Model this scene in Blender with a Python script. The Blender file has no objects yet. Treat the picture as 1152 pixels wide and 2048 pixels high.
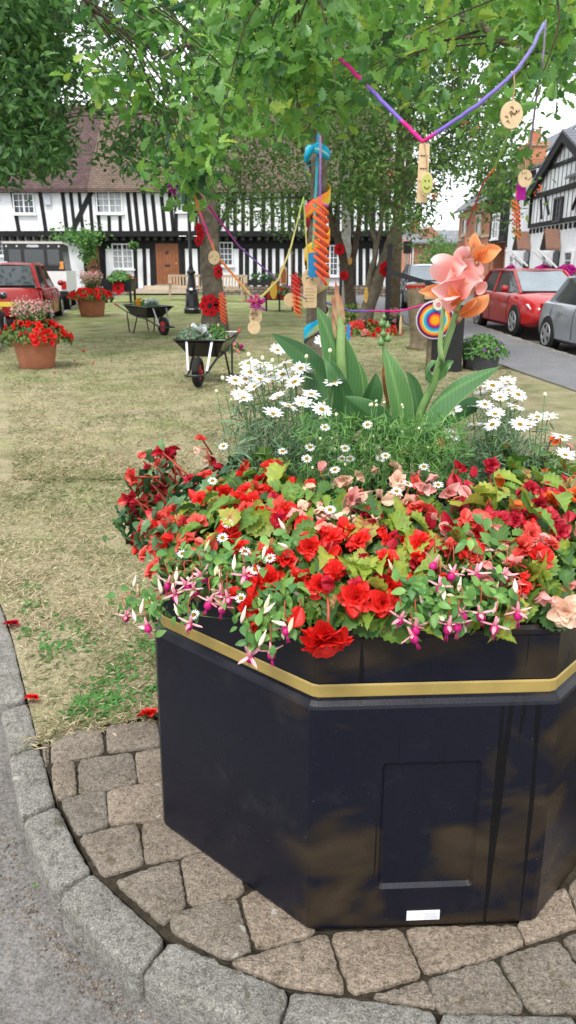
import bpy, math, random
import numpy as np
from mathutils import Vector, Matrix
R = math.radians
PI = math.pi
random.seed(11)
rng = np.random.default_rng(11)
S = bpy.context.scene
COL = S.collection

# ------------------------------------------------------------------ camera model
F = 1540.0
PITCH = R(17.6)
CAMZ = 1.5
cP, sP = math.cos(PITCH), math.sin(PITCH)


def ray(px, py):
    u = (px - 576.0) / F
    v = (1024.0 - py) / F
    return np.array([u, cP + v * sP, -sP + v * cP])


def at(px, py, Y):
    d = ray(px, py)
    t = Y / d[1]
    return np.array([d[0] * t, Y, CAMZ + d[2] * t])


def onx(px, py, X):
    d = ray(px, py)
    t = X / d[0]
    return np.array([X, d[1] * t, CAMZ + d[2] * t])


def flat(px, py, z=0.0):
    d = ray(px, py)
    t = (z - CAMZ) / d[2]
    return np.array([d[0] * t, d[1] * t, z])


def gz(y):
    """height of the lawn: level by the planter, rising gently to the houses"""
    def ss(a, b, x):
        t = np.clip((np.asarray(x, float) - a) / (b - a), 0, 1)
        return t * t * (3 - 2 * t)
    return 0.24 * ss(12, 25, y) + 0.08 * ss(24, 36, y)


def lawn(px, py):
    z = 0.0
    for _ in range(12):
        p = flat(px, py, z)
        z = float(gz(p[1]))
    return flat(px, py, z)


# ------------------------------------------------------------------ mesh builder
class MB:
    def __init__(s):
        s.v = []; s.loops = []; s.sizes = []; s.mi = []; s.t = []; s.n = 0

    def add(s, verts, faces, m=0, tint=0.5):
        verts = np.asarray(verts, float).reshape(-1, 3)
        s.v.append(verts)
        for f in faces:
            s.loops.append(np.asarray(f, np.int64) + s.n)
            s.sizes.append(np.array([len(f)]))
            s.mi.append(np.array([m]))
        s.t.append(np.full(len(verts), tint) if np.isscalar(tint) else np.asarray(tint, float))
        s.n += len(verts)
        return s

    def inst(s, tv, tf, M, P, tint, m=0):
        """N copies of a small template"""
        tv = np.asarray(tv, float); N = len(P); k = len(tv)
        if N == 0:
            return s
        V = np.einsum('nij,kj->nki', M, tv) + np.asarray(P)[:, None, :]
        s.v.append(V.reshape(-1, 3))
        fl = np.concatenate([np.asarray(f) for f in tf])
        fs = np.array([len(f) for f in tf])
        s.loops.append((fl[None, :] + (np.arange(N) * k)[:, None] + s.n).reshape(-1))
        s.sizes.append(np.tile(fs, N))
        s.mi.append(np.full(N * len(tf), m))
        t = np.asarray(tint, float)
        if t.ndim == 0:
            t = np.full(N, float(t))
        if t.ndim == 1:
            t = np.repeat(t, k)
        s.t.append(t.reshape(-1))
        s.n += N * k
        return s

    def box(s, c, size, rz=0.0, m=0, tint=0.5, top=1.0):
        x, y, z = np.array(size) / 2.0
        v = np.array([[-x, -y, -z], [x, -y, -z], [x, y, -z], [-x, y, -z], [-x * top, -y * top, z], [x * top, -y * top, z], [x * top, y * top, z], [-x * top, y * top, z]])
        a, b = math.cos(rz), math.sin(rz)
        v = v @ np.array([[a, b, 0], [-b, a, 0], [0, 0, 1]]) + np.array(c)
        return s.add(v, [(0, 3, 2, 1), (4, 5, 6, 7), (0, 1, 5, 4), (1, 2, 6, 5), (2, 3, 7, 6), (3, 0, 4, 7)], m, tint)

    def bbox(s, lo, hi, m=0, tint=0.5):
        lo = np.array(lo, float); hi = np.array(hi, float)
        return s.box((lo + hi) / 2, hi - lo, 0, m, tint)

    def beam(s, a, b, w, d, up=(0, 0, 1), m=0, tint=0.5):
        """bar of section w x d from a to b; d measured along 'up' x dir plane"""
        a = np.array(a, float); b = np.array(b, float)
        t = b - a; t /= np.linalg.norm(t)
        u = np.array(up, float); x = np.cross(t, u)
        if np.linalg.norm(x) < 1e-6:
            x = np.cross(t, [1, 0, 0])
        x /= np.linalg.norm(x); u = np.cross(x, t)
        v = []
        for p in (a, b):
            for i, j in ((-1, -1), (1, -1), (1, 1), (-1, 1)):
                v.append(p + x * i * w / 2 + u * j * d / 2)
        return s.add(v, [(0, 1, 2, 3), (7, 6, 5, 4), (0, 4, 5, 1), (1, 5, 6, 2), (2, 6, 7, 3), (3, 7, 4, 0)], m, tint)

    def tube(s, pts, r, n=8, m=0, tint=0.5, caps=True, squash=1.0):
        pts = np.asarray(pts, float); k = len(pts)
        r = np.full(k, r) if np.isscalar(r) else np.asarray(r, float)
        T = np.gradient(pts, axis=0)
        T /= np.linalg.norm(T, axis=1)[:, None] + 1e-12
        ref = np.array([0, 0, 1.0]) if abs(T[0][2]) < 0.9 else np.array([1.0, 0, 0])
        x = np.cross(T[0], ref); x /= np.linalg.norm(x)
        ang = np.linspace(0, 2 * PI, n, endpoint=False)
        V = []
        for i in range(k):
            x = x - T[i] * np.dot(x, T[i]); x /= np.linalg.norm(x) + 1e-12
            y = np.cross(T[i], x)
            V.append(pts[i] + r[i] * (np.cos(ang)[:, None] * x + squash * np.sin(ang)[:, None] * y))
        V = np.concatenate(V)
        f = []
        for i in range(k - 1):
            for j in range(n):
                j2 = (j + 1) % n
                f.append((i * n + j, i * n + j2, (i + 1) * n + j2, (i + 1) * n + j))
        if caps:
            f.append(tuple(range(n))[::-1]); f.append(tuple((k - 1) * n + j for j in range(n)))
        if not np.isscalar(tint):
            tint = np.repeat(np.asarray(tint, float), n)
        return s.add(V, f, m, tint)

    def lathe(s, prof, n=24, c=(0, 0, 0), m=0, tint=0.5, wob=0.0):
        ang = np.linspace(0, 2 * PI, n, endpoint=False)
        V = []
        for (r, z) in prof:
            rr = r * (1 + wob * np.sin(5 * ang))
            V.append(np.stack([c[0] + rr * np.cos(ang), c[1] + rr * np.sin(ang), np.full(n, c[2] + z)], 1))
        k = len(prof); f = []
        for i in range(k - 1):
            for j in range(n):
                j2 = (j + 1) % n
                f.append((i * n + j, i * n + j2, (i + 1) * n + j2, (i + 1) * n + j))
        f.append(tuple(range(n))[::-1]); f.append(tuple((k - 1) * n + j for j in range(n)))
        return s.add(np.concatenate(V), f, m, tint)

    def disc(s, c, nrm, r, th, n=24, m=0, tint=0.5, sx=1.0, up=(0, 0, 1)):
        """flat round plate with thickness, facing nrm"""
        z = np.array(nrm, float); z /= np.linalg.norm(z)
        x = np.cross(np.array(up, float), z)
        if np.linalg.norm(x) < 1e-6:
            x = np.array([1.0, 0, 0])
        x /= np.linalg.norm(x); y = np.cross(z, x)
        a = np.linspace(0, 2 * PI, n, endpoint=False)
        ring = np.cos(a)[:, None] * x * r * sx + np.sin(a)[:, None] * y * r
        c = np.array(c, float)
        V = np.concatenate([c + ring - z * th / 2, c + ring * 0.97 + z * th / 2])
        f = [tuple(range(n))[::-1], tuple(range(n, 2 * n))] + [(j, (j + 1) % n, n + (j + 1) % n, n + j) for j in range(n)]
        return s.add(V, f, m, tint)

    def prism(s, poly, z0, z1, m=0, tint=0.5):
        poly = [tuple(p[:2]) for p in poly]; n = len(poly)
        V = [(x, y, z0) for x, y in poly] + [(x, y, z1) for x, y in poly]
        f = [tuple(range(n))[::-1], tuple(range(n, 2 * n))] + [(j, (j + 1) % n, n + (j + 1) % n, n + j) for j in range(n)]
        return s.add(V, f, m, tint)

    def slab(s, poly3, ext, m=0, tint=0.5):
        """polygon in space extruded by a vector"""
        p = np.asarray(poly3, float); n = len(p)
        V = np.concatenate([p, p + np.array(ext)])
        f = [tuple(range(n))[::-1], tuple(range(n, 2 * n))] + [(j, (j + 1) % n, n + (j + 1) % n, n + j) for j in range(n)]
        return s.add(V, f, m, tint)

    def grid(s, G, m=0, tint=0.5):
        G = np.asarray(G, float); a, b = G.shape[:2]
        f = [(i * b + j, i * b + j + 1, (i + 1) * b + j + 1, (i + 1) * b + j) for i in range(a - 1) for j in range(b - 1)]
        return s.add(G.reshape(-1, 3), f, m, tint)

    def xf(s, M):
        """transform everything so far by a 4x4"""
        M = np.array(M)
        s.v = [v @ M[:3, :3].T + M[:3, 3] for v in s.v]
        return s

    def mesh(s, name, mats, smooth=False):
        me = bpy.data.meshes.new(name)
        V = np.concatenate(s.v); L = np.concatenate(s.loops); Z = np.concatenate(s.sizes)
        me.vertices.add(len(V)); me.vertices.foreach_set('co', V.astype(np.float32).ravel())
        me.loops.add(len(L)); me.loops.foreach_set('vertex_index', L.astype(np.int32))
        me.polygons.add(len(Z))
        me.polygons.foreach_set('loop_start', (np.cumsum(Z) - Z).astype(np.int32))
        me.polygons.foreach_set('material_index', np.concatenate(s.mi).astype(np.int32))
        me.polygons.foreach_set('use_smooth', np.full(len(Z), smooth, dtype=bool))
        at_ = me.attributes.new('tint', 'FLOAT', 'POINT')
        at_.data.foreach_set('value', np.concatenate(s.t).astype(np.float32))
        me.update(calc_edges=True); me.validate()
        for m in (mats if isinstance(mats, (list, tuple)) else [mats]):
            me.materials.append(m)
        return me


def tagit(o, label=None, cat=None, group=None, kind=None):
    if label: o['label'] = label
    if cat: o['category'] = cat
    if group: o['group'] = group
    if kind: o['kind'] = kind
    return o


def thing(name, label, cat, loc=(0, 0, 0), rz=0.0, group=None):
    o = bpy.data.objects.new(name, None)
    o.empty_display_size = 0.1
    COL.objects.link(o)
    o.location = tuple(float(a) for a in loc); o.rotation_euler = (0, 0, rz)
    return tagit(o, label, cat, group)


def part(name, mb, mats, parent=None, world=False, smooth=False, sharp=None, mesh=None):
    me = mesh or mb.mesh(name, mats, smooth)
    o = bpy.data.objects.new(name, me); COL.objects.link(o)
    if parent is not None:
        o.parent = parent
        if world:
            p = np.array(parent.location)
            q = parent.parent
            while q is not None:
                p = p + np.array(q.location); q = q.parent
            o.location = tuple(-p)
    if sharp:
        me.set_sharp_from_angle(angle=R(sharp))
    return o


def single(name, mb, mats, label, cat, group=None, loc=None, rz=0, **k):
    o = part(name, mb, mats, **k)
    if loc is not None: o.location = tuple(float(a) for a in loc)
    o.rotation_euler = (0, 0, rz)
    return tagit(o, label, cat, group)


def structure(name, mb, mats, kind='structure', **k):
    return tagit(part(name, mb, mats, **k), kind=kind)


def copy_tree(o, parent=None):
    c = o.copy(); COL.objects.link(c)
    if parent is not None: c.parent = parent
    for ch in list(o.children): copy_tree(ch, c)
    return c


def chaikin(P, it=2, closed=True):
    P = np.asarray(P, float)
    for _ in range(it):
        Q = np.roll(P, -1, 0)
        P = np.stack([P * .91 + Q * .09, P * .09 + Q * .91], 1).reshape(-1, P.shape[1])
    return P


def resample(P, n):
    P = np.asarray(P, float)
    d = np.r_[0, np.cumsum(np.linalg.norm(np.diff(P, axis=0), axis=1))]
    t = np.linspace(0, d[-1], n)
    return np.stack([np.interp(t, d, P[:, i]) for i in range(P.shape[1])], 1)


def spline(P, n):
    """Catmull-Rom through points"""
    P = np.asarray(P, float)
    Q = np.vstack([2 * P[0] - P[1], P, 2 * P[-1] - P[-2]])
    out = []
    k = len(P) - 1
    for s in np.linspace(0, k - 1e-6, n):
        i = int(s); t = s - i
        a, b, c, d = Q[i:i + 4]
        out.append(.5 * ((2 * b) + (-a + c) * t + (2 * a - 5 * b + 4 * c - d) * t * t + (-a + 3 * b - 3 * c + d) * t ** 3))
    return np.array(out)


def frames(nrm, yd):
    """(N,3,3) rotation matrices: z = normal, y = along yd"""
    z = nrm / (np.linalg.norm(nrm, axis=1)[:, None] + 1e-9)
    y = yd - z * np.sum(yd * z, 1)[:, None]
    y /= np.linalg.norm(y, axis=1)[:, None] + 1e-9
    x = np.cross(y, z)
    return np.stack([x, y, z], 2)


def rdir(n, upb=0.0):
    d = rng.normal(size=(n, 3)); d /= np.linalg.norm(d, axis=1)[:, None]
    d[:, 2] += upb
    return d / np.linalg.norm(d, axis=1)[:, None]


def inpoly(x, y, poly):
    c = False; n = len(poly)
    for i in range(n):
        x1, y1 = poly[i]; x2, y2 = poly[i - 1]
        if (y1 > y) != (y2 > y) and x < (x2 - x1) * (y - y1) / (y2 - y1) + x1:
            c = not c
    return c


# ------------------------------------------------------------------ materials
class NT:
    def __init__(s, name):
        s.m = bpy.data.materials.new(name); s.m.use_nodes = True
        s.t = s.m.node_tree; s.t.nodes.clear()
        s.out = s.n('ShaderNodeOutputMaterial')

    def n(s, k, **kw):
        a = s.t.nodes.new(k)
        for p, v in kw.items():
            if p in a.inputs.keys(): a.inputs[p].default_value = v
            else: setattr(a, p, v)
        return a

    def l(s, a, b): s.t.links.new(a, b)

    def coord(s): return s.n('ShaderNodeTexCoord').outputs['Object']

    def noise(s, scale, detail=6, rough=.6, vec=None, dist=0.0):
        a = s.n('ShaderNodeTexNoise')
        a.inputs['Scale'].default_value = scale; a.inputs['Detail'].default_value = detail
        a.inputs['Roughness'].default_value = rough; a.inputs['Distortion'].default_value = dist
        s.l(vec if vec is not None else s.coord(), a.inputs['Vector'])
        return a.outputs['Fac']

    def ramp(s, fac, stops, interp='LINEAR'):
        r = s.n('ShaderNodeValToRGB'); cr = r.color_ramp; cr.interpolation = interp
        while len(cr.elements) < len(stops): cr.elements.new(.5)
        for e, (p, c) in zip(cr.elements, stops):
            e.position = p; e.color = (*c, 1) if len(c) == 3 else c
        s.l(fac, r.inputs['Fac'])
        return r.outputs['Color']

    def mix(s, fac, a, b, bt='MIX'):
        m = s.n('ShaderNodeMix', data_type='RGBA', blend_type=bt)
        for sock, v in ((m.inputs[0], fac), (m.inputs[6], a), (m.inputs[7], b)):
            if isinstance(v, (int, float)): sock.default_value = v
            elif isinstance(v, tuple): sock.default_value = (*v, 1)
            else: s.l(v, sock)
        return m.outputs[2]

    def math(s, op, a, b=0.0):
        m = s.n('ShaderNodeMath', operation=op)
        for sock, v in ((m.inputs[0], a), (m.inputs[1], b)):
            if isinstance(v, (int, float)): sock.default_value = v
            else: s.l(v, sock)
        return m.outputs[0]

    def bump(s, h, dist, strength=1.0):
        b = s.n('ShaderNodeBump'); b.inputs['Distance'].default_value = dist; b.inputs['Strength'].default_value = strength
        s.l(h, b.inputs['Height'])
        return b.outputs['Normal']

    def bsdf(s, col, rough=.7, spec=.4, metal=0.0, normal=None, coat=0.0, transl=0.0, sheen=0.0):
        b = s.n('ShaderNodeBsdfPrincipled')
        for k, v in (('Base Color', col), ('Roughness', rough)):
            if isinstance(v, (int, float)): b.inputs[k].default_value = v
            elif isinstance(v, tuple): b.inputs[k].default_value = (*v, 1)
            else: s.l(v, b.inputs[k])
        b.inputs['Specular IOR Level'].default_value = spec; b.inputs['Metallic'].default_value = metal
        b.inputs['Coat Weight'].default_value = coat; b.inputs['Sheen Weight'].default_value = sheen
        if normal is not None: s.l(normal, b.inputs['Normal'])
        o = b.outputs[0]
        if transl > 0:
            t = s.n('ShaderNodeBsdfTranslucent')
            if isinstance(col, tuple): t.inputs[0].default_value = (*col, 1)
            else: s.l(col, t.inputs[0])
            x = s.n('ShaderNodeMixShader'); x.inputs[0].default_value = transl
            s.l(o, x.inputs[1]); s.l(t.outputs[0], x.inputs[2]); o = x.outputs[0]
        s.l(o, s.out.inputs[0])
        return s.m


def mat(name, col, var=.25, scale=6, rough=.7, spec=.35, bump=0.0, bscale=40, metal=0.0, coat=0.0, col2=None, transl=0.0):
    t = NT(name)
    c2 = col2 or tuple(min(1, c * (1 + var)) for c in col)
    c1 = tuple(c * (1 - var) for c in col) if col2 is None else col
    c = t.ramp(t.noise(scale), [(.32, c1), (.68, c2)])
    nm = t.bump(t.noise(bscale, 8, .65), bump) if bump else None
    return t.bsdf(c, rough, spec, metal, nm, coat, transl)


def tmat(name, stops, rough=.55, spec=.3, transl=.25, var=.18, scale=30, bump=0.0, bscale=60):
    """colour picked per leaf / petal through the tint attribute"""
    t = NT(name)
    a = t.n('ShaderNodeAttribute', attribute_name='tint')
    c = t.ramp(a.outputs['Fac'], stops)
    k = t.ramp(t.noise(scale, 3), [(.3, (1 - var,) * 3), (.7, (1 + var,) * 3)])
    c = t.mix(1.0, c, k, 'MULTIPLY')
    nm = t.bump(t.noise(bscale, 4), bump) if bump else None
    return t.bsdf(c, rough, spec, 0, nm, 0, transl)
# ------------------------------------------------------------------ camera, light, sky
cam = bpy.data.cameras.new('camera'); cob = bpy.data.objects.new('camera', cam); COL.objects.link(cob)
cob.location = (0, 0, CAMZ); cob.rotation_euler = (PI / 2 - PITCH, 0, 0)
cam.sensor_fit = 'VERTICAL'; cam.sensor_height = 36.0; cam.lens = 36.0 * F / 2048
cam.clip_start = 0.05; cam.clip_end = 900
cam.dof.use_dof = True; cam.dof.focus_distance = 2.0; cam.dof.aperture_fstop = 9.0
S.camera = cob

SUN_EL, SUN_AZ = R(58), R(200)
W = bpy.data.worlds.new('World'); S.world = W; W.use_nodes = True
wt = W.node_tree; wt.nodes.clear()
wo = wt.nodes.new('ShaderNodeOutputWorld'); wb = wt.nodes.new('ShaderNodeBackground')
sk = wt.nodes.new('ShaderNodeTexSky'); sk.sky_type = 'NISHITA'; sk.sun_disc = False
sk.sun_elevation = SUN_EL; sk.sun_rotation = SUN_AZ
tc = wt.nodes.new('ShaderNodeTexCoord')
nz = wt.nodes.new('ShaderNodeTexNoise'); nz.inputs['Scale'].default_value = 2.2; nz.inputs['Detail'].default_value = 6
cr = wt.nodes.new('ShaderNodeValToRGB'); cr.color_ramp.elements[0].color = (8.6, 8.9, 9.3, 1); cr.color_ramp.elements[1].color = (11.0, 11.1, 11.2, 1)
cr.color_ramp.elements[0].position = .35; cr.color_ramp.elements[1].position = .65
mx = wt.nodes.new('ShaderNodeMix'); mx.data_type = 'RGBA'; mx.inputs[0].default_value = 0.86
wt.links.new(tc.outputs['Generated'], nz.inputs['Vector']); wt.links.new(nz.outputs['Fac'], cr.inputs['Fac'])
wt.links.new(sk.outputs[0], mx.inputs[6]); wt.links.new(cr.outputs[0], mx.inputs[7])
wt.links.new(mx.outputs[2], wb.inputs[0]); wb.inputs[1].default_value = 0.10
wt.links.new(wb.outputs[0], wo.inputs[0])
sl = bpy.data.lights.new('sun', 'SUN'); sl.energy = 1.5; sl.angle = R(14); sl.color = (1, .95, .88)
so = bpy.data.objects.new('sun', sl); COL.objects.link(so)
sd = Vector((math.sin(SUN_AZ) * math.cos(SUN_EL), math.cos(SUN_AZ) * math.cos(SUN_EL), math.sin(SUN_EL)))
so.rotation_euler = sd.to_track_quat('Z', 'Y').to_euler()
S.view_settings.view_transform = 'Standard'; S.view_settings.look = 'None'
S.view_settings.exposure = 1.02; S.view_settings.gamma = 1.0
S.cycles.max_bounces = 6; S.cycles.transparent_max_bounces = 4
S.cycles.use_denoising = True

# ------------------------------------------------------------------ common materials
M = {}
M['black_paint'] = mat('black_paint', (.012, .012, .014), .4, 8, .35, .5)
M['black_gloss'] = mat('black_gloss', (.010, .010, .012), .3, 8, .2, .5)
M['rubber'] = mat('rubber', (.02, .02, .02), .3, 20, .85, .2)
M['steel'] = mat('steel', (.55, .57, .6), .1, 20, .3, .5, metal=.8)
M['white_paint'] = mat('white_paint', (.74, .75, .76), .06, 3, .6, .3)
M['terracotta'] = mat('terracotta', (.43, .165, .095), .16, 5, .7, .3, bump=.002, bscale=25)
M['soil'] = mat('soil', (.03, .02, .014), .5, 30, .95, .1, bump=.02, bscale=60)
M['bark'] = mat('bark', (.10, .08, .058), .45, 9, .9, .2, bump=.03, bscale=24, col2=(.21, .185, .14))
M['bark_dark'] = mat('bark_dark', (.06, .042, .03), .45, 9, .9, .2, bump=.03, bscale=20, col2=(.13, .10, .075))
M['twig'] = mat('twig', (.075, .055, .04), .4, 20, .9, .2)
M['wood'] = mat('wood', (.42, .28, .15), .2, 8, .65, .3)
M['ply'] = mat('ply', (.62, .46, .27), .12, 30, .7, .3)
M['ink'] = mat('ink', (.13, .075, .035), .1, 10, .8, .2)
M['old_wood'] = mat('old_wood', (.17, .135, .09), .3, 12, .85, .2, bump=.01, bscale=50)
M['bench_wood'] = mat('bench_wood', (.40, .31, .22), .2, 14, .75, .2)
M['stem'] = mat('stem', (.10, .20, .055), .25, 20, .5, .35)

# ------------------------------------------------------------------ ground, roads, lawn
def sheet(xl, xr, ys, dz, nx=2):
    G = np.zeros((len(ys), nx, 3))
    for i, y in enumerate(ys):
        a, b = xl(y), xr(y)
        G[i, :, 0] = np.linspace(a, b, nx); G[i, :, 1] = y; G[i, :, 2] = float(gz(y)) + dz
    return G


def asphalt(name, base, lo, hi, grit=260.0):
    t = NT(name)
    big = t.noise(1.6, 5); fine = t.noise(grit, 3, .7); mid = t.noise(26, 5)
    c = t.ramp(big, [(.3, lo), (.7, hi)])
    c = t.mix(.8, c, t.ramp(fine, [(.36, (.55,) * 3), (.5, (1.0,) * 3), (.68, (1.5, 1.45, 1.4))]), 'MULTIPLY')
    c = t.mix(.6, c, t.ramp(mid, [(.36, (.6, .57, .52)), (.55, (1,) * 3)]), 'MULTIPLY')
    return t.bsdf(c, .85, .25, 0, t.bump(t.math('ADD', fine, t.math('MULTIPLY', mid, 1.5)), .006))


M['road'] = asphalt('road', 0, (.13, .125, .12), (.21, .20, .19), 130)
M['pavement'] = asphalt('pavement', 0, (.17, .175, .185), (.22, .222, .235), 180)
mb = MB()
ys = np.r_[-60, -20, np.linspace(-4, 11, 8), np.linspace(12, 37, 26), 45, 60, 90, 150, 300, 600]
mb.grid(sheet(lambda y: -400, lambda y: 400, ys, -.08))
structure('road', mb, M['road'])

KL = np.array([flat(*p)[:2] for p in [(77, 1487), (55, 1403), (30, 1300), (0, 1205)]] + [[-2.28, 5.0], [-3.3, 7.6], [-4.85, 12.0]] + [lawn(*p)[:2] for p in [(28, 679), (130, 625), (158, 610)]] + [[-7.1, 30.0], [-7.4, 36.0]])
KLs = spline(KL, 90)
KR = np.array([[4.35, 1.5], [4.05, 5.0], [3.68, 9.8], [3.47, 12.27], [3.15, 17.0], [2.8, 23.0], [2.5, 29.0], [2.3, 36.0]])
KR2 = np.array([[5.75, 1.5], [5.6, 6.0], [5.09, 13.8], [4.85, 17.6], [4.4, 24.0], [4.0, 30.0], [3.7, 36.0]])
KRs, KR2s = spline(KR, 80), spline(KR2, 80)
lx = lambda y: float(np.interp(y, KLs[:, 1], KLs[:, 0]))
rx = lambda y: float(np.interp(y, KRs[:, 1], KRs[:, 0]))
r2 = lambda y: float(np.interp(y, KR2s[:, 1], KR2s[:, 0]))

# front edge of the lawn along the block paving
FE = np.array([flat(77, 1487)[:2], flat(110, 1468)[:2], flat(200, 1452)[:2], flat(320, 1430)[:2], [.25, 2.62], [.9, 2.66], [1.5, 2.5], [2.1, 2.05], [2.6, 1.5], [4.35, 1.45]])
FEs = resample(FE, 61)
G = []
rows = np.r_[np.linspace(2.95, 6, 14), np.linspace(6.4, 36.2, 50)]
G.append(np.c_[FEs, np.zeros(61)])
for y in rows:
    x = np.linspace(lx(y), rx(y), 61)
    G.append(np.c_[x, np.full(61, y), np.full(61, float(gz(y)))])
G = np.array(G)
G[1:-1, 1:-1, 2] += rng.normal(0, .006, G[1:-1, 1:-1, 2].shape)

t = NT('dry_lawn')
co = t.coord()
n1 = t.noise(.55, 5, .6, dist=.4); n2 = t.noise(2.6, 6, .65); n3 = t.noise(60, 4, .7)
mp = t.n('ShaderNodeMapping'); mp.inputs['Scale'].default_value = (1.0, 2.2, 1.0); t.l(co, mp.inputs[0])
n4 = t.noise(1.1, 5, .7, mp.outputs[0])
sep = t.n('ShaderNodeSeparateXYZ'); t.l(co, sep.inputs[0])
far = t.n('ShaderNodeMapRange'); t.l(sep.outputs[1], far.inputs[0])
for i, v in ((1, 6.0), (2, 26.0), (3, .0), (4, .17)): far.inputs[i].default_value = v
green = t.math('ADD', t.math('ADD', t.math('MULTIPLY', n1, .45), t.math('MULTIPLY', n4, .55)), far.outputs[0])
c = t.ramp(green, [(.38, (.44, .375, .255)), (.50, (.36, .325, .20)), (.60, (.275, .285, .145)), (.74, (.175, .22, .08))])
c = t.mix(.85, c, t.ramp(n2, [(.30, (.55, .51, .44)), (.5, (1,) * 3), (.72, (1.28, 1.26, 1.18))]), 'MULTIPLY')
c = t.mix(.8, c, t.ramp(n3, [(.34, (.58, .55, .5)), (.5, (1,) * 3), (.66, (1.35, 1.33, 1.28))]), 'MULTIPLY')
M['lawn'] = t.bsdf(c, .95, .1, 0, t.bump(n3, .03))
mb = MB().grid(G)
structure('lawn', mb, M['lawn'], smooth=True)

# pavement on the right, with its kerb
mb = MB()
G = np.array([[[rx(y), y, float(gz(y)) + .004], [r2(y) - .14, y, float(gz(y)) + .004]] for y in np.linspace(1.5, 36, 50)])
mb.grid(G)
structure('pavement', mb, M['pavement'])
t = NT('edging'); M['edging'] = t.bsdf(t.ramp(t.noise(30), [(.3, (.13, .125, .12)), (.7, (.24, .235, .225))]), .9, .2)
mb = MB()
for i in range(36):
    y0, y1 = 1.6 + i * .95, 1.6 + i * .95 + .935
    a = np.array([rx(y0) - .02, y0, float(gz(y0)) - .0]); b = np.array([rx(y1) - .02, y1, float(gz(y1)) - .0])
    mb.beam(a, b, .05, .05)
structure('pavement_edging', mb, M['edging'])


def granite(name, lo, hi, speck, scale=230.0, stain=(.10, .085, .06)):
    t = NT(name)
    a = t.n('ShaderNodeAttribute', attribute_name='tint')
    f = t.noise(scale, 3, .75); g = t.noise(scale * .33, 4, .7); b = t.noise(7, 5); w = t.noise(16, 6, .7, dist=.5)
    c = t.mix(a.outputs['Fac'], lo, hi)
    c = t.mix(.9, c, t.ramp(f, [(.36, (.42, .41, .40)), (.47, (.92,) * 3), (.57, (1.1,) * 3), (.65, (speck,) * 3)]), 'MULTIPLY')
    c = t.mix(.7, c, t.ramp(g, [(.36, (.5, .48, .45)), (.5, (1,) * 3), (.66, (1.3, 1.27, 1.22))]), 'MULTIPLY')
    c = t.mix(.7, c, t.ramp(b, [(.35, (.72, .7, .66)), (.65, (1.15, 1.14, 1.12))]), 'MULTIPLY')
    c = t.mix(t.ramp(w, [(.585, (0, 0, 0)), (.65, (.75,) * 3)]), c, stain)
    c = t.mix(t.ramp(t.noise(21, 3, .6, dist=.3), [(.69, (0, 0, 0)), (.73, (.6,) * 3)]), c, (.5, .52, .47))
    h = t.math('ADD', f, t.math('MULTIPLY', g, 1.6))
    return t.bsdf(c, .85, .25, 0, t.bump(h, .006))


M['kerb'] = granite('kerb_granite', (.20, .20, .182), (.31, .305, .28), 1.8, 210.0)
M['block'] = granite('paving_block', (.215, .195, .165), (.315, .255, .20), 1.45, 210.0, (.085, .07, .035))


def stone(mb, pts, z, h=.06, bev=.012, tint=.5, it=2, rough=.0016, crown=.004):
    q0 = chaikin(pts, it)
    P = resample(np.vstack([q0, q0[:1]]), 53)[:-1]
    c = P.mean(0)
    d = np.roll(P, -1, 0) - np.roll(P, 1, 0)
    nrm = np.stack([d[:, 1], -d[:, 0]], 1); nrm /= np.linalg.norm(nrm, axis=1)[:, None]
    area = np.sum(P[:, 0] * np.roll(P[:, 1], -1) - np.roll(P[:, 0], -1) * P[:, 1])
    if area < 0: nrm = -nrm
    P = P - nrm * np.abs(rng.normal(0, rough, len(P)))[:, None]
    V = []
    for off, zz in ((0, z - h), (0, z - bev), (-bev * .32, z - bev * .3), (-bev, z)):
        q = P + nrm * off
        V.append(np.c_[q, np.full(len(P), zz) + (rng.normal(0, rough * .6, len(P)) if zz > z - h else 0)])
    for k in (.55, .22):
        q = c + (P + nrm * -bev - c) * k
        V.append(np.c_[q, np.full(len(P), z + crown * (1 - k)) + rng.normal(0, rough * .5, len(P))])
    n = len(P); f = []
    for i in range(5):
        for j in range(n):
            a, b = i * n + j, i * n + (j + 1) % n
            f.append((a, b, b + n, a + n) if area > 0 else (b, a, a + n, b + n))
    f.append(tuple(5 * n + j for j in range(n)) if area > 0 else tuple(5 * n + j for j in range(n))[::-1])
    mb.add(np.concatenate(V), f, 0, tint)


def shrink(P, g):
    P = np.asarray(P, float); c = P.mean(0)
    d = c - P; L = np.linalg.norm(d, axis=1)[:, None]
    return P + d / L * g


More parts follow.
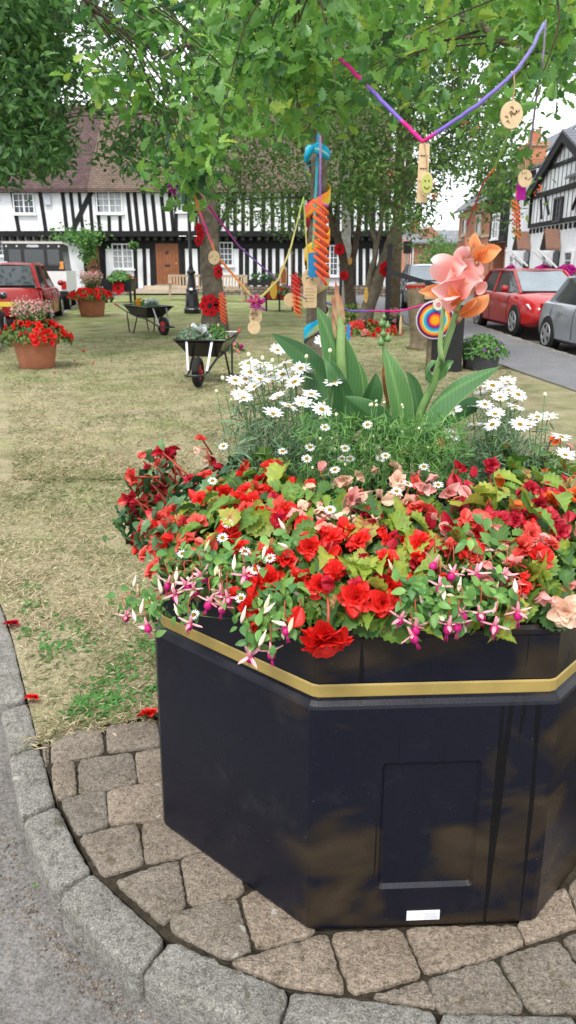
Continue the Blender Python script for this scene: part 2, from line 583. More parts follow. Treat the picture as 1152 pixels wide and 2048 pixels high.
BLOCKS = [
 ([(102, 1466), (203, 1453), (209, 1507), (102, 1528)], .35), ([(213, 1453), (312, 1441), (325, 1491), (269, 1498), (215, 1504)], .4),
 ([(316, 1440), (406, 1425), (420, 1478), (327, 1490)], .4), ([(85, 1473), (99, 1470), (98, 1525), (89, 1530), (86, 1500)], .3),
 ([(103, 1529), (150, 1521), (155, 1588), (116, 1598), (106, 1575)], .45), ([(156, 1519), (266, 1504), (275, 1565), (212, 1577), (158, 1588)], .25),
 ([(270, 1503), (328, 1494), (420, 1482), (425, 1550), (331, 1559), (277, 1566)], .5), ([(122, 1605), (131, 1596), (211, 1581), (217, 1651), (153, 1669)], .2),
 ([(214, 1580), (334, 1561), (430, 1553), (434, 1630), (283, 1642), (219, 1651)], .55), ([(156, 1673), (275, 1645), (289, 1727), (207, 1751), (195, 1735)], .3),
 ([(283, 1645), (350, 1628), (437, 1690), (404, 1701), (360, 1713), (291, 1727)], .7), ([(228, 1763), (300, 1736), (357, 1719), (373, 1810), (341, 1834), (325, 1848)], .45),
 ([(361, 1719), (404, 1703), (476, 1700), (489, 1780), (470, 1792), (386, 1810), (376, 1800)], .7), ([(341, 1834), (349, 1824), (436, 1799), (473, 1797), (506, 1898), (454, 1919), (343, 1862)], .25),
 ([(482, 1795), (507, 1782), (600, 1770), (632, 1866), (510, 1899)], .75), ([(462, 1920), (640, 1870), (655, 1869), (693, 1988), (573, 1970), (480, 1936)], .65),
 ([(659, 1865), (803, 1857), (846, 1952), (702, 1990)], .8), ([(808, 1853), (1031, 1849), (1050, 1888), (987, 1912), (850, 1950)], .9),
 ([(1034, 1846), (1098, 1785), (1131, 1778), (1160, 1850), (1085, 1874), (1053, 1886)], .95), ([(742, 1993), (849, 1960), (874, 2015), (800, 2004)], .3),
 ([(852, 1957), (988, 1917), (1055, 2023), (879, 2026)], .25), ([(996, 1913), (1117, 1879), (1178, 1962), (1188, 2024), (1059, 2023)], .35),
 ([(1122, 1875), (1250, 1840), (1300, 1920), (1182, 1957)], .2), ([(1136, 1776), (1170, 1735), (1240, 1800), (1164, 1846)], .85),
 ([(1185, 1962), (1305, 1925), (1380, 2010), (1196, 2022)], .3), ([(1255, 1838), (1360, 1800), (1440, 1890), (1310, 1918)], .6),
 ([(1245, 1798), (1178, 1732), (1290, 1690), (1350, 1795)], .5),
]
mb = MB()
for poly, tn in BLOCKS:
    stone(mb, shrink([flat(*p)[:2] for p in poly], -.0035), .002 + random.uniform(-.002, .003), .05, .006, tn + random.uniform(-.2, .2), 2, .002, .001)
# more blocks under and round the back of the planter, out of the photo
for k, (r0, r1) in enumerate(((.78, .95), (.96, 1.13), (.62, .77))):
    n = int(2 * PI * (r0 + r1) / 2 / .2)
    for j in range(n):
        a0, a1 = 2 * PI * j / n + .02, 2 * PI * (j + 1) / n - .02
        am = math.degrees((a0 + a1) / 2)
        if not (-38 < am < 35): continue
        p = [(.289 + r * math.cos(a) * 1.0, 2.104 + r * math.sin(a)) for r, a in ((r0, a0), (r1, a0), (r1, a1), (r0, a1))]
        stone(mb, p, .0, .05, .012, random.uniform(.3, .8))
structure('paving', mb, M['block'], smooth=True)
# sandy bed under the blocks
M['bed'] = mat('paving_bed', (.022, .019, .015), .5, 40, .95, .1, bump=.01, bscale=120, col2=(.07, .058, .04))
BED = [flat(77, 1487)[:2], flat(116, 1600)[:2], flat(186, 1742)[:2], flat(334, 1875)[:2], flat(580, 1980)[:2], flat(876, 2023)[:2], flat(1152, 2031)[:2], [1.9, 1.35], [3.4, 1.2], [4.3, 1.2], [4.3, 1.5], [2.55, 1.55], [2.0, 2.15], [1.5, 2.6], [.9, 2.8], [.2, 2.75], flat(320, 1400)[:2]]
structure('paving_bed', MB().prism(BED[::-1], -.07, -.008), M['bed'])

KERB = [
 ([(0, 1206), (30, 1300), (54, 1402), (-3, 1411), (-52, 1285), (-70, 1215)], .5), ([(56, 1407), (77, 1486), (18, 1508), (0, 1425)], .6),
 ([(78, 1494), (90, 1530), (105, 1590), (112, 1605), (41, 1634), (30, 1578), (18, 1514)], .55), ([(116, 1612), (150, 1690), (183, 1741), (121, 1776), (100, 1772), (70, 1700), (45, 1643)], .6),
 ([(187, 1746), (250, 1808), (333, 1876), (277, 1952), (200, 1885), (122, 1806), (121, 1790)], .5), ([(343, 1880), (450, 1930), (578, 1982), (548, 2075), (420, 2020), (292, 1958), (286, 1948)], .55),
 ([(582, 1984), (640, 1988), (760, 2005), (873, 2022), (868, 2130), (700, 2108), (556, 2080)], .35), ([(880, 2026), (1000, 2030), (1151, 2033), (1156, 2140), (1000, 2140), (874, 2134)], .4),
 ([(1158, 2033), (1300, 2026), (1460, 2005), (1500, 2110), (1320, 2135), (1162, 2140)], .5),
]
mb = MB()
for poly, tn in KERB:
    stone(mb, shrink([flat(*p)[:2] for p in poly], -.003), .004, .11, .010, tn + random.uniform(-.1, .1), 2, .002, .004)
# straight kerb running on to the far end of the green
for i in range(60):
    y0 = 3.36 + i * .56
    if y0 > 36: break
    y1 = y0 + .55
    q = []
    for y, o in ((y0, -.005), (y1, -.005), (y1, -.135), (y0, -.135)):
        q.append((lx(y) + o, y))
    stone(mb, q[::-1], float(gz(y0 + .3)) + .01, .12, .015, random.uniform(.4, .75), 1)
for i in range(60):
    y0 = 1.5 + i * .6
    if y0 > 35: break
    y1 = y0 + .59
    stone(mb, [(r2(y0) - .138, y0), (r2(y0), y0), (r2(y1), y1), (r2(y1) - .138, y1)], float(gz(y0 + .3)) + .012, .12, .015, random.uniform(.3, .7), 1)
structure('kerb', mb, M['kerb'], smooth=True)

# grit and dead bits swept against the kerb
mb = MB()
tv = np.array([[-1, -.7, 0], [1, -.8, 0], [.8, .9, 0], [-.9, .6, 0], [0, 0, .9]]); tf = [(0, 1, 4), (1, 2, 4), (2, 3, 4), (3, 0, 4)]
kp = np.array([flat(*p, -.08)[:2] for p in [(20, 1640), (60, 1760), (118, 1860), (190, 1930), (280, 2010), (420, 2090)]])
kk = spline(kp, 200)
n = 620
P = kk[rng.integers(0, 200, n)] + np.c_[-np.abs(rng.normal(0, .035, n)), -np.abs(rng.normal(0, .03, n))]
sc = rng.uniform(.0012, .0045, n) ; d = rdir(n); d[:, 2] *= .2
mb.inst(tv, tf, frames(np.tile([0, 0, 1.], (n, 1)) + rdir(n) * .3, d) * sc[:, None, None], np.c_[P, np.full(n, -.079)], rng.random(n))
structure('gravel', mb, tmat('gravel', [(0, (.06, .05, .045)), (.5, (.16, .14, .12)), (.8, (.17, .12, .08)), (1, (.28, .26, .22))], .9, .2, 0), kind='stuff')

# mown dry grass blades on the near part of the lawn
bv = np.array([[-.5, 0, 0], [.5, 0, 0], [.32, .55, .12], [0, 1, .05], [-.32, .55, .12]]); bf = [(0, 1, 2, 3, 4)]


def on_lawn(x, y):
    ok = (x > np.interp(y, KLs[:, 1], KLs[:, 0]) + .02) & (x < np.interp(y, KRs[:, 1], KRs[:, 0]))
    fy = np.interp(x, FEs[:, 0], FEs[:, 1])
    return ok & (y > fy + .01)


mb = MB()
for (y0, y1, n, s0, s1) in ((2.1, 3.4, 40000, .018, .055), (3.4, 5.5, 42000, .02, .06), (5.5, 17, 56000, .03, .07)):
    y = y0 + (y1 - y0) * rng.random(n) ** (2.1 if y1 > 12 else 1.0); x = rng.uniform(-3.3, 2.6, n) * (1 if y1 < 12 else y / 9.0)
    k = on_lawn(x, y); x, y = x[k], y[k]; n = len(x)
    L = rng.uniform(s0, s1, n)
    d = rdir(n); d[:, 2] = np.abs(d[:, 2]) * .35 + .03
    g = np.sin(x * 1.7 + 1.0) * np.cos(y * 2.1 + x) + .6 * np.sin(y * 4.3 - x * 3.1)
    tint = np.clip(.40 + .16 * np.clip((y - 5) / 8, 0, 1) + .17 * g + rng.normal(0, .24, n), 0, .92)
    Mx = frames(np.tile([0, 0, 1.], (n, 1)) + rdir(n) * .6, d)
    Mx = Mx * np.stack([rng.uniform(.0022, .0042, n) * (1 + .10 * (y - 2)), L, L], 1)[:, None, :]
    mb.inst(bv, bf, Mx, np.c_[x, y, gz(y) + .001], tint)
# straw hanging over the edge of the blocks
n = 2600; u = rng.random(n); P = FEs[(u * 34).astype(int)] + rng.normal(0, .022, (n, 2)) + [0, .012]
d = rdir(n); d[:, 2] = np.abs(d[:, 2]) * .4; L = rng.uniform(.02, .055, n)
mb.inst(bv, bf, frames(np.tile([0, 0, 1.], (n, 1)) + rdir(n) * .5, d) * np.stack([np.full(n, .003), L, L], 1)[:, None, :], np.c_[P, np.full(n, .003)], np.clip(rng.normal(.35, .25, n), 0, .9))
# low rosettes of green weeds
for (px, py, r, n) in ((140, 1285, .10, 260), (120, 1300, .07, 150), (185, 1405, .07, 200), (225, 1408, .09, 260), (165, 1418, .05, 120), (60, 1175, .05, 60), (295, 1290, .06, 90), (250, 1335, .06, 90), (310, 1375, .05, 90), (130, 1250, .05, 80), (215, 1365, .05, 80), (50, 1265, .04, 50), (60, 1215, .05, 60)):
    c = flat(px, py)
    P = np.c_[c[0] + rng.normal(0, r * .6, n), c[1] + rng.normal(0, r * .8, n), np.full(n, .004)]
    P = P[:int(n * .62)]; P = P[on_lawn(P[:, 0], P[:, 1])]; n = len(P)
    d = rdir(n); d[:, 2] = np.abs(d[:, 2]) * .8
    L = rng.uniform(.012, .035, n)
    Mx = frames(np.tile([0, -.2, 1.], (n, 1)) + rdir(n) * .5, d) * np.stack([L * .5, L, L], 1)[:, None, :]
    mb.inst(bv, bf, Mx, P, rng.uniform(.86, 1, n))
M['grass'] = tmat('grass_blade', [(0, (.66, .57, .40)), (.25, (.52, .44, .29)), (.45, (.36, .325, .19)), (.62, (.24, .255, .11)), (.8, (.11, .17, .045)), (.9, (.06, .16, .035)), (1, (.09, .24, .06))], .7, .2, .15)
structure('grass', mb, M['grass'], kind='stuff')
# ------------------------------------------------------------------ the octagonal planter
PC = np.array([.289, 2.104, 0.0]); PROT = R(2.75)
EIGHT = [PROT - PI / 2 + PI / 8 + k * PI / 4 for k in range(8)]   # corner k; front face is between corner 7 and corner 0


def octo(r, z, rnd=0.0):
    """corner ring (two verts per corner when rounded)"""
    P = []
    for k in range(8):
        a = EIGHT[k]
        if rnd:
            c = np.array([math.cos(a), math.sin(a)]) * r
            for s in (-1, 1):
                b = EIGHT[(k + s) % 8]; e = np.array([math.cos(b), math.sin(b)]) * r
                P.append([*(c + (e - c) / np.linalg.norm(e - c) * rnd), z])
        else:
            P.append([math.cos(a) * r, math.sin(a) * r, z])
    return np.array(P)


def octo_loft(mb, prof, m=0, skip_front=False, rnd=.008):
    rings = [octo(r, z, rnd) for r, z in prof]; n = len(rings[0])
    f = []
    for i in range(len(rings) - 1):
        for j in range(n):
            if skip_front == i and skip_front is not False and j == n - 1: continue
            f.append((i * n + j, i * n + (j + 1) % n, (i + 1) * n + (j + 1) % n, (i + 1) * n + j))
    mb.add(np.concatenate(rings), f, m)
    return rings


t = NT('planter_plastic')
mp = t.n('ShaderNodeMapping'); mp.inputs['Scale'].default_value = (1.3, 1.3, 2.2); mp.inputs['Location'].default_value = (.35, .2, .13); t.l(t.coord(), mp.inputs[0])
st = t.noise(2.6, 2.5, .5, mp.outputs[0], .9)
mp2 = t.n('ShaderNodeMapping'); mp2.inputs['Scale'].default_value = (38, 38, .9); t.l(t.coord(), mp2.inputs[0])
dr = t.noise(1.0, 2, .5, mp2.outputs[0], .25)
c = t.ramp(st, [(.49, (.005, .006, .013)), (.58, (.022, .016, .011)), (.68, (.036, .026, .017))])
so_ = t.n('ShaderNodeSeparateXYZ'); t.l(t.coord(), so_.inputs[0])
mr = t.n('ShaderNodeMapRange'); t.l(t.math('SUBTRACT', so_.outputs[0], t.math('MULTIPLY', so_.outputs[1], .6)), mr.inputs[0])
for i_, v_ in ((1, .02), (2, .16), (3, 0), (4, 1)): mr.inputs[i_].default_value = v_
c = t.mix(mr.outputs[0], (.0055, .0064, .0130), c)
c = t.mix(t.ramp(t.noise(9, 5, .7), [(.56, (0, 0, 0)), (.75, (.3,) * 3)]), c, (.035, .034, .036))
c = t.mix(t.math('MULTIPLY', mr.outputs[0], t.ramp(dr, [(.662, (0, 0, 0)), (.675, (.9,) * 3)])), c, (.002, .002, .003))
c = t.mix(t.ramp(t.noise(170, 2, .5), [(.74, (0, 0, 0)), (.77, (.3,) * 3)]), c, (.2, .2, .2))
rg = t.ramp(t.noise(5, 5), [(.3, (.22,) * 3), (.7, (.36,) * 3)])
M['planter'] = t.bsdf(c, rg, .30, 0, t.bump(t.noise(420, 2), .0004))
M['gold'] = mat('gold_paint', (.35, .255, .075), .12, 9, .4, .4)
planter = thing('octagonal_planter', 'large glossy black octagonal planter with gold band overflowing with bedding flowers', 'planter', PC)
mb = MB()
rings = octo_loft(mb, [(.60, .012), (.697, .001), (.706, .007), (.708, .016), (.7025, .596), (.700, .603), (.690, .612), (.680, .617)], 0, 3)
# front face with its moulded, sunken panel
a0, a1, b0, b1 = rings[3][-1], rings[3][0], rings[4][-1], rings[4][0]
fp = lambda u, v: (a0 * (1 - u) + a1 * u) * (1 - v) + (b0 * (1 - u) + b1 * u) * v
nin = -np.array([math.cos(PROT - PI / 2), math.sin(PROT - PI / 2), 0])


def rrect(u0, u1, v0, v1, r, n=5):
    P = []
    for (cu, cv, s) in ((u1 - r, v0 + r, -90), (u1 - r, v1 - r, 0), (u0 + r, v1 - r, 90), (u0 + r, v0 + r, 180)):
        for k in range(n):
            a = R(s + 90 * k / (n - 1)); P.append((cu + r * math.cos(a), cv + r * math.sin(a)))
    return P


ring_o = rrect(.285, .715, .175, .765, .02); ring_m = rrect(.300, .700, .19, .75, .012)
V = [fp(*p) for p in ring_o] + [fp(*p) + nin * .009 for p in ring_m] + [fp(0, 0), fp(1, 0), fp(1, 1), fp(0, 1)]
n = len(ring_o); q = n // 4; f = []
for j in range(n): f.append((j, (j + 1) % n, n + (j + 1) % n, n + j))
f.append(tuple(range(n, 2 * n)))
B = 2 * n
crn = [list(range(0, q)), list(range(q, 2 * q)), list(range(2 * q, 3 * q)), list(range(3 * q, n))]   # br, tr, tl, bl
f.append((B + 0, B + 1) + tuple([crn[0][0]]) + tuple([crn[3][-1]]))
f.append((B + 1, B + 2) + tuple([crn[1][0]]) + tuple(crn[0][::-1]))
f.append((B + 2, B + 3) + tuple([crn[2][0]]) + tuple(crn[1][::-1]))
f.append((B + 3, B + 0) + tuple(crn[3][::-1]) + tuple(crn[2][::-1]))
mb.add(np.array(V), f)
part('body', mb, M['planter'], planter)
mb = MB(); octo_loft(mb, [(.681, .614), (.684, .618), (.684, .643), (.681, .647)])
part('gold_band', mb, M['gold'], planter)
mb = MB(); octo_loft(mb, [(.676, .645), (.682, .650), (.680, .752), (.684, .757), (.684, .768), (.677, .776), (.64, .778), (.615, .774), (.605, .70)])
part('rim', mb, M['planter'], planter)
mb = MB().slab([fp(.424, .016) - nin * .0022, fp(.574, .016) - nin * .0022, fp(.574, .062) - nin * .0022, fp(.424, .062) - nin * .0022], nin * .0017)
lab = part('label', mb, mat('label_white', (.72, .73, .75), .05, 30, .5), planter)
mb = MB()
for k in range(4):
    v = .024 + k * .0085
    mb.slab([fp(.505, v) - nin * .0029, fp(.566 - .004 * k, v) - nin * .0029, fp(.566 - .004 * k, v + .002) - nin * .0029, fp(.505, v + .002) - nin * .0029], nin * .0006)
part('print_line', mb, mat('print', (.35, .37, .42), .1, 10, .6), lab)
mb = MB(); octo_loft(mb, [(.61, .69), (.3, .72), (.02, .735)], rnd=.004)
part('soil', mb, M['soil'], planter)

# ------------------------------------------------------------------ plants of the planter
def zs(r):
    r = np.asarray(r, float)
    return np.where(r < .66, .845 + .175 * (1 - (r / .66) ** 2), .845 - (r - .66) * 1.15 - ((r - .66) * 3.2) ** 2 * .6)


def onmass(px, py, lift=0.0):
    d = ray(px, py); o = np.array([0, 0, CAMZ])
    best = None
    for t in np.linspace(.9, 2.8, 700):
        p = o + d * t / 1.0
        r = math.hypot(p[0] - PC[0], p[1] - PC[1])
        if r < .86 and p[2] <= float(zs(r)) + lift:
            best = p; break
    if best is None:
        ts = np.linspace(.9, 2.8, 700); pp = o + d * ts[:, None]
        rr = np.hypot(pp[:, 0] - PC[0], pp[:, 1] - PC[1])
        sc = np.abs(pp[:, 2] - zs(rr) - lift) + 3 * np.maximum(rr - .84, 0)
        best = pp[np.argmin(sc)]
    return best


def mass_normal(p):
    e = .02
    d = p[:2] - PC[:2]; r = np.linalg.norm(d) + 1e-6; u = d / r
    s = float(zs(r + e) - zs(max(r - e, 0))) / (2 * e)
    n = np.array([-s * u[0], -s * u[1], 1.0])
    return n / np.linalg.norm(n)


# --- leaf and petal shapes
def leaf_tmpl(out, fold=.12, droop=.15):
    """out: half outline (x>=0) points (x,y) from base to tip; two halves folded along the midrib"""
    L = [(-x, y) for x, y in out]; n = len(out)
    mid = [(0, y) for _, y in out]
    def z(x, y): return abs(x) * fold * 2 - droop * y * y
    V = [(x, y, z(x, y)) for x, y in out] + [(x, y, z(x, y)) for x, y in L] + [(0, y, z(0, y)) for _, y in out]
    f = []
    for i in range(n - 1):
        f.append((2 * n + i, i, i + 1, 2 * n + i + 1)); f.append((n + i, 2 * n + i, 2 * n + i + 1, n + i + 1))
    return np.array(V), f


BEG_LEAF = leaf_tmpl([(.0, 0), (.26, -.03), (.29, .08), (.40, .13), (.33, .24), (.43, .33), (.32, .41), (.38, .53), (.24, .60), (.26, .72), (.13, .79), (.11, .90), (0, 1.06)], .30, .38)
OVAL = leaf_tmpl([(0, 0), (.16, .15), (.25, .38), (.22, .62), (.11, .85), (0, 1)], .18, .25)
OAK = leaf_tmpl([(0, 0), (.07, .14), (.17, .24), (.10, .32), (.28, .46), (.17, .54), (.33, .68), (.21, .76), (.22, .9), (.1, .98), (0, 1)], .15, .2)
THIN = leaf_tmpl([(0, 0), (.05, .3), (.05, .7), (0, 1)], .1, .3)
SMALL = leaf_tmpl([(0, 0), (.22, .35), (.2, .7), (0, 1)], .15, .2)
BLADE4 = (np.array([[0, 0, 0], [.2, .45, .05], [0, 1, -.06], [-.2, .45, .05]]), [(0, 1, 2, 3)])


def petal_tmpl(w=.7, cup=.25, curl=-.2, ruf=.05, nx=5, ny=5):
    V = []
    for j in range(ny):
        v = j / (ny - 1)
        ww = w * (math.sin(PI * min(1, v * .80 + .08)) ** .7)
        for i in range(nx):
            u = -1 + 2 * i / (nx - 1)
            y = v * (1 - .12 * abs(u) ** 2 * v)
            V.append((u * ww / 2, y, cup * (u * u) * ww + curl * v * v + ruf * math.sin(i * 2.4 + j * 1.9) * v))
    f = [(j * nx + i, j * nx + i + 1, (j + 1) * nx + i + 1, (j + 1) * nx + i) for j in range(ny - 1) for i in range(nx - 1)]
    return np.array(V), f


def ring_frames(n, elev, phase=0.0, jit=.08):
    """frames of n petals around +Z, rising by elev"""
    A = np.arange(n) * 2 * PI / n + phase + rng.normal(0, jit, n)
    e = elev + rng.normal(0, jit, n)
    y = np.stack([np.cos(A) * np.cos(e), np.sin(A) * np.cos(e), np.sin(e)], 1)
    z = np.stack([-np.cos(A) * np.sin(e), -np.sin(A) * np.sin(e), np.cos(e)], 1)
    return frames(z, y)


def begonia_flower(open_=1.0):
    mb = MB(); pv, pf = petal_tmpl(.85, .3, -.18, .05)
    for n, e, L, b in ((6, .12, 1.0, .42), (6, .42, .86, .52), (5, .8, .64, .62), (4, 1.15, .42, .35)):
        Mx = ring_frames(n, e * open_ + (1 - open_) * 1.1, rng.random() * 6, .14) * (L * rng.uniform(.85, 1.12, n))[:, None, None]
        T = np.clip(b + rng.normal(0, .10, n), 0, 1)
        mb.inst(pv, pf, Mx, np.zeros((n, 3)) + [0, 0, .08 * (1 - L)], T)
    return mb


def single_flower():
    """hanging, few broad petals, half closed"""
    mb = MB(); pv, pf = petal_tmpl(.7, .45, -.10, .03)
    for n, e, L, b in ((2, .75, 1.0, .5), (3, 1.1, .85, .62)):
        Mx = ring_frames(n, e, rng.random() * 6, .2) * L
        mb.inst(pv, pf, Mx, np.zeros((n, 3)), np.clip(b + rng.normal(0, .12, n), 0, 1))
    return mb


def bud_flower():
    mb = MB(); pv, pf = petal_tmpl(.62, .7, .12, .0)
    n = 4
    mb.inst(pv, pf, ring_frames(n, 1.32, rng.random() * 6, .06), np.zeros((n, 3)), np.clip(.5 + rng.normal(0, .15, n), 0, 1))
    return mb


RED = tmat('petal_red', [(0, (.45, .006, .006)), (.45, (.74, .016, .012)), (1, (.86, .06, .04))], .45, .35, .25, .12)
CORAL = tmat('petal_coral', [(0, (.50, .02, .02)), (.5, (.76, .085, .065)), (1, (.84, .24, .18))], .45, .35, .25, .12)
CRIM = tmat('petal_crimson', [(0, (.22, .004, .012)), (.5, (.50, .012, .035)), (1, (.66, .06, .07))], .45, .35, .25, .12)
PALE = tmat('petal_pale', [(0, (.78, .36, .24)), (.5, (.86, .60, .44)), (1, (.88, .78, .66))], .5, .3, .3, .08)
PINK = tmat('petal_pink', [(0, (.72, .20, .20)), (.5, (.82, .36, .33)), (1, (.88, .62, .56))], .5, .3, .3, .08)
ORANGE = tmat('petal_orange', [(0, (.62, .05, .006)), (.5, (.82, .13, .02)), (1, (.85, .24, .06))], .45, .35, .25, .12)
PETAL = {'R': RED, 'K': CORAL, 'C': CRIM, 'P': PALE, 'N': PINK, 'O': ORANGE}
FMESH = {}
for key in PETAL:
    for kind, fn in (('f', begonia_flower), ('s', single_flower), ('b', bud_flower)):
        FMESH[key + kind] = [fn().mesh('flower', PETAL[key], True) for _ in range(4 if kind == 'f' else 3)]

LEAFG = tmat('begonia_leaf', [(0, (.03, .09, .024)), (.30, (.075, .18, .032)), (.58, (.15, .27, .038)), (.85, (.31, .38, .05)), (.93, (.40, .33, .06)), (1, (.33, .10, .035))], .42, .4, .3, .22, 45, .004, 70)
FUCHG = tmat('fuchsia_leaf', [(0, (.04, .13, .04)), (.5, (.10, .25, .055)), (1, (.20, .38, .085))], .42, .4, .3, .15)
DARKG = tmat('dark_leaf', [(0, (.022, .07, .03)), (.6, (.055, .145, .055)), (1, (.12, .24, .08))], .38, .45, .25, .15)
GREYG = tmat('marguerite_leaf', [(0, (.065, .13, .07)), (.5, (.14, .235, .13)), (1, (.23, .34, .19))], .6, .25, .2, .15)
REDSTEM = mat('red_stem', (.36, .06, .03), .3, 20, .5, .35)

# flowers read off the photo: (px, py, colour, kind, radius m)
FL = """320 905 Cs 28|300 930 Cs 26|284 965 Cb 30|274 1008 Cb 28|312 975 Cs 26|326 992 Cf 28|345 998 Ks 36|338 1028 Kf 36|395 1045 Kf 40|366 1042 Cb 34|345 1068 Kb 34|425 1085 Kb 40|290 1108 Kf 34|306 1140 Kf 42|268 1018 Cb 24
405 898 Ps 34|418 915 Ps 34|400 868 Rs 26|425 955 Rf 32|450 985 Rf 36|432 975 Rs 30|497 935 Rb 42|475 1000 Rf 40|505 1005 Rf 40|490 985 Rf 36|575 1022 Rf 40|620 970 Rf 26|586 965 Rb 40|545 995 Cb 38|545 1040 Rb 40|592 1052 Rs 42|560 1040 Cf 36|530 1110 Rf 36|572 1118 Rf 40
655 1060 Ps 34|690 955 Ps 42|700 975 Ps 46|640 1012 Ps 42|690 1020 Ps 42|720 985 Ns 40|700 995 Ns 40|690 1060 Rf 42|718 1082 Rf 46|665 1095 Cb 36|745 1030 Cf 38|815 1000 Ps 44|848 975 Ns 34|905 962 Cb 46|925 1005 Cb 40|935 1040 Ks 46|905 1052 Cs 40|865 1042 Cb 40|842 1088 Rf 44|902 1090 Cs 40
965 1085 Ns 40|1002 1088 Ns 36|1062 980 Cf 38|1075 1008 Cf 40|1102 998 Of 36|1050 1030 Cf 42|1095 1035 Cf 44|1030 1086 Rs 42|1125 1000 Of 34|1122 960 Cf 34|1140 900 Nf 34|1110 880 Of 32|1150 990 Of 38|1022 1160 Ns 40|1042 1168 Ns 36|1088 1182 Ns 38|1130 1222 Pf 56|640 1172 Rf 44|712 1195 Rf 56|764 1206 Rf 50|502 1216 Rf 46|505 1240 Rs 46|600 1230 Rb 46|1150 1060 Nf 36
460 1050 Rf 40|620 1095 Rf 42|770 1055 Rs 36|790 1090 Cb 36|1000 1040 Cf 38|980 1010 Cs 34|1120 1065 Cf 42|1080 1110 Rf 40|600 1160 Rf 42|550 1165 Rs 38|670 1140 Rf 40|460 1020 Rf 38|400 1000 Rf 36|380 960 Cf 34|350 940 Cf 32|520 960 Rf 34|640 1060 Rf 38|430 920 Cs 30|370 1090 Kf 40|1090 950 Of 30|1150 940 Of 34|860 1125 Rf 40|730 1130 Rf 42|1060 1060 Rf 40""".replace('\n', '|').split('|')
ANCH = [  # begonia plants: (px,py of centre, label)
 (300, 960, 'crimson begonia with dark leaves on the left shoulder of the black planter'),
 (350, 1080, 'coral flowered begonia at the left corner of the planter above the white fuchsia buds'),
 (500, 1010, 'bright red begonia with serrated leaves below the left clump of white daisies'),
 (560, 1150, 'red begonia spilling over the front left corner of the planter'),
 (690, 1000, 'cream and salmon begonia in the middle of the planter below the canna stems'),
 (720, 1130, 'scarlet begonia with yellow green leaves at the middle of the planter front'),
 (890, 1030, 'begonia with closed rosy buds in front of the right clump of white daisies'),
 (1070, 1010, 'crimson and orange begonia at the right side of the planter'),
 (1020, 1140, 'pink begonia with bronze veined leaves over the front right corner of the planter'),
]
apos = [onmass(a[0], a[1]) for a in ANCH]
bplants = []
for a, p in zip(ANCH, apos):
    b = p.copy(); b[2] = .72
    d = b[:2] - PC[:2]; r = np.linalg.norm(d)
    if r > .56: b[:2] = PC[:2] + d * .56 / r
    bplants.append(thing('begonia_plant', a[2], 'begonia', b, 0, 'begonias bedded in the black planter'))
stems = [MB() for _ in ANCH]


def near(p): return int(np.argmin([np.linalg.norm(p - q) for q in apos]))


def put(mesh, name, p, nrm, size, parent, spin=None):
    o = bpy.data.objects.new(name, mesh); COL.objects.link(o)
    z = Vector(nrm).normalized()
    q = z.to_track_quat('Z', 'Y')
    if spin is None: spin = random.uniform(0, 6.28)
    o.rotation_mode = 'QUATERNION'
    from mathutils import Quaternion
    o.rotation_quaternion = q @ Quaternion((0, 0, 1), spin)
    o.parent = parent
    o.location = Vector(p) - parent.location
    o.scale = (size,) * 3
    return o


def bstem(i, p, drop=.0):
    n_ = mass_normal(p); b = p - n_ * .09 + rng.normal(0, .02, 3)
    stems[i].tube(spline([b, p - n_ * .02 + rng.normal(0, .008, 3) + [0, 0, .01], p], 7), np.linspace(.0032, .002, 7), 5)


for s in FL:
    px, py, k, rad = s.split(); px, py, rad = float(px), float(py), float(rad) / 1000
    p = onmass(px, py, .018); i = near(p)
    nrm = mass_normal(p)
    if k[1] == 'f':
        nrm = nrm * .7 + np.array([0, -.45, -.10]) + rng.normal(0, .38, 3); sz = rad * .74
    elif k[1] == 's':
        nrm = np.array([nrm[0] * .5, nrm[1] * .5 - .3, -.35]) + rng.normal(0, .35, 3); sz = rad * 1.0
    else:
        nrm = np.array([nrm[0] * .5, nrm[1] * .3, -1]) + rng.normal(0, .25, 3); sz = rad * 1.0; p = p + [0, 0, sz * .4]
    put(random.choice(FMESH[k]), 'flower' if k[1] != 'b' else 'flower_bud', p, nrm, sz, bplants[i])
    bstem(i, p)
for q_ in range(245):
    px, py = (rng.uniform(285, 1150), rng.uniform(930, 1180)) if q_ < 190 else (rng.uniform(258, 350), rng.uniform(900, 1095))
    if py > 1130 and px < 480: continue
    p = onmass(px, py, .022); i = near(p)
    ck = random.choice(('CCK', 'KKR', 'RRK', 'RRR', 'PNP', 'RRC', 'CKN', 'COC', 'NRK')[i])
    kd = random.choice('ssbbf')
    nrm = mass_normal(p) * (1 if kd == 'f' else .5) + np.array([0, -.3, -.5 if kd != 'f' else 0]) + rng.normal(0, .5, 3)
    put(random.choice(FMESH[ck + kd]), 'flower' if kd != 'b' else 'flower_bud', p, nrm, rng.uniform(.022, .036), bplants[i])
    if rng.random() < .5: bstem(i, p)
# the big bloom hanging over the rim
hang = at(651, 1293, 1.385)
hi = near(onmass(640, 1200))
put(FMESH['Rf'][0], 'flower', hang + [0, 0, .02], (.1, -.75, -.65), .062, bplants[hi])
put(FMESH['Rf'][1], 'flower', hang + [.004, .005, .026], (-.3, -.5, -.8), .055, bplants[hi])
stems[hi].tube(spline([onmass(655, 1190), at(657, 1225, 1.395), at(655, 1275, 1.388)], 8), .0026, 6)
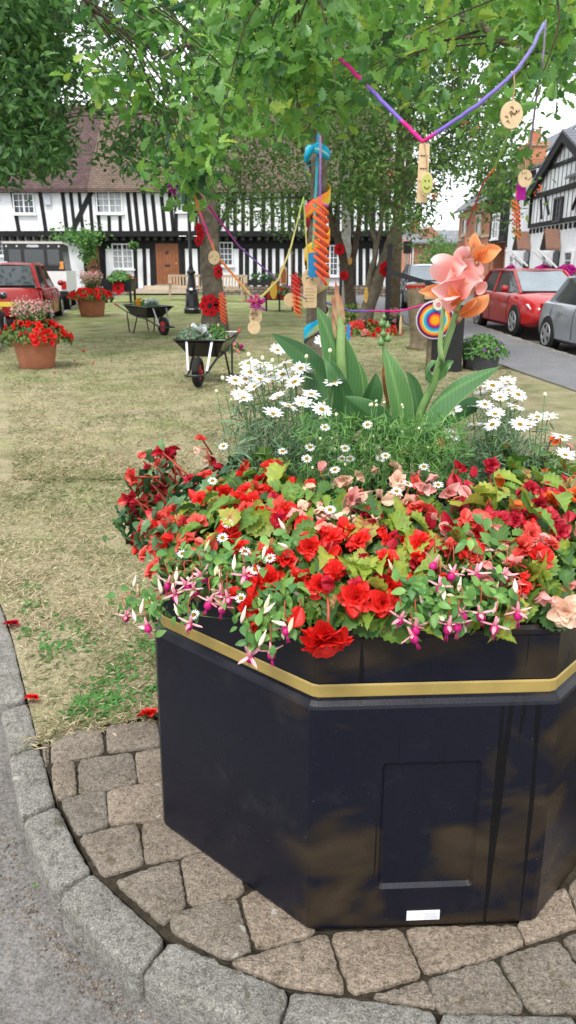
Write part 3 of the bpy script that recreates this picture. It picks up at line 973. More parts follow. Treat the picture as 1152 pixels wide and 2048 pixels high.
# foliage
YEL = [(805, 1045), (820, 1110), (755, 1175), (800, 1150), (780, 1140), (960, 990), (830, 1065), (1090, 1165), (1015, 1240), (430, 970), (560, 950), (990, 1000), (720, 1150)]
n = 2700
leafsets = [([], [], [], []) for _ in ANCH]
for k in range(n + len(YEL) * 3):
    if k < n:
        a = rng.uniform(0, 2 * PI); r = math.sqrt(rng.uniform(.12, .475))
        if .3 < a < PI - .3 and rng.random() < .5: continue
        dz = rng.normal(-.016, .03)
        if r > .64: dz = -abs(dz) * .4
        p = np.array([PC[0] + r * math.cos(a), PC[1] + r * math.sin(a), float(zs(r)) + min(dz, .024)])
        tn = float(np.clip(rng.normal(.36, .24) + dz * 3, 0, .9)); L = rng.uniform(.03, .062) if rng.random() < .85 else rng.uniform(.06, .085)
        if rng.random() < .05: tn = rng.uniform(.9, 1)
    else:
        q = YEL[(k - n) // 3]; p = onmass(q[0] + rng.normal(0, 10), q[1] + rng.normal(0, 10), .02); tn = rng.uniform(.68, .86); L = rng.uniform(.055, .085)
    i = near(p)
    nn = mass_normal(p) + rng.normal(0, .42, 3); 
    d = p - np.array([PC[0], PC[1], p[2]]); d = d / (np.linalg.norm(d) + 1e-6) + np.array([0, 0, -.15]) + rng.normal(0, .6, 3)
    if i == 0 and k < n: tn *= .45; L *= .75
    for arr, v in zip(leafsets[i], (nn, d, p - d / np.linalg.norm(d) * L * .5, (tn, L))): arr.append(v)
SH = [(float(q.split()[0]), float(q.split()[1])) for q in FL if float(q.split()[0]) < 350 and float(q.split()[1]) < 1090] + [(262, 1030), (275, 1050), (300, 1060), (330, 1060), (290, 1000), (255, 1045)]
for k in range(230):
    q = SH[k % len(SH)]
    p = onmass(q[0] + rng.normal(6, 13), q[1] + abs(rng.normal(8, 16)), .01) + rng.normal(0, .016, 3)
    for arr, v in zip(leafsets[0], (mass_normal(p) + rng.normal(0, .5, 3), rng.normal(0, .6, 3) + [-.7, -.3, -.2], p, (float(np.clip(rng.normal(.65, .3), 0, 1)), rng.uniform(.022, .045)))): arr.append(v)
for i, (nn, d, p, tl) in enumerate(leafsets):
    if not nn: continue
    tl = np.array(tl); mb = MB()
    Mx = frames(np.array(nn), np.array(d)) * tl[:, 1][:, None, None]
    Mx[:, :, 0] *= rng.uniform(.85, 1.15, (len(tl), 1))
    vt = np.r_[np.tile([.10, -.06], 13), np.full(13, .13)]
    tt = np.repeat(tl[:, 0][:, None], len(BEG_LEAF[0]), 1) + vt[None, :] * .9 + rng.normal(0, .03, (len(tl), len(BEG_LEAF[0])))
    mb.inst(*BEG_LEAF, Mx, np.array(p), np.clip(tt, 0, 1))
    part('foliage', mb, DARKG if i == 0 else LEAFG, bplants[i], world=True, smooth=True)
    part('stem', stems[i], REDSTEM, bplants[i], world=True, smooth=True)

# --- fuchsias trailing over the rim
SEPAL = tmat('sepal_pink', [(0, (.70, .18, .27)), (.6, (.82, .38, .44)), (1, (.88, .66, .62))], .45, .3, .2, .08)
CORO = tmat('corolla', [(0, (.42, .004, .12)), (1, (.70, .02, .25))], .4, .35, .2, .1)
BUDC = tmat('fuchsia_bud', [(0, (.66, .62, .36)), (.5, (.86, .74, .55)), (1, (.9, .70, .62))], .45, .3, .1, .06)


def fuchsia_flower():
    """hangs along -Z from the origin, about 1 long"""
    mb = MB()
    mb.tube([(0, 0, .42), (0, 0, .2), (0, 0, 0)], [.035, .07, .11], 8, 0, .35)
    pv, pf = petal_tmpl(.26, .25, .25, 0, 3, 5)
    Mx = ring_frames(4, -.15, rng.random() * 6, .15)
    mb.inst(pv, pf, Mx * .62, np.zeros((4, 3)), rng.uniform(.3, .8, 4), 0)
    mb.lathe([(.06, .02), (.15, -.05), (.19, -.2), (.17, -.32), (.12, -.36)], 10, (0, 0, 0), 1, .5, .08)
    for k in range(5):
        a = k * 1.256; mb.tube([(0, 0, -.3), (.05 * math.cos(a), .05 * math.sin(a), -.5), (.09 * math.cos(a), .09 * math.sin(a), -.72)], .012, 4, 1, .9)
    return mb.mesh('flower', [SEPAL, CORO], True)


def fuchsia_bud():
    mb = MB(); mb.lathe([(.03, .5), (.06, .3), (.13, 0), (.17, -.25), (.12, -.5), (.01, -.72)], 8, (0, 0, 0), 0, [random.random()] * 48)
    return mb.mesh('bud', BUDC, True)


FF = [fuchsia_flower() for _ in range(4)]; FB = [fuchsia_bud() for _ in range(4)]
FUCH = [
 ('pink and magenta fuchsia trailing over the left corner of the black planter', (400, 1160),
  [(372, 1168), (350, 1188), (388, 1178), (442, 1182), (420, 1203), (446, 1212), (252, 1232), (294, 1250), (380, 1246), (455, 1195), (402, 1150), (337, 1165)],
  [(300, 1205, 60), (345, 1130, 40), (400, 1115, 40), (440, 1140, 50), (470, 1120, 35), (380, 1200, 40), (255, 1200, 28), (280, 1210, 30), (460, 1165, 40), (540, 1115, 30), (560, 1100, 30)]),
 ('fuchsia spray with two magenta bells hanging over the gold band', (520, 1250), [(500, 1312), (542, 1302), (570, 1255), (489, 1150)],
  [(505, 1245, 36), (535, 1250, 36), (520, 1270, 26), (560, 1240, 24), (575, 1190, 40), (540, 1190, 40)]),
 ('pale pink fuchsia with magenta bells trailing over the right half of the planter front', (900, 1190),
  [(802, 1236), (824, 1270), (832, 1252), (898, 1250), (916, 1246), (906, 1145), (880, 1172), (953, 1146), (960, 1226), (990, 1250), (1036, 1222), (922, 1225), (870, 1125), (1010, 1150)],
  [(850, 1210, 50), (880, 1200, 50), (930, 1190, 50), (960, 1180, 50), (900, 1215, 40), (840, 1180, 40), (940, 1100, 45), (965, 1090, 35), (985, 1200, 40), (1000, 1180, 30), (950, 1060, 30), (820, 1190, 35)]),
]
for lab_, ctr, fls, fol in FUCH:
    b = onmass(*ctr); b = np.array([PC[0] + (b[0] - PC[0]) * .8, PC[1] + (b[1] - PC[1]) * .8, .73])
    fo = thing('fuchsia_plant', lab_, 'fuchsia', b, 0, 'fuchsias trailing over the rim')
    sm = MB()
    for (px, py) in fls:
        p = onmass(px, py, .06)
        put(random.choice(FF), 'flower', p, (rng.normal(0, .35), rng.normal(0, .25) + .05, 1), rng.uniform(.043, .052), fo)
        sm.tube(spline([p + [0, 0, .02], p + [0, .02, .05], (p + b) / 2 + [0, 0, .05]], 8), .0012, 4)
    N, D, Pp, T = [], [], [], []
    for (px, py, cnt) in fol:
        c = onmass(px, py, .02)
        sm.tube(spline([b, (b + c) / 2 + [0, 0, .04], c], 8), .002, 5)
        for _ in range(int(cnt * .8)):
            p = c + rng.normal(0, .021, 3)
            N.append(mass_normal(c) + rng.normal(0, .5, 3) + [0, -.2, .1]); D.append(rng.normal(0, 1, 3) + [0, -.3, -.2]); Pp.append(p); T.append((rng.normal(.6, .25), rng.uniform(.018, .034)))
        for _ in range(2):
            p = c + rng.normal(0, .03, 3) + [0, -.025, 0]
            put(random.choice(FB), 'bud', p, rng.normal(0, .5, 3) + [0, .3, .8], rng.uniform(.024, .034), fo)
    T = np.array(T); mb = MB()
    mb.inst(*OVAL, frames(np.array(N), np.array(D)) * T[:, 1][:, None, None] * [1.15, 1, 1], np.array(Pp), np.clip(T[:, 0], 0, 1))
    part('foliage', mb, FUCHG, fo, world=True, smooth=True)
    part('stem', sm, REDSTEM, fo, world=True, smooth=True)

# --- white daisies
WHITE = tmat('white_petal', [(0, (.78, .79, .80)), (1, (.88, .88, .87))], .55, .25, .25, .04)
YELLOW = mat('daisy_centre', (.72, .42, .02), .25, 60, .7, .2, bump=.02, bscale=40)


def daisy(npet, w, cup):
    mb = MB(); pv, pf = petal_tmpl(w, .15, -.10, .0, 3, 4)
    for e, ph in ((.10 + cup, 0), (.24 + cup, .5)):
        k = npet // 2
        Mx = ring_frames(k, e, ph * 2 * PI / k * 1.0, .06) * rng.uniform(.9, 1.05, k)[:, None, None]
        mb.inst(pv, pf, Mx, np.zeros((k, 3)), rng.random(k))
    return mb.mesh('flower', WHITE, True)


dm = MB().lathe([(.27, .02), (.25, .10), (.17, .17), (.02, .2)], 12); DISC = dm.mesh('flower_centre', YELLOW, True)
BIG = [daisy(18, .30, c) for c in (0, 0, .1, .25)]
TINY = [daisy(26, .17, 0) for _ in range(3)]
bm_ = MB().lathe([(.1, -.9), (.5, -.6), (.62, -.1), (.4, .4), (.05, .6)], 9); CLOSED = bm_.mesh('bud', mat('daisy_bud', (.62, .64, .40), .15, 20, .6), True)
LEFT = [(555, 702), (586, 704), (530, 735), (566, 750), (602, 738), (500, 746), (480, 790), (510, 775), (545, 764), (556, 796), (582, 812), (622, 790), (546, 830), (577, 814), (470, 762), (668, 765), (643, 820), (645, 684), (520, 730), (498, 727), (570, 728), (487, 797), (590, 765), (605, 808), (520, 760), (540, 745), (490, 760), (612, 745)]
RIGHT = [(905, 822), (950, 850), (905, 870), (990, 830), (985, 772), (1015, 765), (1000, 797), (962, 790), (1030, 815), (1058, 852), (1095, 835), (1122, 875), (970, 810), (945, 812), (1036, 790), (1018, 782), (1130, 912), (1075, 835), (1000, 770), (960, 775), (1040, 850), (985, 850)]
LB = [(497, 708), (525, 715), (445, 755), (433, 782), (462, 800), (613, 712), (545, 720), (660, 700), (1090, 788), (905, 805), (940, 760), (1005, 800), (880, 850)]
for lab_, pts, (y0, y1), base, nl in (('tall bushy clump of large white daisies left of the canna leaves', LEFT, (1.98, 2.32), (.06, 2.14, .75), 3400), ('white daisy clump with grey green leaves right of the canna', RIGHT, (1.98, 2.36), (.72, 2.16, .75), 3200)):
    o = thing('daisy_plant', lab_, 'daisy', base, 0, 'white daisy clumps in the planter')
    sm = MB(); b = np.array(base); heads = []
    ymx = max(p[1] for p in pts); ymn = min(p[1] for p in pts)
    for (px, py) in pts:
        Y = y1 - (y1 - y0) * (py - ymn) / (ymx - ymn) + rng.normal(0, .03)
        p = at(px, py, Y); heads.append(p)
        f_ = put(random.choice(BIG), 'flower', p, (rng.normal(0, .28), -.30 + rng.normal(0, .22), 1), rng.uniform(.027, .033), o)
        c_ = bpy.data.objects.new('flower_centre', DISC); COL.objects.link(c_); c_.parent = f_
        q = b + [(p[0] - b[0]) * .55 + rng.normal(0, .03), (p[1] - b[1]) * .5 + rng.normal(0, .03), .02]
        sm.tube(spline([q, (q + p) / 2 + rng.normal(0, .012, 3), p], 7), .0016, 5)
    for (px, py) in LB:
        if (px < 760) != (pts is LEFT): continue
        p = at(px, py, (y0 + y1) / 2 + rng.normal(0, .06))
        put(CLOSED, 'bud', p, (rng.normal(0, .2), rng.normal(0, .2), 1), .009, o)
        q = b + [(p[0] - b[0]) * .55, (p[1] - b[1]) * .5, .02]
        sm.tube(spline([q, (q + p) / 2 + rng.normal(0, .012, 3), p], 7), .0014, 5)
    hp = np.array(heads)
    k = rng.integers(0, len(hp), nl); u = rng.beta(1.7, 1.2, nl) * .95
    q = b + np.c_[(hp[k, 0] - b[0]) * .75, (hp[k, 1] - b[1]) * .75, np.full(nl, -.01)]
    P = q * (1 - u[:, None]) + hp[k] * u[:, None] * [1, 1, 1] + rng.normal(0, .026, (nl, 3))
    P[:, 2] -= .035
    P[:, 2] = np.maximum(P[:, 2], .80)
    D = rdir(nl, .6); L = rng.uniform(.02, .05, nl)
    mb = MB().inst(*THIN, frames(rdir(nl, .6) + [0, -.3, 0], D) * np.stack([L * 1.0, L, L], 1)[:, None, :], P, np.clip(rng.normal(.5, .25, nl), 0, 1))
    part('foliage', mb, GREYG, o, world=True, smooth=True)
    part('stem', sm, M['stem'], o, world=True, smooth=True)
# --- small fleabane daisies threading through everything
FLEA = [(447, 893), (425, 962), (455, 1047), (445, 1076), (365, 1108), (490, 1103), (510, 1140), (482, 1197), (388, 1230), (660, 1020), (848, 934), (876, 970), (793, 983), (735, 850), (684, 918), (670, 940), (565, 903), (613, 918), (771, 912), (760, 918), (650, 855), (690, 897), (700, 918), (620, 895), (815, 968), (540, 1117)]
o = thing('fleabane_plant', 'wispy fleabane with small yellow eyed daisies across the middle of the planter', 'fleabane', (.35, 2.0, .74))
sm = MB(); b = np.array([.35, 2.0, .74]); fp_ = []
for (px, py) in FLEA:
    p = onmass(px, py, .05) if py > 935 else at(px, py, 1.93 + rng.normal(0, .04)); fp_.append(p)
    f_ = put(random.choice(TINY), 'flower', p, (rng.normal(0, .2), -.55 + rng.normal(0, .15), 1), .0145, o)
    c_ = bpy.data.objects.new('flower_centre', DISC); COL.objects.link(c_); c_.parent = f_; c_.scale = (1.5, 1.5, 1.2)
    q = np.array([b[0] + (p[0] - b[0]) * .75, b[1] + (p[1] - b[1]) * .75 + .02, min(.85, p[2] - .05)])
    sm.tube(spline([q, (p + q) / 2 + rng.normal(0, .01, 3), p], 6), .0009, 4)
for _ in range(40):
    p = at(rng.uniform(600, 900), rng.uniform(800, 960), 1.95 + rng.normal(0, .06))
    put(CLOSED, 'bud', p, (rng.normal(0, .3), rng.normal(0, .3), 1), rng.uniform(.0045, .0075), o)
    q = np.array([p[0] + rng.normal(0, .03), p[1] + .03, .9]); sm.tube([q, p], .0008, 4)
nl = 3600
px, py = rng.uniform(590, 930, nl), rng.uniform(835, 985, nl)
P = np.array([at(a, c, 1.98 + rng.normal(0, .07)) for a, c in zip(px, py)])
L = rng.uniform(.014, .036, nl)
mb = MB().inst(*THIN, frames(rdir(nl, .3) + [0, -.3, 0], rdir(nl, .8)) * np.stack([L * .9, L, L], 1)[:, None, :], P, np.clip(rng.normal(.55, .25, nl), 0, 1))
part('foliage', mb, FUCHG, o, world=True)
part('stem', sm, M['stem'], o, world=True, smooth=True)

# --- cannas
CANNA = NT('canna_leaf')
ca = CANNA.n('ShaderNodeAttribute', attribute_name='tint')
wv = CANNA.n('ShaderNodeTexWave'); wv.inputs['Scale'].default_value = 34; wv.inputs['Distortion'].default_value = 1.2; CANNA.l(CANNA.coord(), wv.inputs[0])
cc = CANNA.ramp(ca.outputs['Fac'], [(0, (.045, .125, .05)), (.5, (.09, .215, .075)), (.85, (.17, .33, .10)), (1, (.42, .52, .24))])
cc = CANNA.mix(.5, cc, CANNA.ramp(wv.outputs['Fac'], [(0, (.82,) * 3), (1, (1.1,) * 3)]), 'MULTIPLY')
M['canna'] = CANNA.bsdf(cc, .35, .45, 0, None, 0, .22)
M['canna_stem'] = tmat('canna_stem', [(0, (.09, .20, .055)), (.6, (.22, .36, .12)), (1, (.36, .46, .20))], .4, .4, .05, .12)


def broad_leaf(mb, pts, width, side, fold=.35, tint=.45, shape=.8, flip=1):
    """pts: midrib points; side: approx sideways vector; V fold along the midrib, pale edge"""
    n = 16; C = spline(pts, n); T = np.gradient(C, axis=0); T /= np.linalg.norm(T, axis=1)[:, None]
    s = np.array(side, float)
    G = []
    for i in range(n):
        v = i / (n - 1)
        w = width * (math.sin(PI * min(1, (v * .93 + .07)) ** shape) ** .85) * (1 if v < 1 else 0)
        sx = s - T[i] * np.dot(s, T[i]); sx /= np.linalg.norm(sx); nn = np.cross(sx, T[i])
        row = []
        for u in (-1, -.93, -.6, -.25, 0, .25, .6, .93, 1):
            wav = .05 * math.sin(v * 9 + u * 2) * abs(u)
            row.append(C[i] + sx * u * w / 2 + nn * flip * (abs(u) ** 1.25 * fold * w / 2 + wav * w))
        G.append(row)
    tt = np.tile(np.clip(np.array([1.0, tint + .04, tint, tint, tint + .25, tint, tint, tint + .04, 1.0]) , 0, 1), n)
    mb.grid(G, 0, tt)


def cl(pl, Y): return [at(x, y, Y + dy) for x, y, dy in pl]


base = np.array([.40, 2.17, .74])
can = thing('canna_plant', 'canna lily with peach pink flower head and one wide leaf reaching right', 'canna', base)
leaf_defs = [
 ([(818, 895, 0), (850, 830, -.03), (905, 780, -.07), (1000, 733, -.12)], .100, (.5, .2, .95), .45, .42),
 ([(806, 890, 0), (800, 820, -.02), (785, 750, -.03), (768, 694, -.02)], .070, (1, .3, 0), .5, .62),
 ([(800, 890, 0), (765, 860, -.08), (735, 825, -.12), (690, 792, -.14)], .088, (.5, -.2, .9), -.35, .28),
 ([(820, 890, .05), (835, 830, .05), (825, 770, .04), (812, 742, .03)], .045, (1, .5, 0), .5, .30),
 ([(825, 890, .05), (880, 860, .08), (945, 815, .1), (960, 812, .1)], .09, (.4, -.3, .9), .3, .12),
 ([(866, 765, 0), (850, 745, -.02), (858, 728, -.05), (875, 722, -.06)], .030, (.3, .2, 1), .4, .5), ([(872, 760, 0), (886, 742, -.02), (895, 728, -.04), (908, 722, -.03)], .030, (.3, .2, -1), .4, .55),
]
for d in leaf_defs:
    mb = MB(); broad_leaf(mb, cl(d[0], 2.12), d[1], d[2], d[3], d[4]); part('leaf', mb, M['canna'], can, world=True, smooth=True)
mb = MB()
mb.tube(spline([base + [.0, 0, .05], at(835, 860, 2.14), at(868, 765, 2.12), at(886, 705, 2.1), at(905, 650, 2.1), at(922, 590, 2.1), at(935, 540, 2.1)], 30), np.r_[np.linspace(.014, .009, 20), np.linspace(.009, .004, 10)], 8, 0, .45)
part('stem', mb, M['canna_stem'], can, world=True, smooth=True)
mb = MB(); mb.tube(spline([at(884, 722, 2.09), at(880, 690, 2.085), at(884, 650, 2.08), at(887, 610, 2.08), at(889, 597, 2.08)], 16), np.r_[.008, np.linspace(.0145, .012, 9), np.linspace(.011, .001, 6)], 8, 0, .75, True, .5)
part('sheath', mb, M['canna_stem'], can, world=True, smooth=True)
CPINK = tmat('canna_pink', [(0, (.78, .17, .09)), (.35, (.82, .27, .22)), (.7, (.87, .42, .39)), (1, (.92, .66, .63))], .5, .3, .3, .06)
CORNG = tmat('canna_orange', [(0, (.55, .12, .03)), (.5, (.80, .24, .07)), (1, (.88, .42, .19))], .5, .3, .3, .08)


def big_petal(mb, a, b, w, side, cup=.3, tint=(.3, .9), flip=1, m=0, pw=.7):
    """petal from a to b bending through its bulge"""
    n = 9; a, b = np.array(a), np.array(b); L = np.linalg.norm(b - a); t = (b - a) / L
    s = np.array(side, float); s -= t * np.dot(s, t); s /= np.linalg.norm(s); nn = np.cross(s, t)
    G = []; T = []
    for i in range(n):
        v = i / (n - 1); ww = w * (math.sin(PI * min(1, v * .86 + .07)) ** pw)
        for u in np.linspace(-1, 1, 7):
            G.append(a + t * L * v * (1 - .06 * u * u) + s * u * ww / 2 + nn * flip * (cup * ww * u * u + .18 * L * (v - v * v) + .012 * math.sin(5 * v + 3 * u) * w * 8))
            T.append(tint[0] + (tint[1] - tint[0]) * v)
    mb.grid(np.array(G).reshape(n, 7, 3), m, np.array(T))


A_ = lambda x, y, dy=0: at(x, y, 2.09 + dy)
BLOOM = [  # (base px, tip px, width px, side, colour 0 pink / 1 orange, dy base, dy tip)
 [((928, 545), (862, 527), 48, (0, 0, 1), 0, 0, -.06), ((925, 535), (932, 492), 34, (1, 0, .4), 0, 0, -.02), ((925, 545), (893, 562), 26, (1, 0, -.6), 0, 0, -.07), ((905, 540), (932, 530), 34, (.2, .1, 1), 0, -.04, -.06)],
 [((918, 590), (868, 578), 66, (.2, 0, 1), 0, 0, -.06), ((915, 595), (884, 600), 34, (.9, 0, .5), 0, -.03, -.075), ((900, 580), (838, 583), 24, (.1, .1, 1), 1, .02, -.02), ((912, 610), (900, 572), 22, (1, .2, 0), 1, -.02, -.06)],
 [((918, 590), (962, 558), 58, (.6, 0, .9), 0, -.02, -.05), ((915, 610), (938, 565), 30, (1, .2, .2), 1, 0, -.03)],
 [((938, 545), (955, 520), 40, (1, 0, .2), 0, 0, .0), ((942, 555), (968, 555), 30, (0, .3, 1), 0, .01, .02), ((955, 570), (972, 580), 26, (.6, .2, -1), 0, .02, .02), ((945, 540), (965, 548), 26, (.2, .2, 1), 1, .01, .04)],
 [((958, 528), (950, 465), 26, (1, .2, 0), 1, 0, 0), ((957, 520), (1002, 497), 30, (.4, .1, 1), 1, 0, -.02), ((956, 520), (975, 490), 34, (.8, 0, .6), 1, 0, -.03), ((960, 526), (945, 490), 20, (1, .2, 0), 1, 0, .03)],
 [((920, 630), (978, 590), 32, (.5, .1, 1), 1, 0, -.02), ((920, 630), (955, 595), 30, (.8, .1, .6), 1, -.01, -.04), ((925, 625), (965, 603), 20, (.6, 0, 1), 1, .01, -.01)],
]
px2m = 2.09 / F
for k, ps in enumerate(BLOOM):
    mb = MB()
    for (a, b_, w, side, col_, d0, d1) in ps:
        big_petal(mb, A_(*a, d0), A_(*b_, d1), w * px2m * 1.1, side, .22, (.25, .95) if col_ == 0 else (.2, 1.0), 1 if k % 2 else -1, col_)
    part('flower', mb, [CPINK, CORNG], can, world=True, smooth=True)
M['sepal'] = tmat('canna_bud', [(0, (.20, .28, .09)), (.5, (.45, .30, .17)), (1, (.30, .06, .03))], .5, .3, .1, .15)
for (a, b_) in (((921, 632), (914, 648)), ((912, 625), (908, 600)), ((938, 520), (930, 470)), ((944, 520), (948, 485)), ((932, 530), (925, 500)), ((950, 525), (958, 530))):
    mb = MB().tube(resample([A_(*a), A_(*b_)], 6), [.004, .007, .007, .006, .004, .001], 6, 0, np.linspace(.4, 1, 6)); part('flower_bud', mb, M['sepal'], can, world=True, smooth=True)

base = np.array([.18, 2.2, .74])
can2 = thing('canna_plant', 'canna with a closed pointed bud on a thick pale stem between broad leaves', 'canna', base)
for d in [
 ([(690, 870, 0), (688, 780, -.01), (665, 690, -.02), (633, 613, -.02)], .105, (1, .35, 0), .45, .5), ([(670, 860, 0), (655, 790, .04), (610, 715, .04), (543, 666, .03)], .10, (.75, -.2, .55), .3, .22),
 ([(700, 860, 0), (725, 820, -.02), (745, 780, -.03), (752, 745, -.03)], .075, (1, .4, .2), .4, .28), ([(690, 870, .02), (712, 800, .03), (705, 740, .04), (680, 690, .04)], .07, (1, .3, .1), .45, .6),
 ([(685, 860, -.03), (690, 800, -.05), (670, 745, -.07), (650, 715, -.06)], .06, (.9, -.3, .3), .5, .3), ([(640, 880, 0), (640, 850, .0), (625, 815, .02), (600, 790, .03)], .09, (.8, -.3, .5), .3, .15)]:
    mb = MB(); broad_leaf(mb, cl(d[0], 2.17), d[1], d[2], d[3], d[4]); part('leaf', mb, M['canna'], can2, world=True, smooth=True)
mb = MB(); mb.tube(spline([base + [0, 0, .05], at(686, 800, 2.16), at(682, 720, 2.14), at(681, 660, 2.14), at(678, 610, 2.14)], 20), np.linspace(.017, .010, 20), 10, 0, .65)
part('stem', mb, M['canna_stem'], can2, world=True, smooth=True)
for (x0, y0, x1, y1, r) in ((680, 650, 671, 560, .009), (676, 660, 664, 590, .007), (684, 640, 680, 590, .008), (686, 650, 683, 610, .007), (672, 680, 664, 625, .006)):
    mb = MB(); P = resample([at(x0, y0, 2.14), at(x1, y1, 2.13)], 8); mb.tube(P, r * np.array([.7, 1, 1.1, 1, .9, .7, .45, .08]), 7, 0, np.linspace(.1, 1, 8)); part('flower_bud', mb, M['sepal'], can2, world=True, smooth=True)

base = np.array([.29, 2.25, .74])
can3 = thing('canna_plant', 'spent canna stalk with round green seed pods and a dry brown leaf', 'canna', base)
mb = MB(); mb.tube(spline([base + [0, 0, .05], at(776, 800, 2.2), at(768, 720, 2.18), at(768, 640, 2.18)], 16), np.linspace(.009, .004, 16), 8, 0, .4)
part('stem', mb, M['canna_stem'], can3, world=True, smooth=True)
mb = MB()
for (x, y, r) in ((764, 648, .009), (775, 652, .008), (762, 685, .010), (776, 678, .010), (766, 668, .008), (768, 634, .006)):
    c = at(x, y, 2.17); mb.lathe([(.1 * r, -r), (.8 * r, -.6 * r), (r, 0), (.8 * r, .6 * r), (.4 * r, r), (.3 * r, 1.7 * r)], 9, c, 0, .2, .05)
part('seed_pod', mb, M['canna_stem'], can3, world=True, smooth=True)
mb = MB(); broad_leaf(mb, [at(782, 815, 2.16), at(772, 780, 2.15), at(768, 745, 2.15), at(767, 730, 2.15)], .022, (1, .3, 0), .6, .5)
part('dry_leaf', mb, mat('dry_leaf', (.22, .085, .03), .5, 30, .8), can3, world=True, smooth=True)

# fallen blooms
for (px, py, r, lab_, k, z) in ((22, 1249, .042, 'dark red begonia bloom fallen beside the kerb stones', 'C', .008), (65, 1396, .030, 'small crumpled red bloom fallen on the edge of the kerb', 'R', .008), (296, 1428, .040, 'bright red bloom lying on the paving edge by the planter', 'R', .008)):
    p = flat(px, py, .02)
    mb = begonia_flower(); mb.xf(Matrix.Translation(p) @ Matrix.Rotation(R(-20), 4, 'X') @ Matrix.Scale(r, 4))
    single('fallen_bloom', mb, PETAL[k], lab_, 'flower', 'blooms dropped by the planter', smooth=True)
# ------------------------------------------------------------------ houses
def brickmat(name, c1, c2, mort, axes, bw=.23, bh=.075, rough=.85, mw=.01, off=.5):
    t = NT(name); s = t.n('ShaderNodeSeparateXYZ'); t.l(t.coord(), s.inputs[0])
    cb = t.n('ShaderNodeCombineXYZ'); t.l(s.outputs[axes[0]], cb.inputs[0]); t.l(s.outputs[axes[1]], cb.inputs[1])
    b = t.n('ShaderNodeTexBrick'); t.l(cb.outputs[0], b.inputs['Vector'])
    b.inputs['Scale'].default_value = 1; b.inputs['Brick Width'].default_value = bw; b.inputs['Row Height'].default_value = bh
    b.inputs['Mortar Size'].default_value = mw; b.offset = off
    b.inputs['Color1'].default_value = (*c1, 1); b.inputs['Color2'].default_value = (*c2, 1); b.inputs['Mortar'].default_value = (*mort, 1)
    c = t.mix(.6, b.outputs['Color'], t.ramp(t.noise(.9, 6), [(.3, (.68,) * 3), (.7, (1.25,) * 3)]), 'MULTIPLY')
    return t.bsdf(c, rough, .2, 0, t.bump(b.outputs['Fac'], -.01))


M['render'] = mat('white_render', (.70, .72, .75), .06, 1.2, .9, .2, bump=.006, bscale=8, col2=(.80, .81, .82))
M['timber'] = mat('black_timber', (.010, .010, .011), .4, 5, .7, .3, bump=.008, bscale=12)
M['tile_a'] = brickmat('clay_tile_dark', (.085, .055, .055), (.13, .085, .078), (.045, .03, .03), (0, 2), .2, .085, .9, .012)
M['tile_b'] = brickmat('clay_tile_brown', (.135, .098, .08), (.19, .142, .112), (.06, .04, .032), (0, 2), .2, .085, .9, .012)
M['slate_y'] = brickmat('slate', (.12, .13, .155), (.17, .18, .205), (.07, .075, .09), (1, 2), .3, .14, .6, .012)
M['slate_x'] = brickmat('slate_far', (.16, .17, .19), (.22, .23, .25), (.1, .1, .12), (0, 2), .3, .14, .7, .012)
M['brick_y'] = brickmat('orange_brick', (.44, .15, .075), (.54, .21, .11), (.42, .29, .21), (1, 2))
M['brick_x'] = brickmat('red_brick', (.32, .12, .075), (.42, .17, .10), (.40, .31, .25), (0, 2))
M['stonewall'] = brickmat('rubble_stone', (.16, .125, .10), (.30, .25, .20), (.09, .075, .06), (0, 2), .34, .14, .9, .02)
M['door_wood'] = mat('door_wood', (.20, .068, .026), .25, 5, .5, .4, col2=(.27, .10, .04))
M['glass'] = mat('window_glass', (.045, .055, .065), .4, 1.5, .08, .6)
M['glass_pale'] = mat('curtained_glass', (.26, .28, .30), .3, 2.5, .12, .6)
M['brass'] = mat('brass', (.6, .45, .2), .1, 10, .3, .5, metal=.9)
M['sandstone'] = mat('sandstone', (.48, .40, .30), .12, 4, .85, .2)


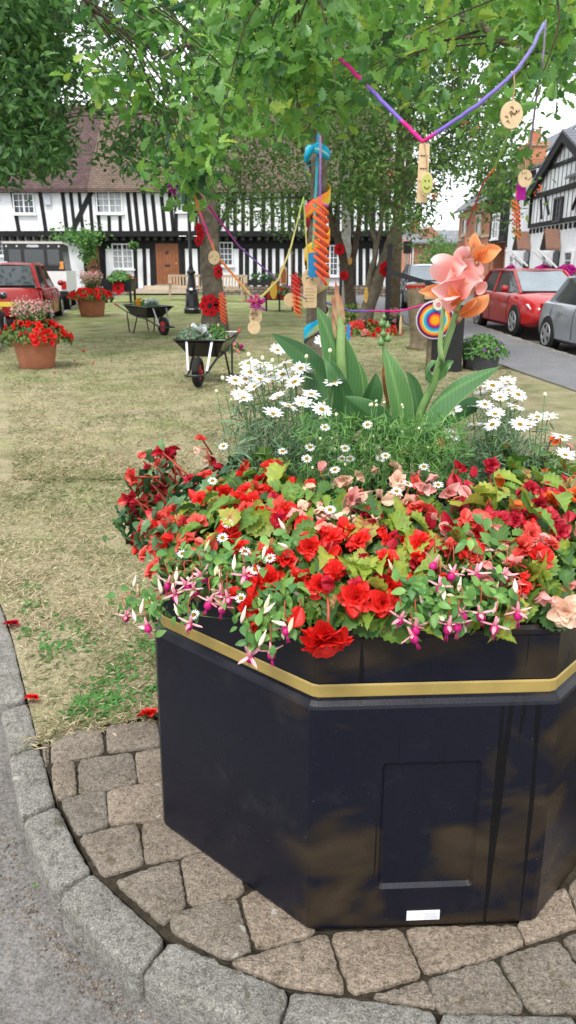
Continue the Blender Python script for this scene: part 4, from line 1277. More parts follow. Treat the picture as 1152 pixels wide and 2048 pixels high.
class Facade:
    def __init__(s, parent, axis, c, out):
        s.p = parent; s.ax = axis; s.c = c; s.out = out   # axis 0: faces y;  axis 1: runs along y

    def P(s, a, z, d=0.0):
        return np.array([a, s.c + s.out * d, z]) if s.ax == 0 else np.array([s.c + s.out * d, a, z])

    def box(s, mb, a0, a1, z0, z1, d0, d1, m=0):
        p, q = s.P(a0, z0, d0), s.P(a1, z1, d1)
        return mb.bbox(np.minimum(p, q), np.maximum(p, q), m)

    def n(s): return s.P(0, 0, 1) - s.P(0, 0, 0)

    def window(s, a0, a1, z0, z1, cols=2, rows=3, d=.0, frame=None, glass=None, fw=.06, sill=True, groups=1):
        mb = MB(); a0, a1 = min(a0, a1), max(a0, a1)
        s.box(mb, a0, a0 + fw, z0, z1, d, d + .07); s.box(mb, a1 - fw, a1, z0, z1, d, d + .07)
        s.box(mb, a0 + fw, a1 - fw, z0, z0 + fw, d, d + .07); s.box(mb, a0 + fw, a1 - fw, z1 - fw, z1, d, d + .07)
        w = (a1 - a0 - 2 * fw); h = z1 - z0 - 2 * fw
        for g in range(1, groups):
            x = a0 + fw + w * g / groups; s.box(mb, x - fw * .6, x + fw * .6, z0 + fw, z1 - fw, d, d + .065)
        for k in range(1, cols):
            x = a0 + fw + w * k / cols; s.box(mb, x - .013, x + .013, z0 + fw, z1 - fw, d + .01, d + .045)
        for k in range(1, rows):
            z = z0 + fw + h * k / rows; s.box(mb, a0 + fw, a1 - fw, z - .013, z + .013, d + .011, d + .042)
        if sill: s.box(mb, a0 - .06, a1 + .06, z0 - .07, z0 - .003, d, d + .13)
        o = part('window', mb, frame or M['white_paint'], s.p, world=True)
        g = MB(); s.box(g, a0 + fw * .8, a1 - fw * .8, z0 + fw * .8, z1 - fw * .8, d - .02, d + .02)
        k = part('pane', g, glass or M['glass'], o); return o


HY = 38.0
base = np.array([-5.0, HY, .6])
hs = thing('timber_framed_house', 'long white timber framed house with black studs and tiled roof across the green', 'house', base)
U = Facade(hs, 0, HY, -1); L = Facade(hs, 0, HY + .38, -1)
X = lambda px, Y=HY: float(at(px, 500, Y)[0] * 1.0)
Zp = lambda py, Y=HY: float(at(576, py, Y)[2])
xl, xr = -19.5, X(778)
zj, ze, zb = Zp(470), Zp(381), Zp(578, HY + .38)
mb = MB(); U.box(mb, xl, xr, zj - .02, ze, -5.6, 0); part('wall', mb, M['render'], hs, world=True)
mb = MB(); U.box(mb, xl, xr, .25, zj - .03, -5.6, -.38); part('wall', mb, M['render'], hs, world=True)
mb = MB(); U.box(mb, X(186), xr, .25, zb + .02, -.376, -.16); part('plinth', mb, M['stonewall'], hs, world=True)
# studs
mb = MB()
def stud(F_, x0, y0, x1, y1, w, d=.03, Y=HY):
    a = at(x0, y0, Y); b = at(x1, y1, Y); a[1] = b[1] = F_.c + F_.out * (d / 2 - .002)
    mb.beam(a, b, w, d, (0, 1, 0))
for (a, b) in ((-18, -6), (24, 38), (80, 92), (125, 134), (141, 150), (158, 166), (179, 185), (192, 200)): stud(U, a, 384, b, 463, .17 if a < 130 else .15)
stud(U, 184, 381, 145, 461, .22, .034)
for x in (260, 274, 292, 309, 327, 344, 352, 392, 405, 420, 437, 455, 470, 486, 503, 527, 545, 565, 579, 593, 604, 618, 632, 646, 661, 676, 690, 704, 718, 732, 747, 762, 774):
    stud(U, x - 5 if x < 345 else x, 384, x + 3 if x < 345 else x, 463, .17)
for x in (218, 240): stud(U, x, 432, x + 1, 463, .15)
stud(U, 470, 384, 436, 462, .2, .034)
U.box(mb, xl, xr, Zp(385.5), ze, -.002, .05)           # wall plate
U.box(mb, xl, xr, Zp(473), Zp(462), -.001, .07)         # bressumer
L.box(mb, X(186), xr, Zp(497), zj - .04, -.002, .03)
for k in range(64):                                      # joist ends under the jetty
    x = xl + .3 + k * .37
    if x < xr: U.box(mb, x, x + .16, Zp(481), zj - .03, -.37, .02)
for x in (207, 270, 288, 303, 365, 398): stud(L, x, 490, x + 3, 580, .2 if x in (303, 365) else .17, .03, HY + .38)
for x in (482, 494, 510, 527, 540, 555, 572, 586, 600, 615, 630, 683, 695, 708, 721, 735, 749, 762, 775): stud(L, x, 490, x, 580, .2, .03, HY + .38)
part('timber_frame', mb, M['timber'], hs, world=True)
for (x0, x1, y0, y1, c_, r_, g_, F_) in ((36, 78, 386, 428, 4, 3, 2, U), (199, 251, 382, 427, 4, 3, 2, U), (357, 388, 384, 424, 4, 3, 2, U), (-25, 3, 386, 430, 4, 3, 2, U), (224, 266, 487, 538, 4, 4, 2, L), (438, 466, 484, 532, 3, 4, 1, L), (643, 677, 490, 552, 4, 5, 2, L), (-12, 15, 482, 512, 3, 3, 1, L)):
    YY = HY if F_ is U else HY + .38
    F_.window(X(x0, YY), X(x1, YY), Zp(y1, YY), Zp(y0, YY), c_, r_, .005, groups=g_, glass=M['glass_pale'] if x0 in (199, 224) else M['glass'])
# oak doors
for (x0, x1, y0, y1) in ((311, 357, 487, 569), (172, 198, 487, 572)):
    YY = HY + .38; a0, a1, z0, z1 = X(x0, YY), X(x1, YY), Zp(y1, YY), Zp(y0, YY)
    mb = MB()
    for k in range(7):
        w = (a1 - a0) / 7; L.box(mb, a0 + w * k + .008, a0 + w * (k + 1) - .008, z0, z1, -.01, .05)
    L.box(mb, a0, a1, z0, z1, -.03, .035)
    dr_ = part('door', mb, M['door_wood'], hs, world=True)
    mb = MB(); L.box(mb, a0 - .14, a0 - .005, z0, z1 + .12, 0, .07); L.box(mb, a1 + .005, a1 + .14, z0, z1 + .12, 0, .07); L.box(mb, a0 - .005, a1 + .005, z1 + .01, z1 + .12, 0, .068)
    part('door_frame', mb, M['timber'], hs, world=True)
    mb = MB().disc(L.P(a1 - .12, z0 + .95, .07), (0, -1, 0), .04, .05, 10); part('handle', mb, M['brass'], dr_)
    mb = MB().disc(L.P((a0 + a1) / 2, z0 + 1.45, .06), (0, -1, 0), .07, .03, 10); part('knocker', mb, M['black_paint'], dr_)
    mb = MB(); L.box(mb, (a0 + a1) / 2 - .13, (a0 + a1) / 2 + .13, z0 + .82, z0 + .9, .05, .065)
    part('letter_plate', mb, M['black_paint'], dr_)
mb = MB(); U.box(mb, X(99), X(111), Zp(410), Zp(391), 0, .14); part('alarm_box', mb, mat('alarm_box', (.45, .48, .52), .05, 5), hs, world=True)
zr = float(at(240, 224, 42.2)[2]); Ym = 42.2
def roofslab(x0, x1, m, name='roof'):
    a = np.array([[x0, HY - .32, ze - .10], [x1, HY - .32, ze - .10], [x1, Ym, zr], [x0, Ym, zr]])
    mb = MB().slab(a, (0, .0, .16)); b = a.copy(); b[:2, 1] = 2 * Ym - b[:2, 1]; mb.slab(b[::-1], (0, 0, .155))
    part(name, mb, m, hs, world=True)
roofslab(xl, X(186) - .01, M['tile_a']); roofslab(X(186), xr + .25, M['tile_b'])
mb = MB().tube([(xl, Ym, zr + .17), (xr + .25, Ym, zr + .17)], .14, 8); part('ridge', mb, M['tile_b'], hs, world=True)
mb = MB()
for x in (xl, xr - .05):
    mb.slab([(x, HY, ze - .05), (x, 2 * Ym - HY, ze - .05), (x, Ym, zr - .05)], (.05, 0, 0))
part('gable', mb, M['render'], hs, world=True)
mb = MB()
L.box(mb, X(262), X(385), Zp(586), zb + .01, .0, 1.15); L.box(mb, X(285), X(372), Zp(580), zb + .16, .0, .5)
single('doorstep', mb, M['sandstone'], 'wide low stone step below the oak door of the white house', 'step')
# low rubble wall along the front garden strip
mb = MB()
x0, x1 = X(386, 36.4), X(790, 36.4)
for k in range(46):
    a = x0 + (x1 - x0) * k / 46; b = a + (x1 - x0) / 46
    mb.bbox((a + .005, 36.3, .2), (b - .005, 36.62, .70 + random.uniform(-.03, .04)))
single('stone_wall', mb, M['stonewall'], 'low rubble stone wall running in front of the striped timber house', 'wall')

# ---- row of houses on the right-hand street, facing the green
XS = 9.0
yx = lambda px: float(onx(px, 500, XS)[1])
zx = lambda px, py: float(onx(px, py, XS)[2])
M['dark_frame'] = mat('dark_frame', (.03, .03, .033), .2, 5, .5)
# black and white gabled house
base = (XS, yx(1100), .3)
gh = thing('gabled_house', 'white house with steep black and white gable and small tiled door canopies', 'house', base)
Fg = Facade(gh, 1, XS, -1)
yA, yB = yx(1059), yx(1175)
yap = yx(1114); zap = zx(1114, 286); zft = zx(1058, 396); yL = yx(1055); yR = 2 * yap - yL
zj = zx(1059, 456)
mb = MB(); Fg.box(mb, yx(1059), 17.0, .2, zft - .02, -7, 0); part('wall', mb, M['render'], gh, world=True)
mb = MB().slab([Fg.P(yL, zft), Fg.P(yR, zft), Fg.P(yap, zap - .05)], (-Fg.n() * .2)); part('gable', mb, M['render'], gh, world=True)
mb = MB()
def gb(y0, z0, y1, z1, w, d=.05): mb.beam(Fg.P(y0, z0, d / 2 - .003), Fg.P(y1, z1, d / 2 - .003), w, d, Fg.n())
slope = (zap - zft) / (yL - yap)
for i in range(1, 17):
    y = yL - (yL - yR) * i / 17
    zt = zft + slope * min(yL - y, y - yR) - .05
    gb(y, zj, y, zt, .055, .010)
gb(yL, zj + .06, yR - 1.2, zj + .06, .14, .06); gb(yL, zft - .02, yR - 1, zft - .02, .16, .07)
zm = zft + (zap - zft) * .52; ym = yL - (zm - zft) / slope; gb(ym, zm, 2 * yap - ym, zm, .12, .065)
for s in (1, -1):
    gb(yap + s * 1.9, zj + .25, yap + s * 2.2, zj + .9, .1, .06); gb(yap + s * 1.15, zj + .35, yap + s * 1.75, zj + 1.0, .1, .06)
gb(yL - .03, zj, yL - .03, zft, .12, .07)
for k in range(14): gb(yL - .3 - k * .42, zj - .05, yL - .3 - k * .42, zj - .22, .09, .08)
part('timber_frame', mb, M['timber'], gh, world=True)
mb = MB()
for s in (1, -1):
    e = yap + s * (yL - yap + .35); ez = zft - slope * .35
    mb.slab([Fg.P(yap, zap - .12, .1), Fg.P(e, ez - .12, .1), Fg.P(e, ez + .16, .1), Fg.P(yap, zap + .16, .1)], Fg.n() * .1)
part('bargeboard', mb, M['timber'], gh, world=True)
mb = MB()
for s in (1, -1):
    e = yap + s * (yL - yap + .4); ez = zft - slope * .4 + .18
    mb.slab([Fg.P(e, ez, .22), Fg.P(yap, zap + .18, .22), Fg.P(yap, zap + .18, -4), Fg.P(e, ez, -4)], (0, 0, .08))
mb.slab([Fg.P(yap - .5, zft + .2, .15), Fg.P(15, zft + .2, .15), Fg.P(15, zap + .2, -3.2), Fg.P(yap - .5, zap + .2, -3.2)], (0, 0, .09))
part('roof', mb, M['slate_y'], gh, world=True)
w0 = yx(1111)
Fg.window(yx(1119), yx(1104), zx(1111, 446), zx(1111, 397), 2, 3, .04, M['dark_frame'], M['glass'], .07, False)
for (p0, p1, y0, y1) in ((1023, 1033, 505, 545), (1089, 1098, 505, 540), (1133, 1150, 501, 541)):
    Fg.window(yx(p0), yx(p1), zx((p0 + p1) / 2, y1), zx((p0 + p1) / 2, y0), 1, 2, .01, M['white_paint'], M['glass'], .07)
for (p0, p1) in ((1051, 1061), (1110, 1121)):
    z1 = zx((p0 + p1) / 2, 504)
    mb = MB(); Fg.box(mb, yx(p0), yx(p1), .3, z1, .0, .05); dd = part('door', mb, M['black_gloss'], gh, world=True)
    mb = MB(); yc = (yx(p0) + yx(p1)) / 2; hw = abs(yx(p0) - yx(p1)) / 2 + .06
    mb.slab([Fg.P(yc + hw, z1 + .06, .03), Fg.P(yc + hw, z1 + .06, .5), Fg.P(yc, z1 + .66, .5), Fg.P(yc, z1 + .66, .03)], (0, 0, .07))
    mb.slab([Fg.P(yc - hw, z1 + .06, .03), Fg.P(yc, z1 + .66, .03), Fg.P(yc, z1 + .66, .5), Fg.P(yc - hw, z1 + .06, .5)], (0, 0, .069))
    can_ = part('canopy', mb, mat('canopy_tile', (.22, .12, .085), .2, 20, .85), gh, world=True)
    mb = MB()
    for s in (1, -1): mb.beam(Fg.P(yc + s * (hw - .05), z1 - .5, .06), Fg.P(yc + s * (hw - .05), z1 + .07, .75), .06, .06)
    part('bracket', mb, M['white_paint'], can_)
    mb = MB().slab([Fg.P(yc + hw - .05, z1 + .06, .44), Fg.P(yc - hw + .05, z1 + .06, .44), Fg.P(yc, z1 + .60, .44)], Fg.n() * .04); part('canopy_front', mb, M['timber'], can_)
# white lower wing, chimney
wg = thing('white_cottage', 'small plain white house with slate roof and brick chimney beside the gabled house', 'house', (XS, yx(1035), .3))
Fw = Facade(wg, 1, XS + .02, -1); ya, yb = yx(1011), yx(1058.5)
mb = MB(); Fw.box(mb, yb, ya, .2, zx(1035, 352), -6, 0); part('wall', mb, M['render'], wg, world=True)
z0 = zx(1035, 353); mb = MB().slab([Fw.P(ya + .1, z0, .25), Fw.P(yb + .1, z0, .25), Fw.P(yb + .1, z0 + .75, -2.0), Fw.P(ya + .1, z0 + .75, -2.0)], (0, 0, .08)); part('roof', mb, M['slate_y'], wg, world=True)
mb = MB(); Fw.box(mb, ya - .12, ya, z0 - 2.6, z0, .0, .06); Fw.box(mb, yb + .05, ya - .12, z0 - .25, z0 - .02, .0, .05); part('timber_frame', mb, M['timber'], wg, world=True)
mb = MB()
yc = float(onx(1068, 300, 10.3)[1]); ztop = float(onx(1068, 297, 10.3)[2]); zc0 = ztop - 1.0; Fw.box(mb, yc - .75, yc + .75, z0 - .1, ztop, -1.6, -.9); Fw.box(mb, yc - .82, yc + .82, ztop, ztop + .14, -1.67, -.83)
ch = part('chimney', mb, M['brick_y'], wg, world=True)
mb = MB()
for k in (-.5, 0, .5): mb.lathe([(.13, 0), (.11, .45), (.14, .5), (.1, .5)], 10, Fw.P(yc + k, ztop + .14, -1.25))
part('chimney_pot', mb, M['terracotta'], ch)
Fw.window(yx(1022), yx(1034), zx(1028, 440), zx(1028, 398), 2, 2, .01)
# half-timbered bay over the carriage arch
bh = thing('carriage_arch_house', 'narrow black and white house bay over a dark carriage entrance', 'house', (XS, yx(992), .3))
Fb = Facade(bh, 1, XS + .01, -1); ya, yb = yx(977.5), yx(1010.5)
z1 = zx(992, 384); zu = zx(992, 484)
mb = MB(); Fb.box(mb, yb, ya, zu, z1, -6, 0); part('wall', mb, M['render'], bh, world=True)
mb = MB(); Fb.box(mb, yb, yb + .5, .2, zu - .004, -6, -.1); Fb.box(mb, ya - .5, ya, .2, zu - .004, -6, -.1); part('pier', mb, M['brick_y'], bh, world=True)
mb = MB(); Fb.box(mb, yb + .5, ya - .5, .25, zu - .35, -1.2, -1.1); part('gate', mb, mat('grey_gate', (.05, .05, .055), .2, 3), bh, world=True)
mb = MB()
for k in range(12):
    y = yb + .05 + (ya - yb - .1) * k / 11; mb.beam(Fb.P(y, zu, .02), Fb.P(y, z1, .02), .13, .045, Fb.n())
mb.beam(Fb.P(yb, zu + .1, .03), Fb.P(ya, zu + .1, .03), .22, .08, Fb.n()); mb.beam(Fb.P(yb, (zu + z1) / 2 + .3, .03), Fb.P(ya, (zu + z1) / 2 + .3, .03), .14, .062, Fb.n())
part('timber_frame', mb, M['timber'], bh, world=True)
Fb.window(yx(985), yx(997), zx(991, 478), zx(991, 428), 2, 3, .05, M['white_paint'], M['glass'])
mb = MB().slab([Fb.P(ya, z1, .25), Fb.P(yb, z1, .25), Fb.P(yb, z1 + 1.1, -2), Fb.P(ya, z1 + 1.1, -2)], (0, 0, .08)); part('roof', mb, M['slate_y'], bh, world=True)
# orange brick house
ob = thing('brick_house', 'orange brick house with slate roof at the end of the street of white houses', 'house', (XS, yx(945), .3))
Fo = Facade(ob, 1, XS + .1, -1); ya, yb = yx(911), yx(976)
z1 = zx(945, 419)
mb = MB(); Fo.box(mb, yb, ya, .2, z1, -7, 0); part('wall', mb, M['brick_y'], ob, world=True)
mb = MB().slab([Fo.P(ya + .2, z1, .3), Fo.P(yb, z1, .3), Fo.P(yb, z1 + 3.2, -3.5), Fo.P(ya + .2, z1 + 3.2, -3.5)], (0, 0, .1)); part('roof', mb, M['slate_y'], ob, world=True)
mb = MB(); Fo.box(mb, yb, ya + .03, zx(945, 478), zx(945, 473), -.5, .05); Fo.box(mb, yb, ya + .04, z1 - .2, z1 - .02, -.5, .08); part('string_course', mb, M['sandstone'], ob, world=True)
for (p0, p1) in ((919, 928), (946, 957)):
    pc = (p0 + p1) / 2
    Fo.window(yx(p0), yx(p1), zx(pc, 472), zx(pc, 436 if p0 < 930 else 430), 1, 2, .01, M['sandstone'], M['glass'], .12)
    Fo.window(yx(p0), yx(p1), zx(pc, 560), zx(pc, 505), 1, 2, .01, M['sandstone'], M['glass'], .12)
mb = MB().slab([Fo.P(ya + .005, z1 - .02, 0), Fo.P(ya + .005, z1 - .02, -7), Fo.P(ya + .005, z1 + 3.05, -3.5)], (0, -.2, 0)); part('gable', mb, M['brick_y'], ob, world=True)
# far brick house closing the street
DY = 62.0
fh = thing('brick_house', 'distant red brick house with grey slate roof closing the street beyond the parked cars', 'house', (at(860, 560, DY)[0], DY, .3))
Ff = Facade(fh, 0, DY, -1); xx = lambda p: float(at(p, 500, DY)[0]); zz = lambda p: float(at(576, p, DY)[2])
mb = MB(); Ff.box(mb, xx(806), xx(960), .2, zz(487), -8, 0); part('wall', mb, M['brick_x'], fh, world=True)
mb = MB().slab([(xx(796), DY - .4, zz(488)), (xx(965), DY - .4, zz(488)), (xx(965), DY + 5, zz(458)), (xx(796), DY + 5, zz(458))], (0, 0, .15)); part('roof', mb, M['slate_x'], fh, world=True)
mb = MB().slab([(xx(836), DY + 1.2, zz(484)), (xx(898), DY + 1.2, zz(484)), (xx(866), DY + 1.2, zz(450))], (0, 3.5, 0)); part('gable', mb, M['brick_x'], fh, world=True)
mb = MB(); Ff.box(mb, xx(833), xx(851), zz(470), zz(436), -4.8, -3.6); part('chimney', mb, M['brick_x'], fh, world=True)
mb = MB(); Ff.box(mb, xx(806) - .05, xx(816), .2, zz(478), -3, .6); part('bay', mb, mat('striped_brick', (.46, .22, .13), .35, 3, .85), fh, world=True)
mb = MB()
for k in range(2): Ff.box(mb, xx(820 + k * 5), xx(822 + k * 5), .3, zz(488), 0, .12)
part('downpipe', mb, M['white_paint'], fh, world=True)
Ff.window(xx(862), xx(876), zz(545), zz(505), 2, 2, .01)

# ------------------------------------------------------------------ cars
M['car_red'] = mat('car_red', (.38, .008, .010), .05, 2, .25, .4, coat=.35)
M['car_red2'] = mat('car_dull_red', (.34, .016, .016), .06, 2, .28, .4, coat=.3)
M['car_silver'] = mat('car_silver', (.30, .33, .37), .05, 3, .3, .5, metal=.35, coat=.6)
M['car_navy'] = mat('car_navy', (.045, .055, .075), .05, 3, .28, .5, coat=.8)
M['car_dark'] = mat('car_charcoal', (.035, .04, .04), .05, 3, .28, .5, coat=.8)
M['car_glass'] = mat('car_glass', (.035, .045, .05), .15, 2, .05, .7)
M['car_glass2'] = mat('car_windscreen', (.16, .20, .23), .2, 1.5, .06, .7)
M['trim'] = mat('car_trim', (.012, .012, .013), .2, 10, .6)
M['lens'] = mat('lamp_lens', (.55, .58, .6), .1, 30, .1, .6)
M['lens_red'] = mat('tail_lens', (.45, .012, .012), .2, 30, .15, .6)
M['alloy'] = mat('alloy', (.42, .43, .45), .1, 10, .35, .5, metal=.6)


def car(label, loc, rz, paint, L_=4.2, Wd=1.76, H=1.43, bonnet=1.0, boot=.35, lights=None, screen=None, group='parked cars', name='parked_car'):
    """front at +y, rear at -y, wheels on z = 0"""
    t = thing(name, label, 'car', loc, rz, group)
    h = L_ / 2; w = Wd / 2
    yb = h - bonnet; yr = -h + boot           # foot of windscreen, foot of rear window
    bel = .92
    # lower body: closed sections along y  (y, half width, z low, z shoulder, z top)
    st = [(-h, w * .72, .40, .62, bel * .86), (-h + .06, w * .88, .28, .66, bel * .98), (-h + .3, w * .97, .24, .70, bel * 1.03), (yr, w, .20, .74, bel * 1.04), (-.4, w * 1.0, .19, .74, bel * 1.01), (yb - .2, w, .19, .72, bel), (yb + .25, w * .985, .2, .69, bel * .96), (h - .35, w * .95, .22, .64, bel * .86), (h - .1, w * .84, .26, .58, bel * .74), (h, w * .66, .34, .52, bel * .64)]
    rings = []
    for (y, ww, zl, zm, zt) in st:
        half = [(ww * .86, zl), (ww * .985, zl + .08), (ww, zm * .75), (ww * .985, zm), (ww * .93, zt - .05), (ww * .84, zt), (ww * .4, zt + .025)]
        rings.append([(x, y, z) for x, z in half] + [(-x, y, z) for x, z in half[::-1]])
    mb = MB(); n = len(rings[0]); f = []
    for i in range(len(rings) - 1):
        for j in range(n): f.append((i * n + j, (i + 1) * n + j, (i + 1) * n + (j + 1) % n, i * n + (j + 1) % n))
    f.append(tuple(range(n))); f.append(tuple((len(rings) - 1) * n + j for j in range(n))[::-1])
    mb.add(np.array(rings).reshape(-1, 3), f)
    body = part('body', mb, paint, t, smooth=True, sharp=40)
    # greenhouse
    yt0, yt1 = yr + .34, yb - .92
    foot = [(yr - .05, w * .80), (yr + .35, w * .88), (yb - .5, w * .88), (yb + .02, w * .80)]; top = [(yt0, w * .62), (yt0 + .25, w * .68), (yt1 - .1, w * .68), (yt1 + .1, w * .62)]
    mb = MB(); V = [(x * s, y, bel) for s in (1, -1) for y, x in (foot if s == 1 else foot[::-1])] + [(x * s, y, H - .05) for s in (1, -1) for y, x in (top if s == 1 else top[::-1])]
    mb.add(V, [(j, (j + 1) % 8, 8 + (j + 1) % 8, 8 + j) for j in range(8)] + [tuple(range(8, 16))])
    part('window', mb, M['car_glass'], t)
    mb = MB()
    q = [(w * .755, yb - .04), (-w * .755, yb - .04)]
    p = np.array([[w * .76, yb + .0, bel + .02], [-w * .76, yb + .0, bel + .02], [-w * .60, yt1 + .09, H - .08], [w * .60, yt1 + .09, H - .08]])
    mb.slab(p, (0, .028, .02)); part('windscreen', mb, screen or M['car_glass2'], t)
    p = np.array([[w * .74, yr - .045, bel + .05], [-w * .74, yr - .045, bel + .05], [-w * .58, yt0 - .02, H - .1], [w * .58, yt0 - .02, H - .1]])
    mb = MB().slab(p, (0, -.028, .02)); part('rear_window', mb, screen or M['car_glass'], t)
    # roof + pillars in body colour
    mb = MB(); G = []
    for v in np.linspace(0, 1, 7):
        y = yt0 - .05 + (yt1 + .18 - yt0) * v; zc = H - .075 + .085 * math.sin(PI * (v * .8 + .1))
        G.append([(u * w * .69, y, zc - .06 * u * u) for u in np.linspace(-1, 1, 7)])
    mb.grid(G); G2 = [[(a, b, c - .05) for a, b, c in r] for r in G]; mb.grid([r[::-1] for r in G2])
    for s in (1, -1):
        mb.tube([(s * w * .80, yb + .06, bel - .02), (s * w * .66, yt1 + .12, H - .06)], .035, 6)
        mb.tube([(s * w * .84, yr - .02, bel - .02), (s * w * .64, yt0 + .02, H - .06)], .055, 6)
        mb.tube([(s * w * .885, (yb + yr) / 2 - .1, bel - .02), (s * w * .685, (yb + yr) / 2 - .18, H - .05)], .035, 6)
        mb.tube([(s * w * .66, yt0, H - .05), (s * w * .70, (yt0 + yt1) / 2, H - .03), (s * w * .66, yt1 + .12, H - .05)], .035, 6)
    part('roof', mb, paint, t, smooth=True, sharp=40)
    # wheels
    for wy in (h - .82, -h + .78):
        for s in (1, -1):
            mb = MB(); prof = [(.36, -.01), (.365, .012)]
            mb.disc((s * (w - .01), wy, .33), (s, 0, 0), .355, .026, 22); part('wheel_arch', mb, M['trim'], t)
            mb = MB().lathe([(.2, -.1), (.30, -.105), (.325, -.08), (.325, .08), (.30, .105), (.2, .1)], 22)
            mb.xf(Matrix.Translation((s * (w - .085), wy, .325)) @ Matrix.Rotation(PI / 2, 4, 'Y'))
            wl = part('wheel', mb, M['rubber'], t, smooth=True, sharp=50)
            mb = MB()
            c = np.array([s * (w + .012), wy, .325])
            for k in range(5):
                a = k * 2 * PI / 5; e = c + np.array([0, math.cos(a), math.sin(a)]) * .20
                mb.beam(c, e, .075, .03, (s, 0, 0))
            a = np.linspace(0, 2 * PI, 21); mb.tube([c + np.array([0, math.cos(x), math.sin(x)]) * .205 for x in a], .018, 6)
            mb.disc(c, (s, 0, 0), .05, .04, 10)
            part('rim', mb, M['alloy'], wl)
    # lamps, grille, plates, mirrors
    for s in (1, -1):
        mb = MB(); mb.slab([(s * w * .42, h - .085, .55), (s * w * .84, h - .19, .57), (s * w * .92, h - .36, .70), (s * w * .48, h - .17, .69)][::1 if s > 0 else -1], (0, .055, .012)); part('headlight', mb, M['lens'], t)
        mb = MB(); mb.slab([(s * w * .62, -h + .03, .66), (s * w * .90, -h + .2, .68), (s * w * .92, -h + .24, .88), (s * w * .66, -h + .07, .88)], (s * .015, -.05, .0)); part('tail_light', mb, M['lens_red'], t)
        mb = MB().lathe([(.03, -.1), (.085, -.06), (.095, .04), (.07, .09), (.02, .1)], 10); mb.xf(Matrix.Translation((s * (w + .08), yb - .28, bel + .08)) @ Matrix.Rotation(PI / 2, 4, 'Y') @ Matrix.Scale(.8, 4)); part('mirror', mb, paint, t, smooth=True)
        mb = MB()
        for yy in (yb - .95, yr + .75): mb.bbox((s * (w - .005), yy - .1, .76), (s * (w + .018), yy + .08, .785))
        part('door_handle', mb, paint, t)
        mb = MB()
        for yy in (yb - .3, (yb + yr) / 2 - .1, yr + .3): mb.tube([(s * (w * 1.003), yy, .3), (s * (w * 1.004), yy, .5), (s * w * .99, yy, .74), (s * w * .935, yy, .87)], .006, 4)
        part('door_gap', mb, M['trim'], t)
    mb = MB(); mb.bbox((-.45, h - .07, .44), (.45, h + .012, .58)); mb.bbox((-.62, h - .1, .26), (.62, h - .03, .36)); part('grille', mb, M['trim'], t)
    mb = MB(); mb.bbox((-.26, h - .03, .40), (.26, h + .03, .505)); part('number_plate', mb, mat('plate_white', (.7, .7, .68), .04, 30, .5), t)
    mb = MB(); mb.bbox((-.26, -h - .015, .50), (.26, -h + .05, .61)); part('number_plate', mb, mat('plate_yellow', (.68, .52, .06), .04, 30, .5), t)
    return t


def road_z(y): return float(gz(y)) - .08


rk = lambda y, dx: r2(y) + dx
car('silver saloon parked nearest along the right pavement, cut by the photo edge', (rk(14.0, .98), 14.05, road_z(14)), R(184), M['car_silver'], 4.5, 1.78, 1.43, 1.05, .55)
car('bright red hatchback parked facing the green behind the silver saloon', (rk(18.9, .98), 18.75, road_z(19)), R(184), M['car_red'], 4.15, 1.76, 1.43, 1.0, .3)
car('dark blue compact car at the far end of the right pavement by the lamp posts', (rk(26.3, .35), 26.8, road_z(26)), R(176), M['car_navy'], 3.8, 1.7, 1.45, .95, .2)
car('red hatchback parked on the left road behind the big terracotta pot', (-7.05, 21.2, road_z(21)), R(9), M['car_red2'], 4.0, 1.7, 1.52, 1.0, .15)
car('charcoal car with its mirror showing at the photo edge in front of the red hatchback', (-6.62, 15.5, road_z(15)), R(14), M['car_dark'], 4.2, 1.75, 1.45, 1.0, .3)

# white off-road pickup with its hard top, seen from behind
dv = thing('off_road_truck', 'boxy white off-road truck with black glazed rear end parked on the left road', 'truck', (-8.02, 26.4, road_z(25)), R(11), 'parked cars')
mb = MB(); mb.bbox((-.9, -2.2, .62), (.9, 2.1, 1.24)); mb.bbox((-.86, .3, 1.24), (.86, 1.0, 1.3)); mb.bbox((-.80, 2.1, .62), (.80, 2.2, 1.1)); part('body', mb, M['white_paint'], dv)
mb = MB(); mb.add([(x, y, z) for z, k in ((1.245, 1), (2.02, .94)) for x, y in ((-.88 * k, -2.19), (.88 * k, -2.19), (.88 * k, .35), (-.88 * k, .35))], [(0, 1, 2, 3), (4, 7, 6, 5), (0, 4, 5, 1), (1, 5, 6, 2), (2, 6, 7, 3), (3, 7, 4, 0)]); part('hard_top', mb, M['black_gloss'], dv)
mb = MB(); mb.bbox((-.86, -2.24, 2.022), (.86, .5, 2.08)); part('roof', mb, mat('pale_roof', (.62, .60, .56), .05, 4), dv)
for x0, x1 in ((-.70, -.36), (-.26, .30), (.40, .74)):
    mb = MB(); mb.bbox((x0, -2.215, 1.38), (x1, -2.192, 1.86)); part('rear_window', mb, M['car_glass'], dv)
for k in range(6):
    mb = MB().disc((-.75 + k * .3, -2.22, 1.95), (0, -1, 0), .03, .04, 10); part('marker_lamp', mb, M['lens'], dv)
for x, c_ in ((-.83, (.6, .62, .68)), (.77, (.75, .32, .08))):
    mb = MB(); mb.bbox((x - .06, -2.206, 1.3), (x + .07, -2.195, 1.52)); part('sticker', mb, mat('sticker', c_, .1, 20), dv)
mb = MB(); mb.bbox((-.14, -2.215, 1.92), (.14, -2.195, 2.0)); part('number_plate', mb, mat('plate_pale', (.6, .62, .7), .05, 20), dv)
mb = MB(); mb.bbox((-.9, -2.28, .5), (.9, -2.0, .66)); mb.bbox((-.75, -2.0, .35), (.75, 2.1, .62)); part('chassis', mb, M['trim'], dv)
